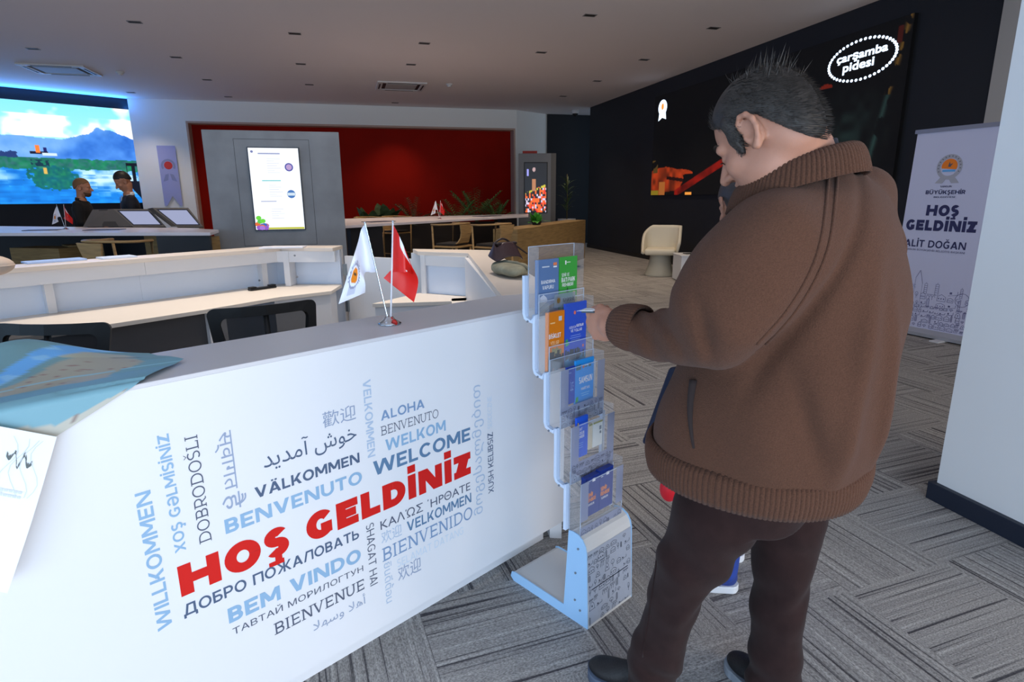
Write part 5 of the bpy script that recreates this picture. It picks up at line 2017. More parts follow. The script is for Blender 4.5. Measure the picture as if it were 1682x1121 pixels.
# printed sheets on the long table
for (px, py, w_, d_, rz, lab) in ((70, 378.5, .40, .22, 5, 'dark leaflet on the high table between lake video and flags'), (172, 378, .45, .22, -4, 'bluish leaflet on the high table beside the small flags'),
                                  (622, 364.5, .5, .3, 35, 'dark leaflet on the far table behind the front flags'), (800, 355.5, .6, .3, 35, 'dark leaflet on the far table near the kiosk')):
    p = at_z(px, py, TZ)
    m = MB().box((-w_ / 2, -d_ / 2, .001), (w_ / 2, d_ / 2, .008), Matrix.Translation((p.x, p.y, TZ)) @ Matrix.Rotation(R(rz), 4, 'Z'))
    tag(m.build('leaflet', mat('leaflet_%d' % (px % 2), ((70, 72, 92), (92, 104, 160))[px % 2], .5)), lab, 'leaflet')

# ------------------------------------------------------------------ the white tub chair and the cube table
cp = at_z(1083, 452, 0)
t = thing('tub_chair', 'cream tub chair with conical base by the black wall', 'chair', (cp.x, cp.y, 0), None, R(148))
CREAM = mat('cream_leather', (214, 206, 186), .45)
MB().lathe([(.29, 0), (.285, .02), (.22, .20), (.19, .38), (.21, .42)], 32).build('base', mat('tub_base', (170, 168, 156), .5), t, local=True, smooth=True)


def tub(u, v):
    a = R(-205 + 230 * u)
    k = v
    r = .30 + .05 * k
    z = .42 + k * .52 * min(1, max(.06, 1.25 * math.cos((u - .42) * 3.0)))
    sx, sy = math.cos(a), math.sin(a)
    p = 4
    q = (abs(sx) ** p + abs(sy) ** p) ** (-1 / p)
    return Vector((r * q * sx, -r * q * sy * -1, z))


MB().grid(tub, 40, 8).build('shell', CREAM, t, local=True, smooth=True, thick=.05)
MB().rbox((-.29, -.30, .40), (.29, .28, .52), .05, None, 3).build('seat', CREAM, t, local=True, smooth=False)
p = at_z(1112, 462, 0)
t = thing('cube_table', 'white cube side table next to the cream tub chair', 'side table', (p.x + .25, p.y - .05, 0), None, R(-15))
MB().rbox((-.27, -.27, .02), (.27, .27, .46), .008).build('body', mat('cube_white', (214, 216, 222), .45), t, local=True)
MB().rbox((-.28, -.28, .46), (.28, .28, .485), .006).build('top', mat('cube_white', (214, 216, 222)), t, local=True)
MB().box((-.24, -.24, 0), (.24, .24, .02)).build('foot', DARKM, t, local=True)
p2 = Vector(t.location)
tag(MB().rbox((p2.x - .15, p2.y - .05, .486), (p2.x + .03, p2.y + .08, .498), .004).build('dark_booklet', mat('black_plastic', (18, 20, 24))), 'dark booklet on the white cube table', 'booklet')

# ------------------------------------------------------------------ the roll-up banner
BA, BD = Vector((5.875, 5.33, 0)), Vector((.13, -.92, 0)).normalized()
BW, BH = .92, 2.14
t = thing('rollup_banner', 'white roll-up welcome banner with city drawing behind the white pillar', 'banner', (5.93, 4.9, 0))
fr = frame((BA.x, BA.y, 0), BD)
bn = fr[1].cross(fr[2])
tilt = (Vector((0, 0, 1)) - bn * .03).normalized()
fr = (Vector((BA.x, BA.y, 0)) + bn * .02, fr[1], tilt)
MB().polys([_r(.02, .07, BW - .02, BH)], fr, 0).build('sheet', mat('banner_sheet', (200, 204, 232), .55), t)
m = MB()
m.add([fr[0] + fr[1] * x + fr[2] * z + bn * o for z in (BH - .02, BH + .02) for x, o in ((0, -.015), (BW, -.015), (BW, .015), (0, .015))], [(3, 2, 1, 0), (4, 5, 6, 7), (0, 1, 5, 4), (1, 2, 6, 5), (2, 3, 7, 6), (3, 0, 4, 7)])
m.build('top_rail', mat('banner_rail', (150, 152, 168), .3, metal=.6), t)
m = MB()
prof = [(-.10, .015), (.10, .015), (.10, .05), (.04, .085), (-.04, .085), (-.10, .05)]
q0 = Vector((BA.x, BA.y, 0)) - fr[1] * .0
n = len(prof)
m.add([q0 + fr[1] * x + bn * o + Vector((0, 0, z)) for x in (-.01, BW + .01) for o, z in prof], [tuple(range(n - 1, -1, -1)), tuple(range(n, 2 * n))] + [(i, (i + 1) % n, n + (i + 1) % n, n + i) for i in range(n)])
m.build('cassette', mat('banner_base', (176, 180, 190), .35, metal=.4), t)
for x in (.12, .62):
    m = MB()
    m.add([q0 + fr[1] * (x + a) + bn * o + Vector((0, 0, z)) for z in (0, .015) for a, o in ((0, -.02), (.09, -.02), (.09, .20), (0, .20))], [(3, 2, 1, 0), (4, 5, 6, 7), (0, 1, 5, 4), (1, 2, 6, 5), (2, 3, 7, 6), (3, 0, 4, 7)])
    m.build('foot', mat('banner_foot', (206, 208, 214), .4), t)
MB().tube([q0 - bn * .03 + fr[1] * BW * .5 + Vector((0, 0, .05)), fr[0] + fr[1] * BW * .5 - bn * .03 + fr[2] * BH], .010, 8).build('pole', mat('banner_rail'), t, smooth=True)
emblem(t, fr, .405, 1.765, .125, ring=(168, 170, 184), off=.002)
NV = mat('banner_navy', (44, 46, 92), .5)


def bline(s, y0, y1, x0, x1, w, name='banner_words', m_=NV):
    P, W = strokes(s, w) if w else (None, 1)
    write(MB(), s, fr, x0, y0, x1, y1, w, off=.002).build(name, m_, t)


bline('SAMSUN', 1.563, 1.581, .35, .46, .2)
bline('BÜYÜKŞEHİR', 1.495, 1.535, .21, .60, .24)
bline('BELEDİYESİ', 1.458, 1.473, .30, .51, .2)
bline('HOŞ', 1.275, 1.385, .25, .575, .34)
bline('GELDİNİZ', 1.12, 1.23, .06, .765, .34)
bline('HALİT DOĞAN', .945, 1.02, .0, .70, .21)
bline('SAMSUN BÜYÜKŞEHİR BELEDİYE BAŞKANI', .905, .925, .08, .70, .17, m_=mat('banner_grey', (120, 120, 150), .5))
m = MB().polys(city_lines(.03, .10, BW - .03, .34, .055, .0042, 41) + city_lines(.03, .33, BW - .03, .48, .075, .0034, 42) + city_lines(.10, .46, BW - .1, .60, .10, .003, 43, .6), fr, .002)
m.polys([_r(.26, .3, .262, .62), _r(.34, .3, .342, .56)] + line_poly((.262, .62), (.30, .70), .004) + line_poly((.30, .70), (.342, .56), .004) + _arc(.76, .44, .07, .07, 0, 360, .004, .004, 24), fr, .002)
m.build('city_drawing', mat('banner_ink', (104, 106, 150), .5), t)

# ================================================================== people
class Field:
    """soft union of rounded solids on a voxel grid, turned into one closed skin"""

    def __init__(self, lo, hi, h):
        self.lo, self.h = np.array(lo, float), h
        self.n = np.ceil((np.array(hi) - self.lo) / h).astype(int) + 1
        self.D = np.full(self.n, .06, np.float32)

    def region(self, lo, hi):
        a = np.clip(np.floor((np.array(lo) - self.lo) / self.h).astype(int), 0, self.n)
        b = np.clip(np.ceil((np.array(hi) - self.lo) / self.h).astype(int) + 1, 0, self.n)
        if np.any(b <= a):
            return None, None
        ax = [self.lo[i] + self.h * np.arange(a[i], b[i], dtype=np.float32) for i in range(3)]
        return tuple(slice(a[i], b[i]) for i in range(3)), (ax[0][:, None, None].astype(np.float32), ax[1][None, :, None].astype(np.float32), ax[2][None, None, :].astype(np.float32))

    def merge(self, sl, d, k, cut=False):
        o = self.D[sl]
        if cut:
            hh = np.clip(.5 - .5 * (o + d) / k, 0, 1)
            self.D[sl] = o * (1 - hh) + (-d) * hh + k * hh * (1 - hh)
        else:
            hh = np.clip(.5 + .5 * (o - d) / k, 0, 1)
            self.D[sl] = o * (1 - hh) + d * hh - k * hh * (1 - hh)

    def cap(self, p, q, r0, r1=None, k=.02, cut=False):
        r1 = r0 if r1 is None else r1
        p, q = np.array(p, np.float32), np.array(q, np.float32)
        m = max(r0, r1) + k + .05
        sl, g = self.region(np.minimum(p, q) - m, np.maximum(p, q) + m)
        if sl is None:
            return self
        d = q - p
        L = max(float(d @ d), 1e-9)
        t = np.clip(sum((g[i] - p[i]) * d[i] for i in range(3)) / L, 0, 1)
        dist = np.sqrt(sum((g[i] - p[i] - d[i] * t) ** 2 for i in range(3))) - (r0 + (r1 - r0) * t)
        self.merge(sl, dist, k, cut)
        return self

    def chain(self, pts, rs, k=.02):
        for a, b, ra, rb in zip(pts, pts[1:], rs, rs[1:]):
            self.cap(a, b, ra, rb, k)
        return self

    def ell(self, c, axes, rad, k=.02, cut=False):
        """axes: three unit vectors, rad: three half sizes"""
        c = np.array(c, np.float32)
        m = max(rad) + k + .05
        sl, g = self.region(c - m, c + m)
        if sl is None:
            return self
        q = [g[i] - c[i] for i in range(3)]
        s = [sum(q[i] * float(a[i]) for i in range(3)) for a in axes]
        k0 = np.sqrt(sum((s[i] / rad[i]) ** 2 for i in range(3)))
        k1 = np.sqrt(sum((s[i] / rad[i] ** 2) ** 2 for i in range(3))) + 1e-6
        self.merge(sl, k0 * (k0 - 1) / k1, k, cut)
        return self

    def stack(self, rows, ax, ay, k=.03, power=2.4):
        """rows of (z, cx, cy, a, b): level ovals with half sizes a along ax and b along ay"""
        rows = sorted(rows)
        zs = np.array([r[0] for r in rows])
        m = max(max(r[3], r[4]) for r in rows) + .12
        xs, ys = [r[1] for r in rows], [r[2] for r in rows]
        sl, g = self.region((min(xs) - m, min(ys) - m, zs[0] - .07), (max(xs) + m, max(ys) + m, zs[-1] + .07))
        z = g[2][0, 0, :]
        zc = np.clip(z, zs[0], zs[-1])
        f = [smooth_interp(zc, zs, np.array([r[i] for r in rows])).astype(np.float32) for i in range(1, 5)]
        X, Y = g[0] - f[0], g[1] - f[1]
        a, b = X * ax[0] + Y * ax[1], X * ay[0] + Y * ay[1]
        q = (np.abs(a / f[2]) ** power + np.abs(b / f[3]) ** power) ** (1 / power)
        d = (q - 1) * np.minimum(f[2], f[3])
        over = np.maximum(zs[0] - z, z - zs[-1]).astype(np.float32)
        d = np.maximum(d, over)
        self.merge(sl, d.astype(np.float32), k)
        return self

    def folds(self, fn):
        """displace the skin by fn(x, y, z)"""
        sl, g = self.region(self.lo, self.lo + self.h * self.n)
        self.D += fn(*g).astype(np.float32)[: self.n[0], : self.n[1], : self.n[2]]
        return self

    def mesh(self):
        D = self.D
        S = D < 0
        c = [S[i:S.shape[0] - 1 + i, j:S.shape[1] - 1 + j, l:S.shape[2] - 1 + l] for i in (0, 1) for j in (0, 1) for l in (0, 1)]
        tot = sum(x.astype(np.int8) for x in c)
        act = (tot > 0) & (tot < 8)
        I = np.argwhere(act)
        acc = np.zeros((len(I), 3))
        cnt = np.zeros(len(I))
        for e in range(3):
            o = [0, 1, 2]
            o.remove(e)
            for a in (0, 1):
                for b in (0, 1):
                    p = I.copy()
                    p[:, o[0]] += a
                    p[:, o[1]] += b
                    q = p.copy()
                    q[:, e] += 1
                    d0, d1 = D[tuple(p.T)], D[tuple(q.T)]
                    x = (d0 < 0) != (d1 < 0)
                    t = d0[x] / (d0[x] - d1[x])
                    pt = p[x].astype(float)
                    pt[:, e] += t
                    acc[x] += pt
                    cnt[x] += 1
        V = acc / cnt[:, None] * self.h + self.lo
        idx = -np.ones(act.shape, int)
        idx[tuple(I.T)] = np.arange(len(I))
        F = []
        for e in range(3):
            o = [(e + 1) % 3, (e + 2) % 3]
            sa, sb = [slice(None)] * 3, [slice(None)] * 3
            sa[e], sb[e] = slice(0, -1), slice(1, None)
            x = np.argwhere(S[tuple(sa)] != S[tuple(sb)])
            x = x[(x[:, o[0]] > 0) & (x[:, o[1]] > 0) & (x[:, o[0]] < act.shape[o[0]]) & (x[:, o[1]] < act.shape[o[1]])]
            flip = S[tuple(x.T)]
            quad = []
            for a, b in ((-1, -1), (0, -1), (0, 0), (-1, 0)):
                y = x.copy()
                y[:, o[0]] += a
                y[:, o[1]] += b
                quad.append(idx[tuple(y.T)])
            quad = np.stack(quad, 1)
            quad[~flip] = quad[~flip][:, ::-1]
            F.append(quad)
        F = np.concatenate(F)
        return V, F[(F >= 0).all(1)]


def smooth_interp(x, xs, ys):
    """monotone-ish smooth interpolation through the rows"""
    d = np.gradient(ys, xs)
    i = np.clip(np.searchsorted(xs, x) - 1, 0, len(xs) - 2)
    h = xs[i + 1] - xs[i]
    t = (x - xs[i]) / h
    t2, t3 = t * t, t * t * t
    return (2 * t3 - 3 * t2 + 1) * ys[i] + (t3 - 2 * t2 + t) * h * d[i] + (-2 * t3 + 3 * t2) * ys[i + 1] + (t3 - t2) * h * d[i + 1]


def skin_obj(name, fields, material, parent, smooth_it=2):
    vs, fs, n = [], [], 0
    for f in fields:
        V, F = f.mesh()
        vs.append(V)
        fs.append(F + n)
        n += len(V)
    V, F = np.concatenate(vs), np.concatenate(fs)
    V = V - np.array(world_loc(parent))
    me = bpy.data.meshes.new(name)
    me.from_pydata(V.tolist(), [], F.tolist())
    me.update()
    me.materials.append(material)
    me.shade_smooth()
    o = bpy.data.objects.new(name, me)
    COL.objects.link(o)
    o.parent = parent
    if smooth_it:
        md = o.modifiers.new('smooth', 'SMOOTH')
        md.iterations = smooth_it
        md.factor = .5
    return o


def pz(px, z, v):
    """the point v metres ahead at height z in a column of the photograph"""
    lo, hi = -1500, 3500
    for _ in range(40):
        m = (lo + hi) / 2
        if at(px, m, v).z > z:
            lo = m
        else:
            hi = m
    return at(px, (lo + hi) / 2, v)


def basis(F, U):
    F = Vector(F).normalized()
    U = (Vector(U) - F * Vector(U).dot(F)).normalized()
    return F, U.cross(F).normalized(), U          # forward, left, up


def uvz(u, v, z=0):
    return room(u, v, z)


def ribbed(name, col, scale, axis, strength=.5, rough=.9, var=.12):
    """knit with ribs: bands along one axis of the object"""
    if name in _mats:
        return _mats[name]
    m = mat(name, col, rough, sheen=.06, spec=.1)
    nt = m.node_tree
    b = nt.nodes['Principled BSDF']
    tc = nt.nodes.new('ShaderNodeTexCoord')
    n = nt.nodes.new('ShaderNodeTexNoise')
    n.inputs['Scale'].default_value = 420
    n.inputs['Detail'].default_value = 2
    nt.links.new(tc.outputs['Object'], n.inputs['Vector'])
    n2 = nt.nodes.new('ShaderNodeTexNoise')
    n2.inputs['Scale'].default_value = 260
    n2.inputs['Detail'].default_value = 2
    mp = nt.nodes.new('ShaderNodeMapping')
    mp.inputs['Scale'].default_value = (1, 1, 2.2)
    nt.links.new(tc.outputs['Object'], mp.inputs['Vector'])
    nt.links.new(mp.outputs['Vector'], n2.inputs['Vector'])
    h = n.outputs['Fac']
    if axis == 'attr':
        at_ = nt.nodes.new('ShaderNodeAttribute')
        at_.attribute_name = 'rib'
        mul = nt.nodes.new('ShaderNodeMath')
        mul.operation = 'MULTIPLY'
        mul.inputs[1].default_value = scale
        nt.links.new(at_.outputs['Fac'], mul.inputs[0])
        si = nt.nodes.new('ShaderNodeMath')
        si.operation = 'SINE'
        nt.links.new(mul.outputs[0], si.inputs[0])
        ad = nt.nodes.new('ShaderNodeMath')
        ad.operation = 'MULTIPLY_ADD'
        ad.inputs[1].default_value = 1.0
        nt.links.new(si.outputs[0], ad.inputs[0])
        nt.links.new(h, ad.inputs[2])
        h = ad.outputs[0]
    else:
        ad = nt.nodes.new('ShaderNodeMath')
        ad.operation = 'ADD'
        nt.links.new(h, ad.inputs[0])
        nt.links.new(n2.outputs['Fac'], ad.inputs[1])
        h = ad.outputs[0]
    bp = nt.nodes.new('ShaderNodeBump')
    bp.inputs['Strength'].default_value = strength
    bp.inputs['Distance'].default_value = .004
    nt.links.new(h, bp.inputs['Height'])
    nt.links.new(bp.outputs['Normal'], b.inputs['Normal'])
    rp = nt.nodes.new('ShaderNodeValToRGB')
    c = lin(col)
    rp.color_ramp.elements[0].position, rp.color_ramp.elements[1].position = .35, .65
    rp.color_ramp.elements[0].color = tuple(x * (1 - var) for x in c[:3]) + (1,)
    rp.color_ramp.elements[1].color = tuple(x * (1 + var) for x in c[:3]) + (1,)
    nt.links.new(n2.outputs['Fac'], rp.inputs['Fac'])
    nt.links.new(rp.outputs['Color'], b.inputs['Base Color'])
    return m


SKIN = mat('skin', (172, 122, 100), .5, var=.05, scale=30, bump=.06, bscale=300)
SKIN.node_tree.nodes['Principled BSDF'].inputs['Subsurface Weight'].default_value = .12
SKIN.node_tree.nodes['Principled BSDF'].inputs['Subsurface Radius'].default_value = (.01, .004, .002)
HAIR = mat('hair_dark', (46, 41, 38), .55, var=.3, scale=60)
TROU = mat('corduroy', (44, 30, 29), .9, var=.12, scale=30, sheen=.06, spec=.08, bump=.10, bscale=320)


def build_head(f, O, B, s=1.0, ears=True):
    """adds a head with a face to a field; O is the middle of the skull, B = forward, left, up"""
    F, L, U = B

    def P(a, b, c):
        return O + F * (a * s) + L * (b * s) + U * (c * s)

    def e(a, b, c, ra, rb, rc, k=.02, cut=False):
        f.ell(P(a, b, c), (F, L, U), (ra * s, rb * s, rc * s), k * s, cut)
    e(-.008, 0, .030, .100, .077, .092)
    e(.036, 0, -.040, .060, .057, .078)
    e(.062, 0, -.100, .028, .032, .022)
    e(.020, 0, -.070, .060, .054, .042)
    for sd in (-1, 1):
        f.cap(P(.082, sd * .014, .014), P(.076, sd * .044, .012), .013 * s, .012 * s, .012 * s)
        e(.058, sd * .038, -.034, .030, .024, .026, .015)
        e(.094, sd * .031, -.008, .013, .015, .009, .012, True)
        e(.078, sd * .031, -.008, .013, .014, .011, .004)
    f.cap(P(.092, 0, .004), P(.120, 0, -.036), .0085 * s, .0125 * s, .012 * s)
    for sd in (-1, 1):
        f.cap(P(.106, sd * .010, -.040), P(.100, sd * .013, -.041), .0085 * s, .008 * s, .008 * s)
        e(.112, sd * .007, -.049, .005, .0035, .006, .003, True)
    e(.092, 0, -.064, .012, .022, .007, .006)
    e(.090, 0, -.076, .012, .019, .007, .006)
    e(.101, 0, -.070, .006, .022, .0015, .003, True)
    if ears:
        for sd in (-1, 1):
            pts = []
            for i in range(11):
                a = R(-60 + 250 * i / 10)
                pts.append(P(-.012 - .020 * math.cos(a) - .004, sd * (.079 + .010 * (.6 + .4 * math.sin(a)) + .008 * max(0, -math.cos(a + .6) * -1)), -.012 + .031 * math.sin(a) + .004))
            # the outer rim from in front of the top round the back to the lobe
            f.ell(P(-.012, sd * .079, -.010), (F, L, U), (.022 * s, .009 * s, .034 * s), .006 * s)
            rim = [P(.008, sd * .080, .004), P(.004, sd * .086, .020), P(-.008, sd * .090, .027), P(-.022, sd * .094, .022), P(-.031, sd * .097, .006), P(-.030, sd * .095, -.012), P(-.022, sd * .090, -.028), P(-.010, sd * .085, -.042), P(-.002, sd * .081, -.040)]
            f.chain(rim, [.0045 * s, .005 * s, .0055 * s, .006 * s, .006 * s, .0055 * s, .0055 * s, .008 * s, .005 * s], .004 * s)
            f.ell(P(-.010, sd * .090, -.004), (F, L, U), (.011 * s, .007 * s, .017 * s), .006 * s, True)
            f.cap(P(.004, sd * .083, -.016), P(.002, sd * .084, -.024), .005 * s, .004 * s, .004 * s)
            f.ell(P(-.006, sd * .090, -.014), (F, L, U), (.006 * s, .007 * s, .008 * s), .004 * s, True)
    return P


def build_hand(f, W, D, N, T, curl, s=1.0, spread=.0):
    """hand from wrist W; D towards the fingers, N out of the back of the hand, T the thumb's side; curl bends the fingers, in degrees"""
    D, N, T = Vector(D).normalized(), Vector(N).normalized(), Vector(T).normalized()
    k = .006 * s
    f.ell(W + D * .045 * s, (D, N, T), (.052 * s, .017 * s, .042 * s), .012 * s)
    f.cap(W - D * .01 * s, W + D * .02 * s, .026 * s, .026 * s, .015 * s)
    for i, (off, ln_, r) in enumerate(((.030, .074, .0092), (.010, .082, .0096), (-.011, .076, .0092), (-.030, .060, .0082))):
        p = W + D * (.086 - .004 * abs(i - 1.2)) * s + T * off * s
        d = D
        segs = (.46, .31, .23)
        a = 0
        for q in range(3):
            c = curl[i] if isinstance(curl, (list, tuple)) else curl
            a += R(c * (1.0, 1.05, .6)[q])
            d = D * math.cos(a) - N * math.sin(a) + T * spread * (1.5 - i) * .1
            d.normalize()
            e = p + d * ln_ * segs[q] * s
            f.cap(p, e, r * s * (1 - .08 * q), r * s * (.92 - .08 * q), k if q == 0 else .003)
            p = e
    return f


# ------------------------------------------------------------------ the man in the brown cardigan
g = at_z(1190, 1121, 0)
MAN = thing('person', 'man in a brown knitted cardigan and dark corduroys, head bowed, beside the brochure stand', 'person', (g.x, g.y, 0))
FH = uvz(-.66, .75) - uvz(0, 0)
FH.normalize()
beta = R(34)
HF = FH * math.cos(beta) + Vector((0, 0, -math.sin(beta)))
HU = FH * math.sin(beta) + Vector((0, 0, math.cos(beta)))
HB = basis(HF, HU)
HS = .98
ear = at(1231, 214, 1.255)
HO = ear - (HB[0] * -.012 + HB[1] * .088 + HB[2] * -.008) * HS
neck0 = at(1325, 296, 1.36)
# body under the clothes
bodyF = Field((HO.x - .42, HO.y - .45, .55), (HO.x + .45, HO.y + .45, 1.62), .012)
faceF = Field(HO - Vector((.2, .2, .26)), HO + Vector((.24, .22, .2)), .0034)
P = build_head(faceF, HO, HB, HS)
faceF.cap(P(-.045, 0, -.035), neck0, .060, .068, .03)
faceF.cap(P(.02, 0, -.075), at(1285, 318, 1.34), .048, .036, .03)
faceF.cap(P(-.045, 0, -.03), at(1338, 268, 1.37), .046, .056, .03)
sh_l, sh_r = at(1300, 392, 1.26), at(1405, 350, 1.50)
chest = at(1330, 430, 1.37)
pelvis = pz(1245, .93, 1.42)
bodyF.cap(neck0, chest, .07, .13, .04).cap(chest, pelvis, .14, .14, .05).cap(sh_l, sh_r, .045, .045, .04)
elb_l, wr_l = at(1166, 536, 1.22), at(1013, 533, 1.445)
bodyF.chain([sh_l, at(1215, 465, 1.2), at(1168, 541, 1.21), at(1090, 546, 1.33), wr_l], [.045, .045, .042, .034, .027], .02)
elb_r, wr_r = at(1340, 500, 1.64), at(1215, 520, 1.66)
bodyF.chain([sh_r, elb_r, wr_r], [.05, .042, .028], .02)
# the hand that reaches for the brochures, closed with the thumb on top
hd = (at(972, 535, 1.51) - wr_l).normalized()
nrm = (uvz(-.25, -.95) - uvz(0, 0)).normalized()
nrm = (nrm - hd * nrm.dot(hd)).normalized()
tdir = hd.cross(nrm)
if tdir.z < 0:
    tdir = -tdir
handF = Field(wr_l - Vector((.15, .15, .15)), wr_l + Vector((.15, .15, .15)), .0030)
handF.cap(wr_l - hd * .05, wr_l + hd * .015, .029, .027, .02)
build_hand(handF, wr_l + hd * .0, hd, nrm, tdir, (58, 68, 72, 74), 1.04)
# thumb: leaves the side of the palm near its base and lies along the fist
tb = wr_l + hd * .022 + tdir * .030 - nrm * .004
t1 = tb + hd * .034 + tdir * .010 - nrm * .010
t2 = t1 + hd * .030 - tdir * .002 - nrm * .006
handF.chain([tb, t1, t2], [.0125, .0108, .0088], .008)
bodyM = skin_obj('body', [bodyF, faceF, handF], SKIN, MAN, 1)
# right hand, behind the man, holding the leaflet low
# --- hair
hairF = Field(HO - Vector((.2, .2, .16)), HO + Vector((.2, .2, .2)), .004)
F_, L_, U_ = HB
hairF.ell(P(-.010, 0, .034), HB, (.107 * HS, .0835 * HS, .098 * HS), .01)
hairF.ell(P(-.066, 0, -.036), HB, (.044 * HS, .062 * HS, .050 * HS), .02)
hairF.ell(P(-.048, 0, -.002), HB, (.070 * HS, .074 * HS, .082 * HS), .02)
sl, gg = hairF.region(hairF.lo, hairF.lo + hairF.h * hairF.n)
q = [gg[i] - float(HO[i]) for i in range(3)]
ff = sum(q[i] * float(F_[i]) for i in range(3)) / HS
uu = sum(q[i] * float(U_[i]) for i in range(3)) / HS
ll = sum(q[i] * float(L_[i]) for i in range(3)) / HS
line = np.where(ff > .03, .030 + (ff - .03) * .80, np.where(ff > -.03, .022 + .13 * (ff + .03), .022 + (ff + .03) * 1.8))
cutp = (line - uu) * HS * .8
hairF.D[sl] = np.maximum(hairF.D[sl], cutp.astype(np.float32))
for sd in (-1, 1):
    hairF.chain([P(.022, sd * .074, .035), P(.026, sd * .074, .0), P(.028, sd * .069, -.028)], [.018, .013, .007], .01)
hairM = skin_obj('hair', [hairF], HAIR, MAN, 2)
rnd = random.Random(11)
m = MB()
n_s = 0
V, Fq = hairF.mesh()
rsn = np.random.RandomState(2)
cen = np.array(HO)
for vi in rsn.permutation(len(V))[:6000]:
    p = Vector(V[vi])
    r = p - HO
    a, b, c = r.dot(F_) / HS, r.dot(L_) / HS, r.dot(U_) / HS
    nn = (p - P(-.01, 0, .02)).normalized()
    wd, jit, lift = .0009, .25, .3
    if c < -.02 and a > -.01:
        flow, ln_ = -U_ + F_ * .2, .008
    elif a > .055:
        flow, ln_, lift = U_ * .7 - F_ * .2 - L_ * .1, .014, .5
    else:
        flow, ln_ = -F_ * .75 - U_ * .7, .016
    if r.z > .098 and rsn.rand() < .17:
        flow = Vector((0, 0, 1.5)) - F_ * rnd.uniform(-.5, 1.2) + L_ * rnd.uniform(-.6, .6)
        ln_ = rnd.choice((.012, .016, .022, .030, .040))
        wd, jit = .0007, .5
    d = (flow + nn * rnd.uniform(.6, 1.2) * lift + Vector((rnd.uniform(-1, 1), rnd.uniform(-1, 1), rnd.uniform(-1, 1))) * jit).normalized()
    e = p + d * ln_ * rnd.uniform(.6, 1.2)
    mid = p.lerp(e, .5) + nn * .0015
    s = d.cross(nn).normalized() * rnd.uniform(.7, 1.2) * wd
    m.add([p - s, p + s, mid + s * .8, mid - s * .8, e], [(0, 1, 2, 3), (3, 2, 4)])
m.build('hair_strands', mat('hair_grey', (62, 56, 52), .6, var=.6, scale=40), MAN)
for sd in (-1, 1):
    m = MB()
    for i in range(70):
        k = i / 69
        p = P(.093 - .022 * k * k, sd * (.010 + .042 * k), .016 + .008 * math.sin(k * 2.6))
        d = (L_ * sd * .9 + U_ * .35 + F_ * .2).normalized()
        s = U_ * .0008
        e = p + d * .011 + F_ * .003
        m.add([p - s, p + s, e], [(0, 1, 2)])
    m.build('eyebrow', HAIR, MAN)
    MB().tube([P(.0935, sd * (.020 + .022 * i / 8), -.0125 + .004 * math.cos((i / 8 - .5) * 3)) for i in range(9)], .0014, 5).build('eyelash', HAIR, MAN)

# --- shirt collar
SHIRT = mat('shirt_check', (38, 40, 52), .8, var=.5, scale=26)
m = MB()
cc = at(1308, 275, 1.355)
ca, cb = (uvz(-.64, -.76) - uvz(0, 0)).normalized(), (uvz(-.76, .64) - uvz(0, 0)).normalized()


def collar_pt(u, v, r0, r1, h, z0, lift=.0):
    a = 2 * math.pi * u
    r = r0 + (r1 - r0) * v
    back = -math.cos(a)
    p = cc + cb * (math.cos(a) * r * 1.05 + .012) + ca * (math.sin(a) * r)
    return Vector((p.x, p.y, cc.z + z0 + h * v + back * (.030 + lift) - (1 - back) * .012))


m.grid(lambda u, v: collar_pt(u, v, .094, .080, .052, -.026), 48, 6)
m.build('shirt_collar', SHIRT, MAN, smooth=True, thick=.005)

# --- cardigan
KNIT = ribbed('brown_knit', (86, 58, 45), 0, None, .55)
RIB = ribbed('brown_rib', (80, 54, 42), 1.0, 'attr', 1.0)
KAX, KAY = ca, cb                                  # across the shoulders, towards the front
rows = []
for py, xl, xr, v, fa, fb_ in ((757, 1074, 1402, 1.42, 1.02, .96), (690, 1084, 1431, 1.415, 1.05, .94), (620, 1104, 1455, 1.41, 1.08, .92), (540, 1142, 1476, 1.405, 1.1, .9), (460, 1170, 1490, 1.40, 1.14, .86),
                               (400, 1190, 1491, 1.395, 1.16, .82), (355, 1212, 1484, 1.39, 1.18, .76), (322, 1240, 1468, 1.385, 1.18, .72), (298, 1272, 1448, 1.38, 1.12, .70), (278, 1302, 1425, 1.375, 1.0, .72)):
    c = at((xl + xr) / 2, py, v)
    a, b = at(xl, py, v), at(xr, py, v)
    hw = (b - a).length / 2
    rows.append((c.z, c.x, c.y, hw * fa, hw * fb_))

lo = Vector((min(r[1] for r in rows) - .5, min(r[2] for r in rows) - .5, rows[0][0] - .08))
hi = Vector((max(r[1] for r in rows) + .42, max(r[2] for r in rows) + .5, 1.60))
cf = Field(lo, hi, .0075)
cf.stack(rows, KAX, KAY, .03, 2.25)
cf.chain([at(1305, 368, 1.27), at(1268, 402, 1.215), at(1218, 458, 1.19), at(1180, 512, 1.19), at(1165, 537, 1.205)], [.075, .086, .090, .086, .078], .06)
cf.chain([at(1166, 541, 1.20), at(1135, 547, 1.25), at(1090, 548, 1.33), at(1050, 541, 1.39), at(1040, 539, 1.405)], [.079, .070, .059, .048, .045], .018)
cf.chain([at(1405, 330, 1.50), at(1412, 405, 1.55), at(1340, 500, 1.64)], [.085, .088, .08], .05)
cf.chain([at(1340, 500, 1.64), at(1235, 518, 1.66)], [.07, .05], .02)
rz0 = rows[0][0]


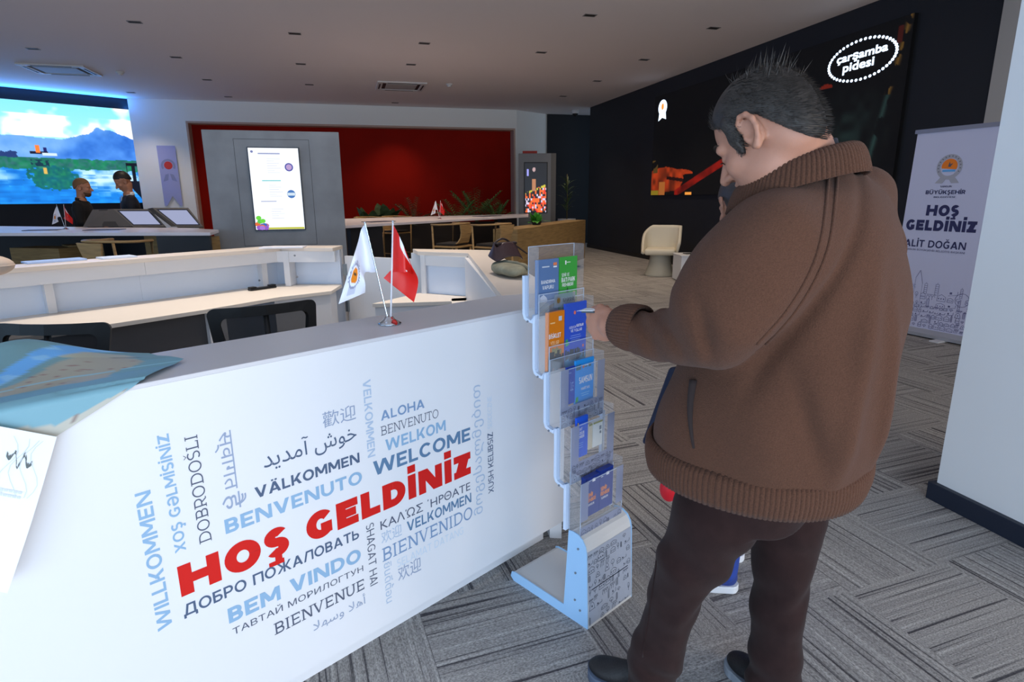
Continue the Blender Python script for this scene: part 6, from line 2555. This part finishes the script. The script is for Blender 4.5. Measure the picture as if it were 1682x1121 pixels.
def cardigan_folds(x, y, z):
    u = x * math.cos(YAW) - y * math.sin(YAW)
    v = x * math.sin(YAW) + y * math.cos(YAW)
    d = .0055 * np.sin(u * 38 + z * 6 + 2 * np.sin(z * 5)) * np.clip((1.30 - z) / .3, 0, 1)
    d = d + .004 * np.sin(u * 17 - z * 24 + 1.0) * np.clip((z - 1.02) / .2, 0, 1)
    # a long hanging fold down the back, and creases at the bent elbow
    d = d - .016 * np.exp(-((u - (.70 + .10 * (z - 1.1))) / .028) ** 2) * np.clip((1.42 - z) / .2, 0, 1) * (v < 1.45)
    d = d + .018 * np.exp(-((u - .372 + (z - 1.25) * .3) / .012) ** 2) * np.exp(-((z - 1.24) / .06) ** 2) * (v < 1.35)
    d = d + .011 * np.exp(-((u - .30 + (z - 1.2) * .35) / .013) ** 2) * np.exp(-((z - 1.22) / .05) ** 2) - .005 * np.exp(-((u - .275 + (z - 1.2) * .3) / .016) ** 2)
    d = d + .010 * np.exp(-((u - .345 + (z - 1.2) * .5) / .013) ** 2) * np.exp(-((z - 1.21) / .05) ** 2)
    d = d - .012 * np.exp(-((u - (.80 - .10 * (z - 1.1))) / .022) ** 2) * np.clip((1.36 - z) / .2, 0, 1) * (v < 1.5)
    d = d + .014 * np.exp(-((u - .58 - (1.12 - z) * .35) / .018) ** 2) * np.exp(-((z - 1.04) / .10) ** 2) * (v < 1.35)
    # the seam between sleeve and body
    d = d + .010 * np.exp(-((u - .53 - (z - 1.16) * .55) / .016) ** 2) * np.clip((z - 1.05) / .1, 0, 1) * (v < 1.4)
    return d * np.clip((z - zbot) / .12, 0, 1)


zbot = rows[0][0] + .03
cf.folds(cardigan_folds)
card = skin_obj('cardigan', [cf], KNIT, MAN, 2)


def rib_mesh(name, fn, nu, nv, freq, thick=.006, depth=.0022, mat_=None):
    """a ribbed band: fn(u, v) with ribs counted along u, raised as real ribs"""
    m = MB()
    eps = 1e-3

    def g(u, v):
        p = fn(u, v)
        du, dv = fn(min(1, u + eps), v) - fn(max(0, u - eps), v), fn(u, min(1, v + eps)) - fn(u, max(0, v - eps))
        n = du.cross(dv)
        if n.length > 1e-12:
            n.normalize()
        return p + n * depth * (.5 + .5 * math.sin(u * 2 * math.pi * freq)) ** .6
    m.grid(g, nu, nv)
    return m.build(name, mat_ or KNIT, MAN, smooth=True, thick=thick)


zh, hx, hy, ha, hb = rows[0]


def hem(u, v):
    a = 2 * math.pi * u
    pw = 2 / 2.25
    k = 1.03 + .012 * math.sin(v * math.pi) - .04 * max(0, v - .6) - .03 * max(0, .12 - v) * 8
    cx, sx = math.cos(a), math.sin(a)
    p = KAX * (ha * k * math.copysign(abs(cx) ** pw, cx)) + KAY * (hb * k * math.copysign(abs(sx) ** pw, sx))
    return Vector((hx + p.x, hy + p.y, zh + .066 - v * .080))


rib_mesh('hem_band', hem, 2000, 6, 155, .006, .0034)
ax0 = (at(1000, 534, 1.462) - at(1050, 541, 1.39)).normalized()
cw = at(1056, 541, 1.380)
s1 = ax0.cross(Vector((0, 0, 1))).normalized()
s2 = s1.cross(ax0).normalized()


def cuff(u, v):
    a = -2 * math.pi * u
    r = .0505 - .006 * v + .004 * math.sin(v * math.pi) - .004 * max(0, v - .8) * 5
    return cw + ax0 * (v * .075) + s1 * r * math.cos(a) + s2 * r * 1.02 * math.sin(a)


rib_mesh('cuff', cuff, 480, 6, 44, .005, .003)


# the folded knit collar
def knit_collar(u, v):
    a = 2 * math.pi * u
    if v < .35:
        k = v / .35
        r, z = .097 + .012 * k, -.03 + .058 * k
    else:
        k = (v - .35) / .65
        r, z = .109 + .036 * k ** .8, .028 + .008 * math.sin(k * math.pi * .5) - .066 * k * k
    back = -math.cos(a)
    p = cc + cb * (math.cos(a) * r * (1.06 if math.cos(a) < 0 else .86) + .010) + ca * (math.sin(a) * r * 1.06)
    return Vector((p.x, p.y, cc.z + z - .016 + back * .034 - (1 - back) * .012))


rib_mesh('knit_collar', knit_collar, 1000, 12, 100, .006, .0036)
# the raised seam down the shoulder blade, and a dark wedge for the shade in the pocket opening
m = MB()
pts = [at(x, y, v) for x, y, v in ((1368, 288, 1.262), (1364, 335, 1.235), (1354, 400, 1.205), (1335, 452, 1.19), (1298, 512, 1.175), (1250, 566, 1.17))]
pts2 = []
for q in range(40):
    t_ = q / 39
    pts2.append(Vector(spline([tuple(p) for p in pts], min(t_, .999))))


def snap(o, pts, off):
    """lay points on the skin of a part"""
    dg = bpy.context.evaluated_depsgraph_get()
    L = world_loc(o)
    out = []
    cam = Vector((0, 0, CAM_H))
    for p in pts:
        d = (p - cam).normalized()
        hit, loc, nn, _ = o.ray_cast(cam + d * .5 - L, d)
        if hit:
            out.append(loc + L + nn * off)
    return out


bpy.context.view_layer.update()
for dx in (-.009, .009):
    s = snap(card, [p + (uvz(dx, 0) - uvz(0, 0)) for p in pts2], .0005)
    if len(s) > 2:
        MB().tube(s, .0038, 8).build('shoulder_seam', KNIT, MAN, smooth=True)
s = snap(card, [at(1140 - 6 * math.sin(i / 14 * 3.1), 625 + i * 8, 1.3) for i in range(15)], .0)
if len(s) > 2:
    MB().tube(s, [.011 - .008 * i / (len(s) - 1) for i in range(len(s))], 8, flat=1).build('pocket_edge', mat('pocket_shade_tone', (44, 32, 30), .9), MAN, smooth=True)

# --- trousers
lo = Vector((pelvis.x - .45, pelvis.y - .4, .0))
tf = Field(lo, Vector((pelvis.x + .4, pelvis.y + .45, 1.02)), .0075)
tf.stack([(.70, pelvis.x, pelvis.y, .165, .135), (.80, pelvis.x, pelvis.y, .185, .15), (.92, pelvis.x, pelvis.y, .19, .15)], KAX, KAY, .03)
Lk = [at(1176, 845, 1.37), at(1142, 910, 1.40), at(1106, 985, 1.45), at(1080, 1060, 1.50), at(1070, 1118, 1.54)]
Rk = [at(1294, 850, 1.46), at(1286, 920, 1.46), at(1276, 1000, 1.47), at(1272, 1070, 1.48), at(1270, 1150, 1.50)]
tf.chain([pz(1200, .80, 1.38)] + Lk, [.108, .104, .088, .072, .072, .076], .022)
tf.chain([pz(1290, .80, 1.47)] + Rk, [.100, .092, .082, .074, .072, .074], .022)


def trouser_folds(x, y, z):
    u = x * math.cos(YAW) - y * math.sin(YAW)
    d = .006 * np.sin(u * 40 + z * 16 + 1.5 * np.sin(z * 9)) * np.clip((.80 - z) / .2, 0, 1)
    d = d + .007 * np.sin(z * 34 + u * 42 + 2.) * np.exp(-((z - .62) / .07) ** 2)
    d = d + .005 * np.sin(z * 55 + u * 45) * np.clip((.26 - z) / .2, 0, 1)
    d = d + .004 * np.sin(z * 40 - u * 70 + 1.) * np.exp(-((z - .42) / .07) ** 2)
    d = np.where(z < .035, np.maximum(d, (.035 - z) * 1.0), d)
    return d


tf.folds(trouser_folds)
tr = skin_obj('trousers', [tf], TROU, MAN, 2)
bpy.context.view_layer.update()
s = snap(tr, [at(x, y, 1.4) for x, y in [(1112 - 3 * i, 800 + 8 * i) for i in range(14)] + [(1070 + 8, 912 + 10)] + [(1078 - 1.5 * i, 930 + 10 * i) for i in range(16)]], .0)
if len(s) > 2:
    MB().tube(s, .0026, 6).build('side_seam', TROU, MAN, smooth=True)


# --- shoes
def shoe(heel, toe, name_mat, parent, w=.048, h=.075, sole_m=None, upper_m=None):
    heel, toe = Vector(heel), Vector(toe)
    heel.z = toe.z = 0
    d = (toe - heel).normalized()
    s = Vector((-d.y, d.x, 0))
    L = (toe - heel).length

    def outline(k, grow=0.):
        ww = w * (.78 + .34 * math.sin(min(1, k * 1.25) * 2.6 - .4)) if k < .8 else w * 1.06 * math.sqrt(max(0, 1 - ((k - .8) / .2) ** 2)) + .002
        if k < .10:
            ww *= math.sqrt(max(.02, 1 - ((.10 - k) / .10) ** 2))
        return ww + grow
    n = 26
    m = MB()
    ring = [(k / n, 1) for k in range(n + 1)] + [(k / n, -1) for k in range(n, -1, -1)]
    vs = []
    for z, gsc in ((0, .0), (.004, .003), (.026, .003), (.030, 0)):
        for k, sd in ring:
            p = heel + d * (k * L) + s * sd * outline(k, gsc)
            vs.append(Vector((p.x, p.y, z + .012 * max(0, (k - .75) / .25) ** 2)))
    N = len(ring)
    fs = [tuple(range(N - 1, -1, -1)), tuple(range(3 * N, 4 * N))]
    for r in range(3):
        fs += [(r * N + i, r * N + (i + 1) % N, (r + 1) * N + (i + 1) % N, (r + 1) * N + i) for i in range(N)]
    m.add(vs, fs)
    m.build('shoe_sole', sole_m, parent)
    f = Field(Vector((min(heel.x, toe.x) - .1, min(heel.y, toe.y) - .1, .02)), Vector((max(heel.x, toe.x) + .1, max(heel.y, toe.y) + .1, .16)), .004)
    ax = (d, s, Vector((0, 0, 1)))
    f.ell(heel + d * L * .74 + Vector((0, 0, .040)), ax, (L * .25, w * .95, .030), .02)
    f.ell(heel + d * L * .22 + Vector((0, 0, .055)), ax, (L * .20, w * .80, .048), .02)
    f.cap(heel + d * L * .25 + Vector((0, 0, .07)), heel + d * L * .62 + Vector((0, 0, .045)), w * .74, w * .72, .02)
    f.D[:, :, 0] = .01
    u = skin_obj('shoe_upper', [f], upper_m, parent, 2)
    for q in range(3):
        c = heel + d * L * (.50 + .06 * q) + Vector((0, 0, .086 - .009 * q))
        MB().tube([c - s * w * .5 - Vector((0, 0, .012)), c, c + s * w * .5 - Vector((0, 0, .012))], .0024, 6).build('shoelace', mat('lace_dark', (30, 34, 44), .8), parent, smooth=True)


SOLE = mat('sole_slate', (72, 84, 104), .6)
UPP = mat('shoe_black', (20, 20, 23), .6, bump=.2, bscale=200)
shoe(at_z(1095, 1150, 0), at_z(966, 1105, 0), '', MAN, .047, .08, SOLE, UPP)
shoe(at_z(1300, 1178, 0), at_z(1196, 1090, 0), '', MAN, .045, .08, mat('sole_grey', (120, 128, 138), .6), UPP)

# the leaflet tip between his fingers
c = wr_l + hd * .082 + tdir * .036
t = thing('held_leaflet', 'thin white folded leaflet in the hand of the man in brown', 'leaflet', c)
M = Matrix((tuple(hd) + (0,), tuple(nrm) + (0,), tuple(tdir) + (0,), (0, 0, 0, 1))).transposed().to_4x4()
M = Matrix.Translation(c) @ M @ Matrix.Rotation(R(-4), 4, 'Y')
MB().box((-.024, -.012, .006), (.022, .014, .0075), M).build('page', mat('leaflet_white', (222, 228, 234), .5), t)
MB().box((-.026, -.012, .001), (.018, .012, .004), M).build('page', mat('leaflet_dark', (70, 84, 92), .5), t)

# ------------------------------------------------------------------ the person hidden behind him
v2 = 2.10
g2 = pz(1216, 0, v2)
WOM = thing('person', 'person in a navy jacket and blue jeans mostly hidden behind the man in brown', 'person', (g2.x, g2.y, 0))
f2 = (uvz(-.10, .99) - uvz(0, 0)).normalized()
b2 = R(16)
WB = basis(f2 * math.cos(b2) - Vector((0, 0, math.sin(b2))), f2 * math.sin(b2) + Vector((0, 0, math.cos(b2))))
wo = at(1221, 338, v2)
ff_ = Field(wo - Vector((.2, .2, .26)), wo + Vector((.2, .2, .2)), .0045)
PW_ = build_head(ff_, wo, WB, .94)
nk = Vector((g2.x, g2.y, 1.29)) + f2 * -.02
ff_.cap(PW_(-.03, 0, -.06), nk, .05, .055, .03)
bf = Field((g2.x - .4, g2.y - .4, .02), (g2.x + .4, g2.y + .4, 1.36), .012)
side = Vector((-f2.y, f2.x, 0))
base = Vector((g2.x, g2.y, 0))
ld_ = (uvz(-.96, .28) - uvz(0, 0)).normalized()
FEET = {1: at_z(1212, 970, 0), -1: at_z(1212, 970, 0) + (uvz(.10, .20) - uvz(0, 0))}
bf.cap(nk, base + Vector((0, 0, .85)), .07, .12, .05)
for s in (-1, 1):
    bf.cap(base + side * s * .08 + Vector((0, 0, .85)), FEET[s] + ld_ * .07 + Vector((0, 0, .06)), .075, .04, .04)
    sh = base + side * s * .17 + Vector((0, 0, 1.25))
    el = base + side * s * .21 + Vector((0, 0, .99)) - f2 * .02
    wr = base + side * s * .17 + Vector((0, 0, .86)) + f2 * .20
    bf.chain([sh, el, wr], [.045, .036, .026], .02)
hfs = []
for s in (-1, 1):
    wr = base + side * s * .17 + Vector((0, 0, .86)) + f2 * .20
    dd_ = (f2 + Vector((0, 0, -.5))).normalized()
    hf = Field(wr - Vector((.13, .13, .15)), wr + Vector((.13, .13, .12)), .004)
    N_ = (side * s + Vector((0, 0, .2))).normalized()
    N_ = (N_ - dd_ * N_.dot(dd_)).normalized()
    T_ = dd_.cross(N_)
    T_ = T_ if T_.z > 0 else -T_
    build_hand(hf, wr, dd_, N_, T_, 40, .85)
    tb = wr + dd_ * .02 + T_ * .026
    hf.chain([tb, tb + dd_ * .03 + T_ * .012, tb + dd_ * .055 + T_ * .008 - N_ * .01], [.011, .010, .008], .008)
    hfs.append(hf)
skin_obj('body', [bf, ff_] + hfs, SKIN, WOM, 1)
hf = Field(wo - Vector((.2, .2, .2)), wo + Vector((.2, .2, .2)), .006)
hf.ell(PW_(-.012, 0, .034), WB, (.104, .082, .096), .01)
hf.ell(PW_(-.06, 0, -.03), WB, (.06, .07, .09), .03)
sl, gg = hf.region(hf.lo, hf.lo + hf.h * hf.n)
q = [gg[i] - float(wo[i]) for i in range(3)]
a_ = sum(q[i] * float(WB[0][i]) for i in range(3))
c_ = sum(q[i] * float(WB[2][i]) for i in range(3))
hf.D[sl] = np.maximum(hf.D[sl], (np.where(a_ > -.02, .018 + (a_ - .0) * .35, -.12) - c_).astype(np.float32))
skin_obj('hair', [hf], mat('hair_brown', (58, 52, 52), .5, var=.35, scale=50), WOM, 2)
jf = Field((g2.x - .42, g2.y - .42, .62), (g2.x + .42, g2.y + .42, 1.34), .010)
jf.stack([(.66, base.x, base.y, .20, .16), (.85, base.x, base.y, .19, .16), (1.05, base.x, base.y, .19, .14), (1.2, base.x, base.y, .20, .12), (1.29, base.x, base.y, .09, .08)], side, f2, .03)
for s in (-1, 1):
    jf.chain([base + side * s * .17 + Vector((0, 0, 1.24)), base + side * s * .215 + Vector((0, 0, .99)) - f2 * .02, base + side * s * .175 + Vector((0, 0, .875)) + f2 * .17], [.065, .055, .042], .03)
skin_obj('jacket', [jf], mat('navy_jacket', (26, 34, 56), .7, bump=.2, bscale=90), WOM, 2)
tf2 = Field((g2.x - .4, g2.y - .4, .03), (g2.x + .4, g2.y + .4, .95), .010)
for s in (-1, 1):
    tf2.chain([base + side * s * .08 + Vector((0, 0, .82)), (base + side * s * .085).lerp(FEET[s] + ld_ * .07, .5) + Vector((0, 0, .45)), FEET[s] + ld_ * .07 + Vector((0, 0, .09))], [.10, .08, .064], .03)
skin_obj('jeans', [tf2], mat('blue_jeans', (38, 66, 150), .85, var=.12, scale=40), WOM, 2)
for s in (-1, 1):
    h_ = FEET[s]
    shoe(h_, h_ + ld_ * .25, '', WOM, .042, .07, mat('sole_white', (222, 226, 232), .5), mat('sneaker_blue', (40, 60, 130), .6))
# the bag she holds in front, and the red pouch
bt, bb = at(1108, 606, 1.80), at(1092, 742, 1.80)
t = thing('tote_bag', 'dark navy tote bag with pale green print, half hidden by the brown cardigan', 'bag', bb)
ex = (uvz(.90, .43) - uvz(0, 0)).normalized()
en = Vector((-ex.y, ex.x, 0))
m = MB()
tp = [bt, bt + ex * .22, bb + ex * .26, bb]
m.add([tp[3] - ex * .03, tp[2], tp[1], tp[0], tp[3] - ex * .03 + en * .09, tp[2] + en * .09, tp[1] + en * .03, tp[0] + en * .03], [(0, 1, 2, 3), (7, 6, 5, 4), (0, 4, 5, 1), (1, 5, 6, 2), (2, 6, 7, 3), (3, 7, 4, 0)])
m.build('body', mat('navy_canvas', (24, 34, 58), .8), t, bevel=.012)
m = MB()
fr = (bb + Vector((0, 0, 0)), ex, (bt - bb).normalized())
rnd = random.Random(9)
for i in range(14):
    a, b = rnd.uniform(-.0, .06), rnd.uniform(.07, .17)
    m.polys([_r(a, b, a + rnd.uniform(.006, .014), b + rnd.uniform(.008, .02))], fr, .004)
m.build('print', mat('bag_print', (150, 176, 150), .7), t)
MB().tube([bt + ex * .03, bt + ex * .04 + Vector((0, 0, .16)), bt + ex * .13 + Vector((0, 0, .22)), bt + ex * .19 + Vector((0, 0, .14)), bt + ex * .20], .010, 8, flat=.4).build('strap', mat('strap_grey', (70, 84, 112), .8), t, smooth=True)
rp = at(1094, 805, 1.90)
t = thing('red_pouch', 'small red pouch showing beside the hip of the man in brown', 'pouch', rp)
MB().ball((.02, .01, 0), .036, .03, .052, 18).build('body', mat('pouch_red', (214, 30, 46), .5), t, local=True, smooth=True)
MB().tube([(.02, .01, .045), (.03, .01, .12), (.05, .012, .20)], .004, 6).build('cord', mat('pouch_cord', (150, 24, 36), .6), t, local=True, smooth=True)


# ------------------------------------------------------------------ two men at the touch screens
def far_person(headpx, headpy, v, face_uv, bow, label, hair_m, top_m, leg_m, s, beard=False, suit=False, hands=None):
    o = at(headpx, headpy, v)
    fdir = (uvz(*face_uv) - uvz(0, 0)).normalized()
    t = thing('person', label, 'person', (o.x, o.y, 0))
    B = basis(fdir * math.cos(R(bow)) - Vector((0, 0, math.sin(R(bow)))), fdir * math.sin(R(bow)) + Vector((0, 0, math.cos(R(bow)))))
    hd_ = Field(o - Vector((.2, .2, .28)), o + Vector((.2, .2, .2)), .007)
    P = build_head(hd_, o, B, s)
    base = Vector((o.x, o.y, 0)) - fdir * .05
    sd = Vector((-fdir.y, fdir.x, 0))
    hz = o.z
    shz = hz - .205 * s
    nk = base + Vector((0, 0, shz + .03))
    hd_.cap(P(-.03, 0, -.06), nk, .055, .06, .03)
    bd = Field(base - Vector((.45, .45, 0)), base + Vector((.45, .45, hz)), .014)
    bd.cap(nk, base + Vector((0, 0, .95)), .08, .12, .05)
    tp = Field(base + Vector((-.5, -.5, .78)), base + Vector((.5, .5, hz)), .012)
    tp.stack([(.82, base.x, base.y, .185, .13), (1.0, base.x, base.y, .18, .125), (1.25, base.x, base.y, .225, .13), (shz - .05, base.x, base.y, .225, .11), (shz + .02, base.x, base.y, .10, .075)], sd, fdir, .04)
    lg = Field(base - Vector((.35, .35, 0)), base + Vector((.35, .35, .95)), .014)
    hfs = []
    for q in (-1, 1):
        sh = base + sd * q * .205 + Vector((0, 0, shz - .04))
        el = base + sd * q * .25 + Vector((0, 0, shz - .32)) + fdir * .02
        wr = base + sd * q * (.05 if hands else .20) + Vector((0, 0, shz - (.27 if hands else .42))) + fdir * (.30 if hands else .20)
        bd.chain([sh, el, wr], [.05, .04, .028], .02)
        tp.chain([sh, el, el.lerp(wr, .86)], [.07, .056, .042], .03)
        d_ = (wr - el).normalized()
        N_ = (sd * q)
        N_ = (N_ - d_ * N_.dot(d_)).normalized()
        T_ = d_.cross(N_)
        T_ = T_ if T_.z > 0 else -T_
        hf = Field(wr - Vector((.14, .14, .14)), wr + Vector((.14, .14, .14)), .005)
        build_hand(hf, wr, d_, N_, T_, 45, .92)
        tb = wr + d_ * .02 + T_ * .028
        hf.chain([tb, tb + d_ * .032 + T_ * .010, tb + d_ * .058 + T_ * .004 - N_ * .01], [.012, .0105, .0085], .008)
        hfs.append(hf)
        lg.chain([base + sd * q * .09 + Vector((0, 0, .88)), base + sd * q * .10 + Vector((0, 0, .48)) + fdir * .01, base + sd * q * .10 + Vector((0, 0, .08))], [.10, .078, .062], .03)
        h_ = base + sd * q * .10 - fdir * .10
        shoe(h_, h_ + fdir * .27, '', t, .045, .07, mat('sole_black', (16, 16, 18), .6), UPP)
    skin_obj('body', [bd, hd_] + hfs, mat('skin_tan', (176, 120, 92), .55), t, 1)
    skin_obj('suit_jacket' if suit else 'sweater', [tp], top_m, t, 2)
    skin_obj('trousers', [lg], leg_m, t, 2)
    hr = Field(o - Vector((.18, .18, .16)), o + Vector((.18, .18, .2)), .007)
    hr.ell(P(-.012, 0, .034), B, (.104 * s, .081 * s, (.096 if not suit else .108) * s), .01)
    hr.ell(P(-.045, 0, -.005), B, (.064 * s, .070 * s, .066 * s), .02)
    sl, gg = hr.region(hr.lo, hr.lo + hr.h * hr.n)
    q_ = [gg[i] - float(o[i]) for i in range(3)]
    a_ = sum(q_[i] * float(B[0][i]) for i in range(3)) / s
    c_ = sum(q_[i] * float(B[2][i]) for i in range(3)) / s
    ln_ = np.where(a_ > .02, .036 + (a_ - .02) * .6, .024 + (a_ + .02) * .7)
    hr.D[sl] = np.maximum(hr.D[sl], ((ln_ - c_) * s * .8).astype(np.float32))
    skin_obj('hair', [hr], hair_m, t, 2)
    if beard:
        br_ = Field(o - Vector((.16, .16, .18)), o + Vector((.16, .16, .05)), .007)
        br_.ell(P(.055, 0, -.092), B, (.043 * s, .048 * s, .038 * s), .02)
        br_.ell(P(.03, 0, -.07), B, (.052 * s, .059 * s, .036 * s), .02)
        sl, gg = br_.region(br_.lo, br_.lo + br_.h * br_.n)
        q_ = [gg[i] - float(o[i]) for i in range(3)]
        c_ = sum(q_[i] * float(B[2][i]) for i in range(3)) / s
        br_.D[sl] = np.maximum(br_.D[sl], ((c_ + .058) * s).astype(np.float32))
        skin_obj('beard', [br_], mat('beard_brown', (84, 58, 40), .8), t, 2)
    if suit:
        fr0 = base + fdir * .118
        m = MB()
        tri = [(-.075, shz + .0), (.075, shz + .0), (.012, 1.2), (-.012, 1.2)]

        def bulge(x, z):
            return base + sd * x + fdir * (.115 + .026 * (1 - abs(z - 1.25) / .3) - x * x * 3) + Vector((0, 0, z))
        zt = shz + .015
        for k_ in range(8):
            za, zb_ = zt - k_ * .045, zt - (k_ + 1) * .045
            wa, wb = .07 * (1 - k_ / 8), .07 * (1 - (k_ + 1) / 8)
            m.add([bulge(-wa, za), bulge(wa, za), bulge(wb, zb_), bulge(-wb, zb_)], [(0, 1, 2, 3)])
        m.build('shirt_front', mat('shirt_white', (222, 222, 226), .7), t, thick=.006)
        m = MB()
        for k_ in range(8):
            za, zb_ = zt - .02 - k_ * .042, zt - .02 - (k_ + 1) * .042
            wa = .016 + .010 * k_ / 8
            m.add([bulge(-wa, za) + fdir * .008, bulge(wa, za) + fdir * .008, bulge(wa, zb_) + fdir * .008, bulge(-wa, zb_) + fdir * .008], [(0, 1, 2, 3)])
        m.build('tie', mat('tie_brown', (104, 62, 56), .6), t, thick=.005)
        m = MB().grid(lambda u, v: nk + Vector((0, 0, -.02 + .05 * v - .02 * math.cos(2 * math.pi * u))) + (fdir * math.cos(2 * math.pi * u) + sd * math.sin(2 * math.pi * u)) * (.085 - .015 * v), 24, 3)
        m.build('shirt_collar', mat('shirt_white'), t, smooth=True, thick=.004)
    else:
        m = MB().grid(lambda u, v: nk + Vector((0, 0, -.01 + .045 * v - .015 * math.cos(2 * math.pi * u))) + (fdir * math.cos(2 * math.pi * u) + sd * math.sin(2 * math.pi * u)) * (.08 - .01 * v), 24, 3)
        m.build('neckband', top_m, t, smooth=True, thick=.006)
    return t, base, fdir, sd, shz


far_person(135.5, 308, 9.85, (.95, .32), 4, 'bearded man in a black sweater before the lake video', mat('hair_fair', (120, 84, 52), .6), mat('black_sweater', (20, 21, 23), .85), mat('black_trousers', (22, 22, 25), .8), 1.14, beard=True)
t_, base, fdir, sd, shz = far_person(202, 298, 9.8, (-.80, -.60), 30, 'man in a dark suit and tie looking down at a phone', mat('hair_black', (20, 18, 20), .5), mat('suit_navy', (24, 26, 38), .75), mat('suit_trousers', (24, 26, 36), .75), 1.16, suit=True, hands=True)
c = base + fdir * .40 + Vector((0, 0, shz - .235))
t = thing('mobile_phone', 'dark phone in the hands of the man in the suit', 'phone', c)
M = Matrix.Rotation(math.atan2(fdir.y, fdir.x), 4, 'Z') @ Matrix.Rotation(R(-25), 4, 'Y')
MB().rbox((-.07, -.036, -.004), (.07, .036, .004), .004, M).build('body', mat('black_plastic', (18, 20, 24)), t, local=True)
MB().box((-.062, -.032, .0041), (.062, .032, .005), M).build('glass', mat('phone_glass', (30, 34, 44), .1), t, local=True)
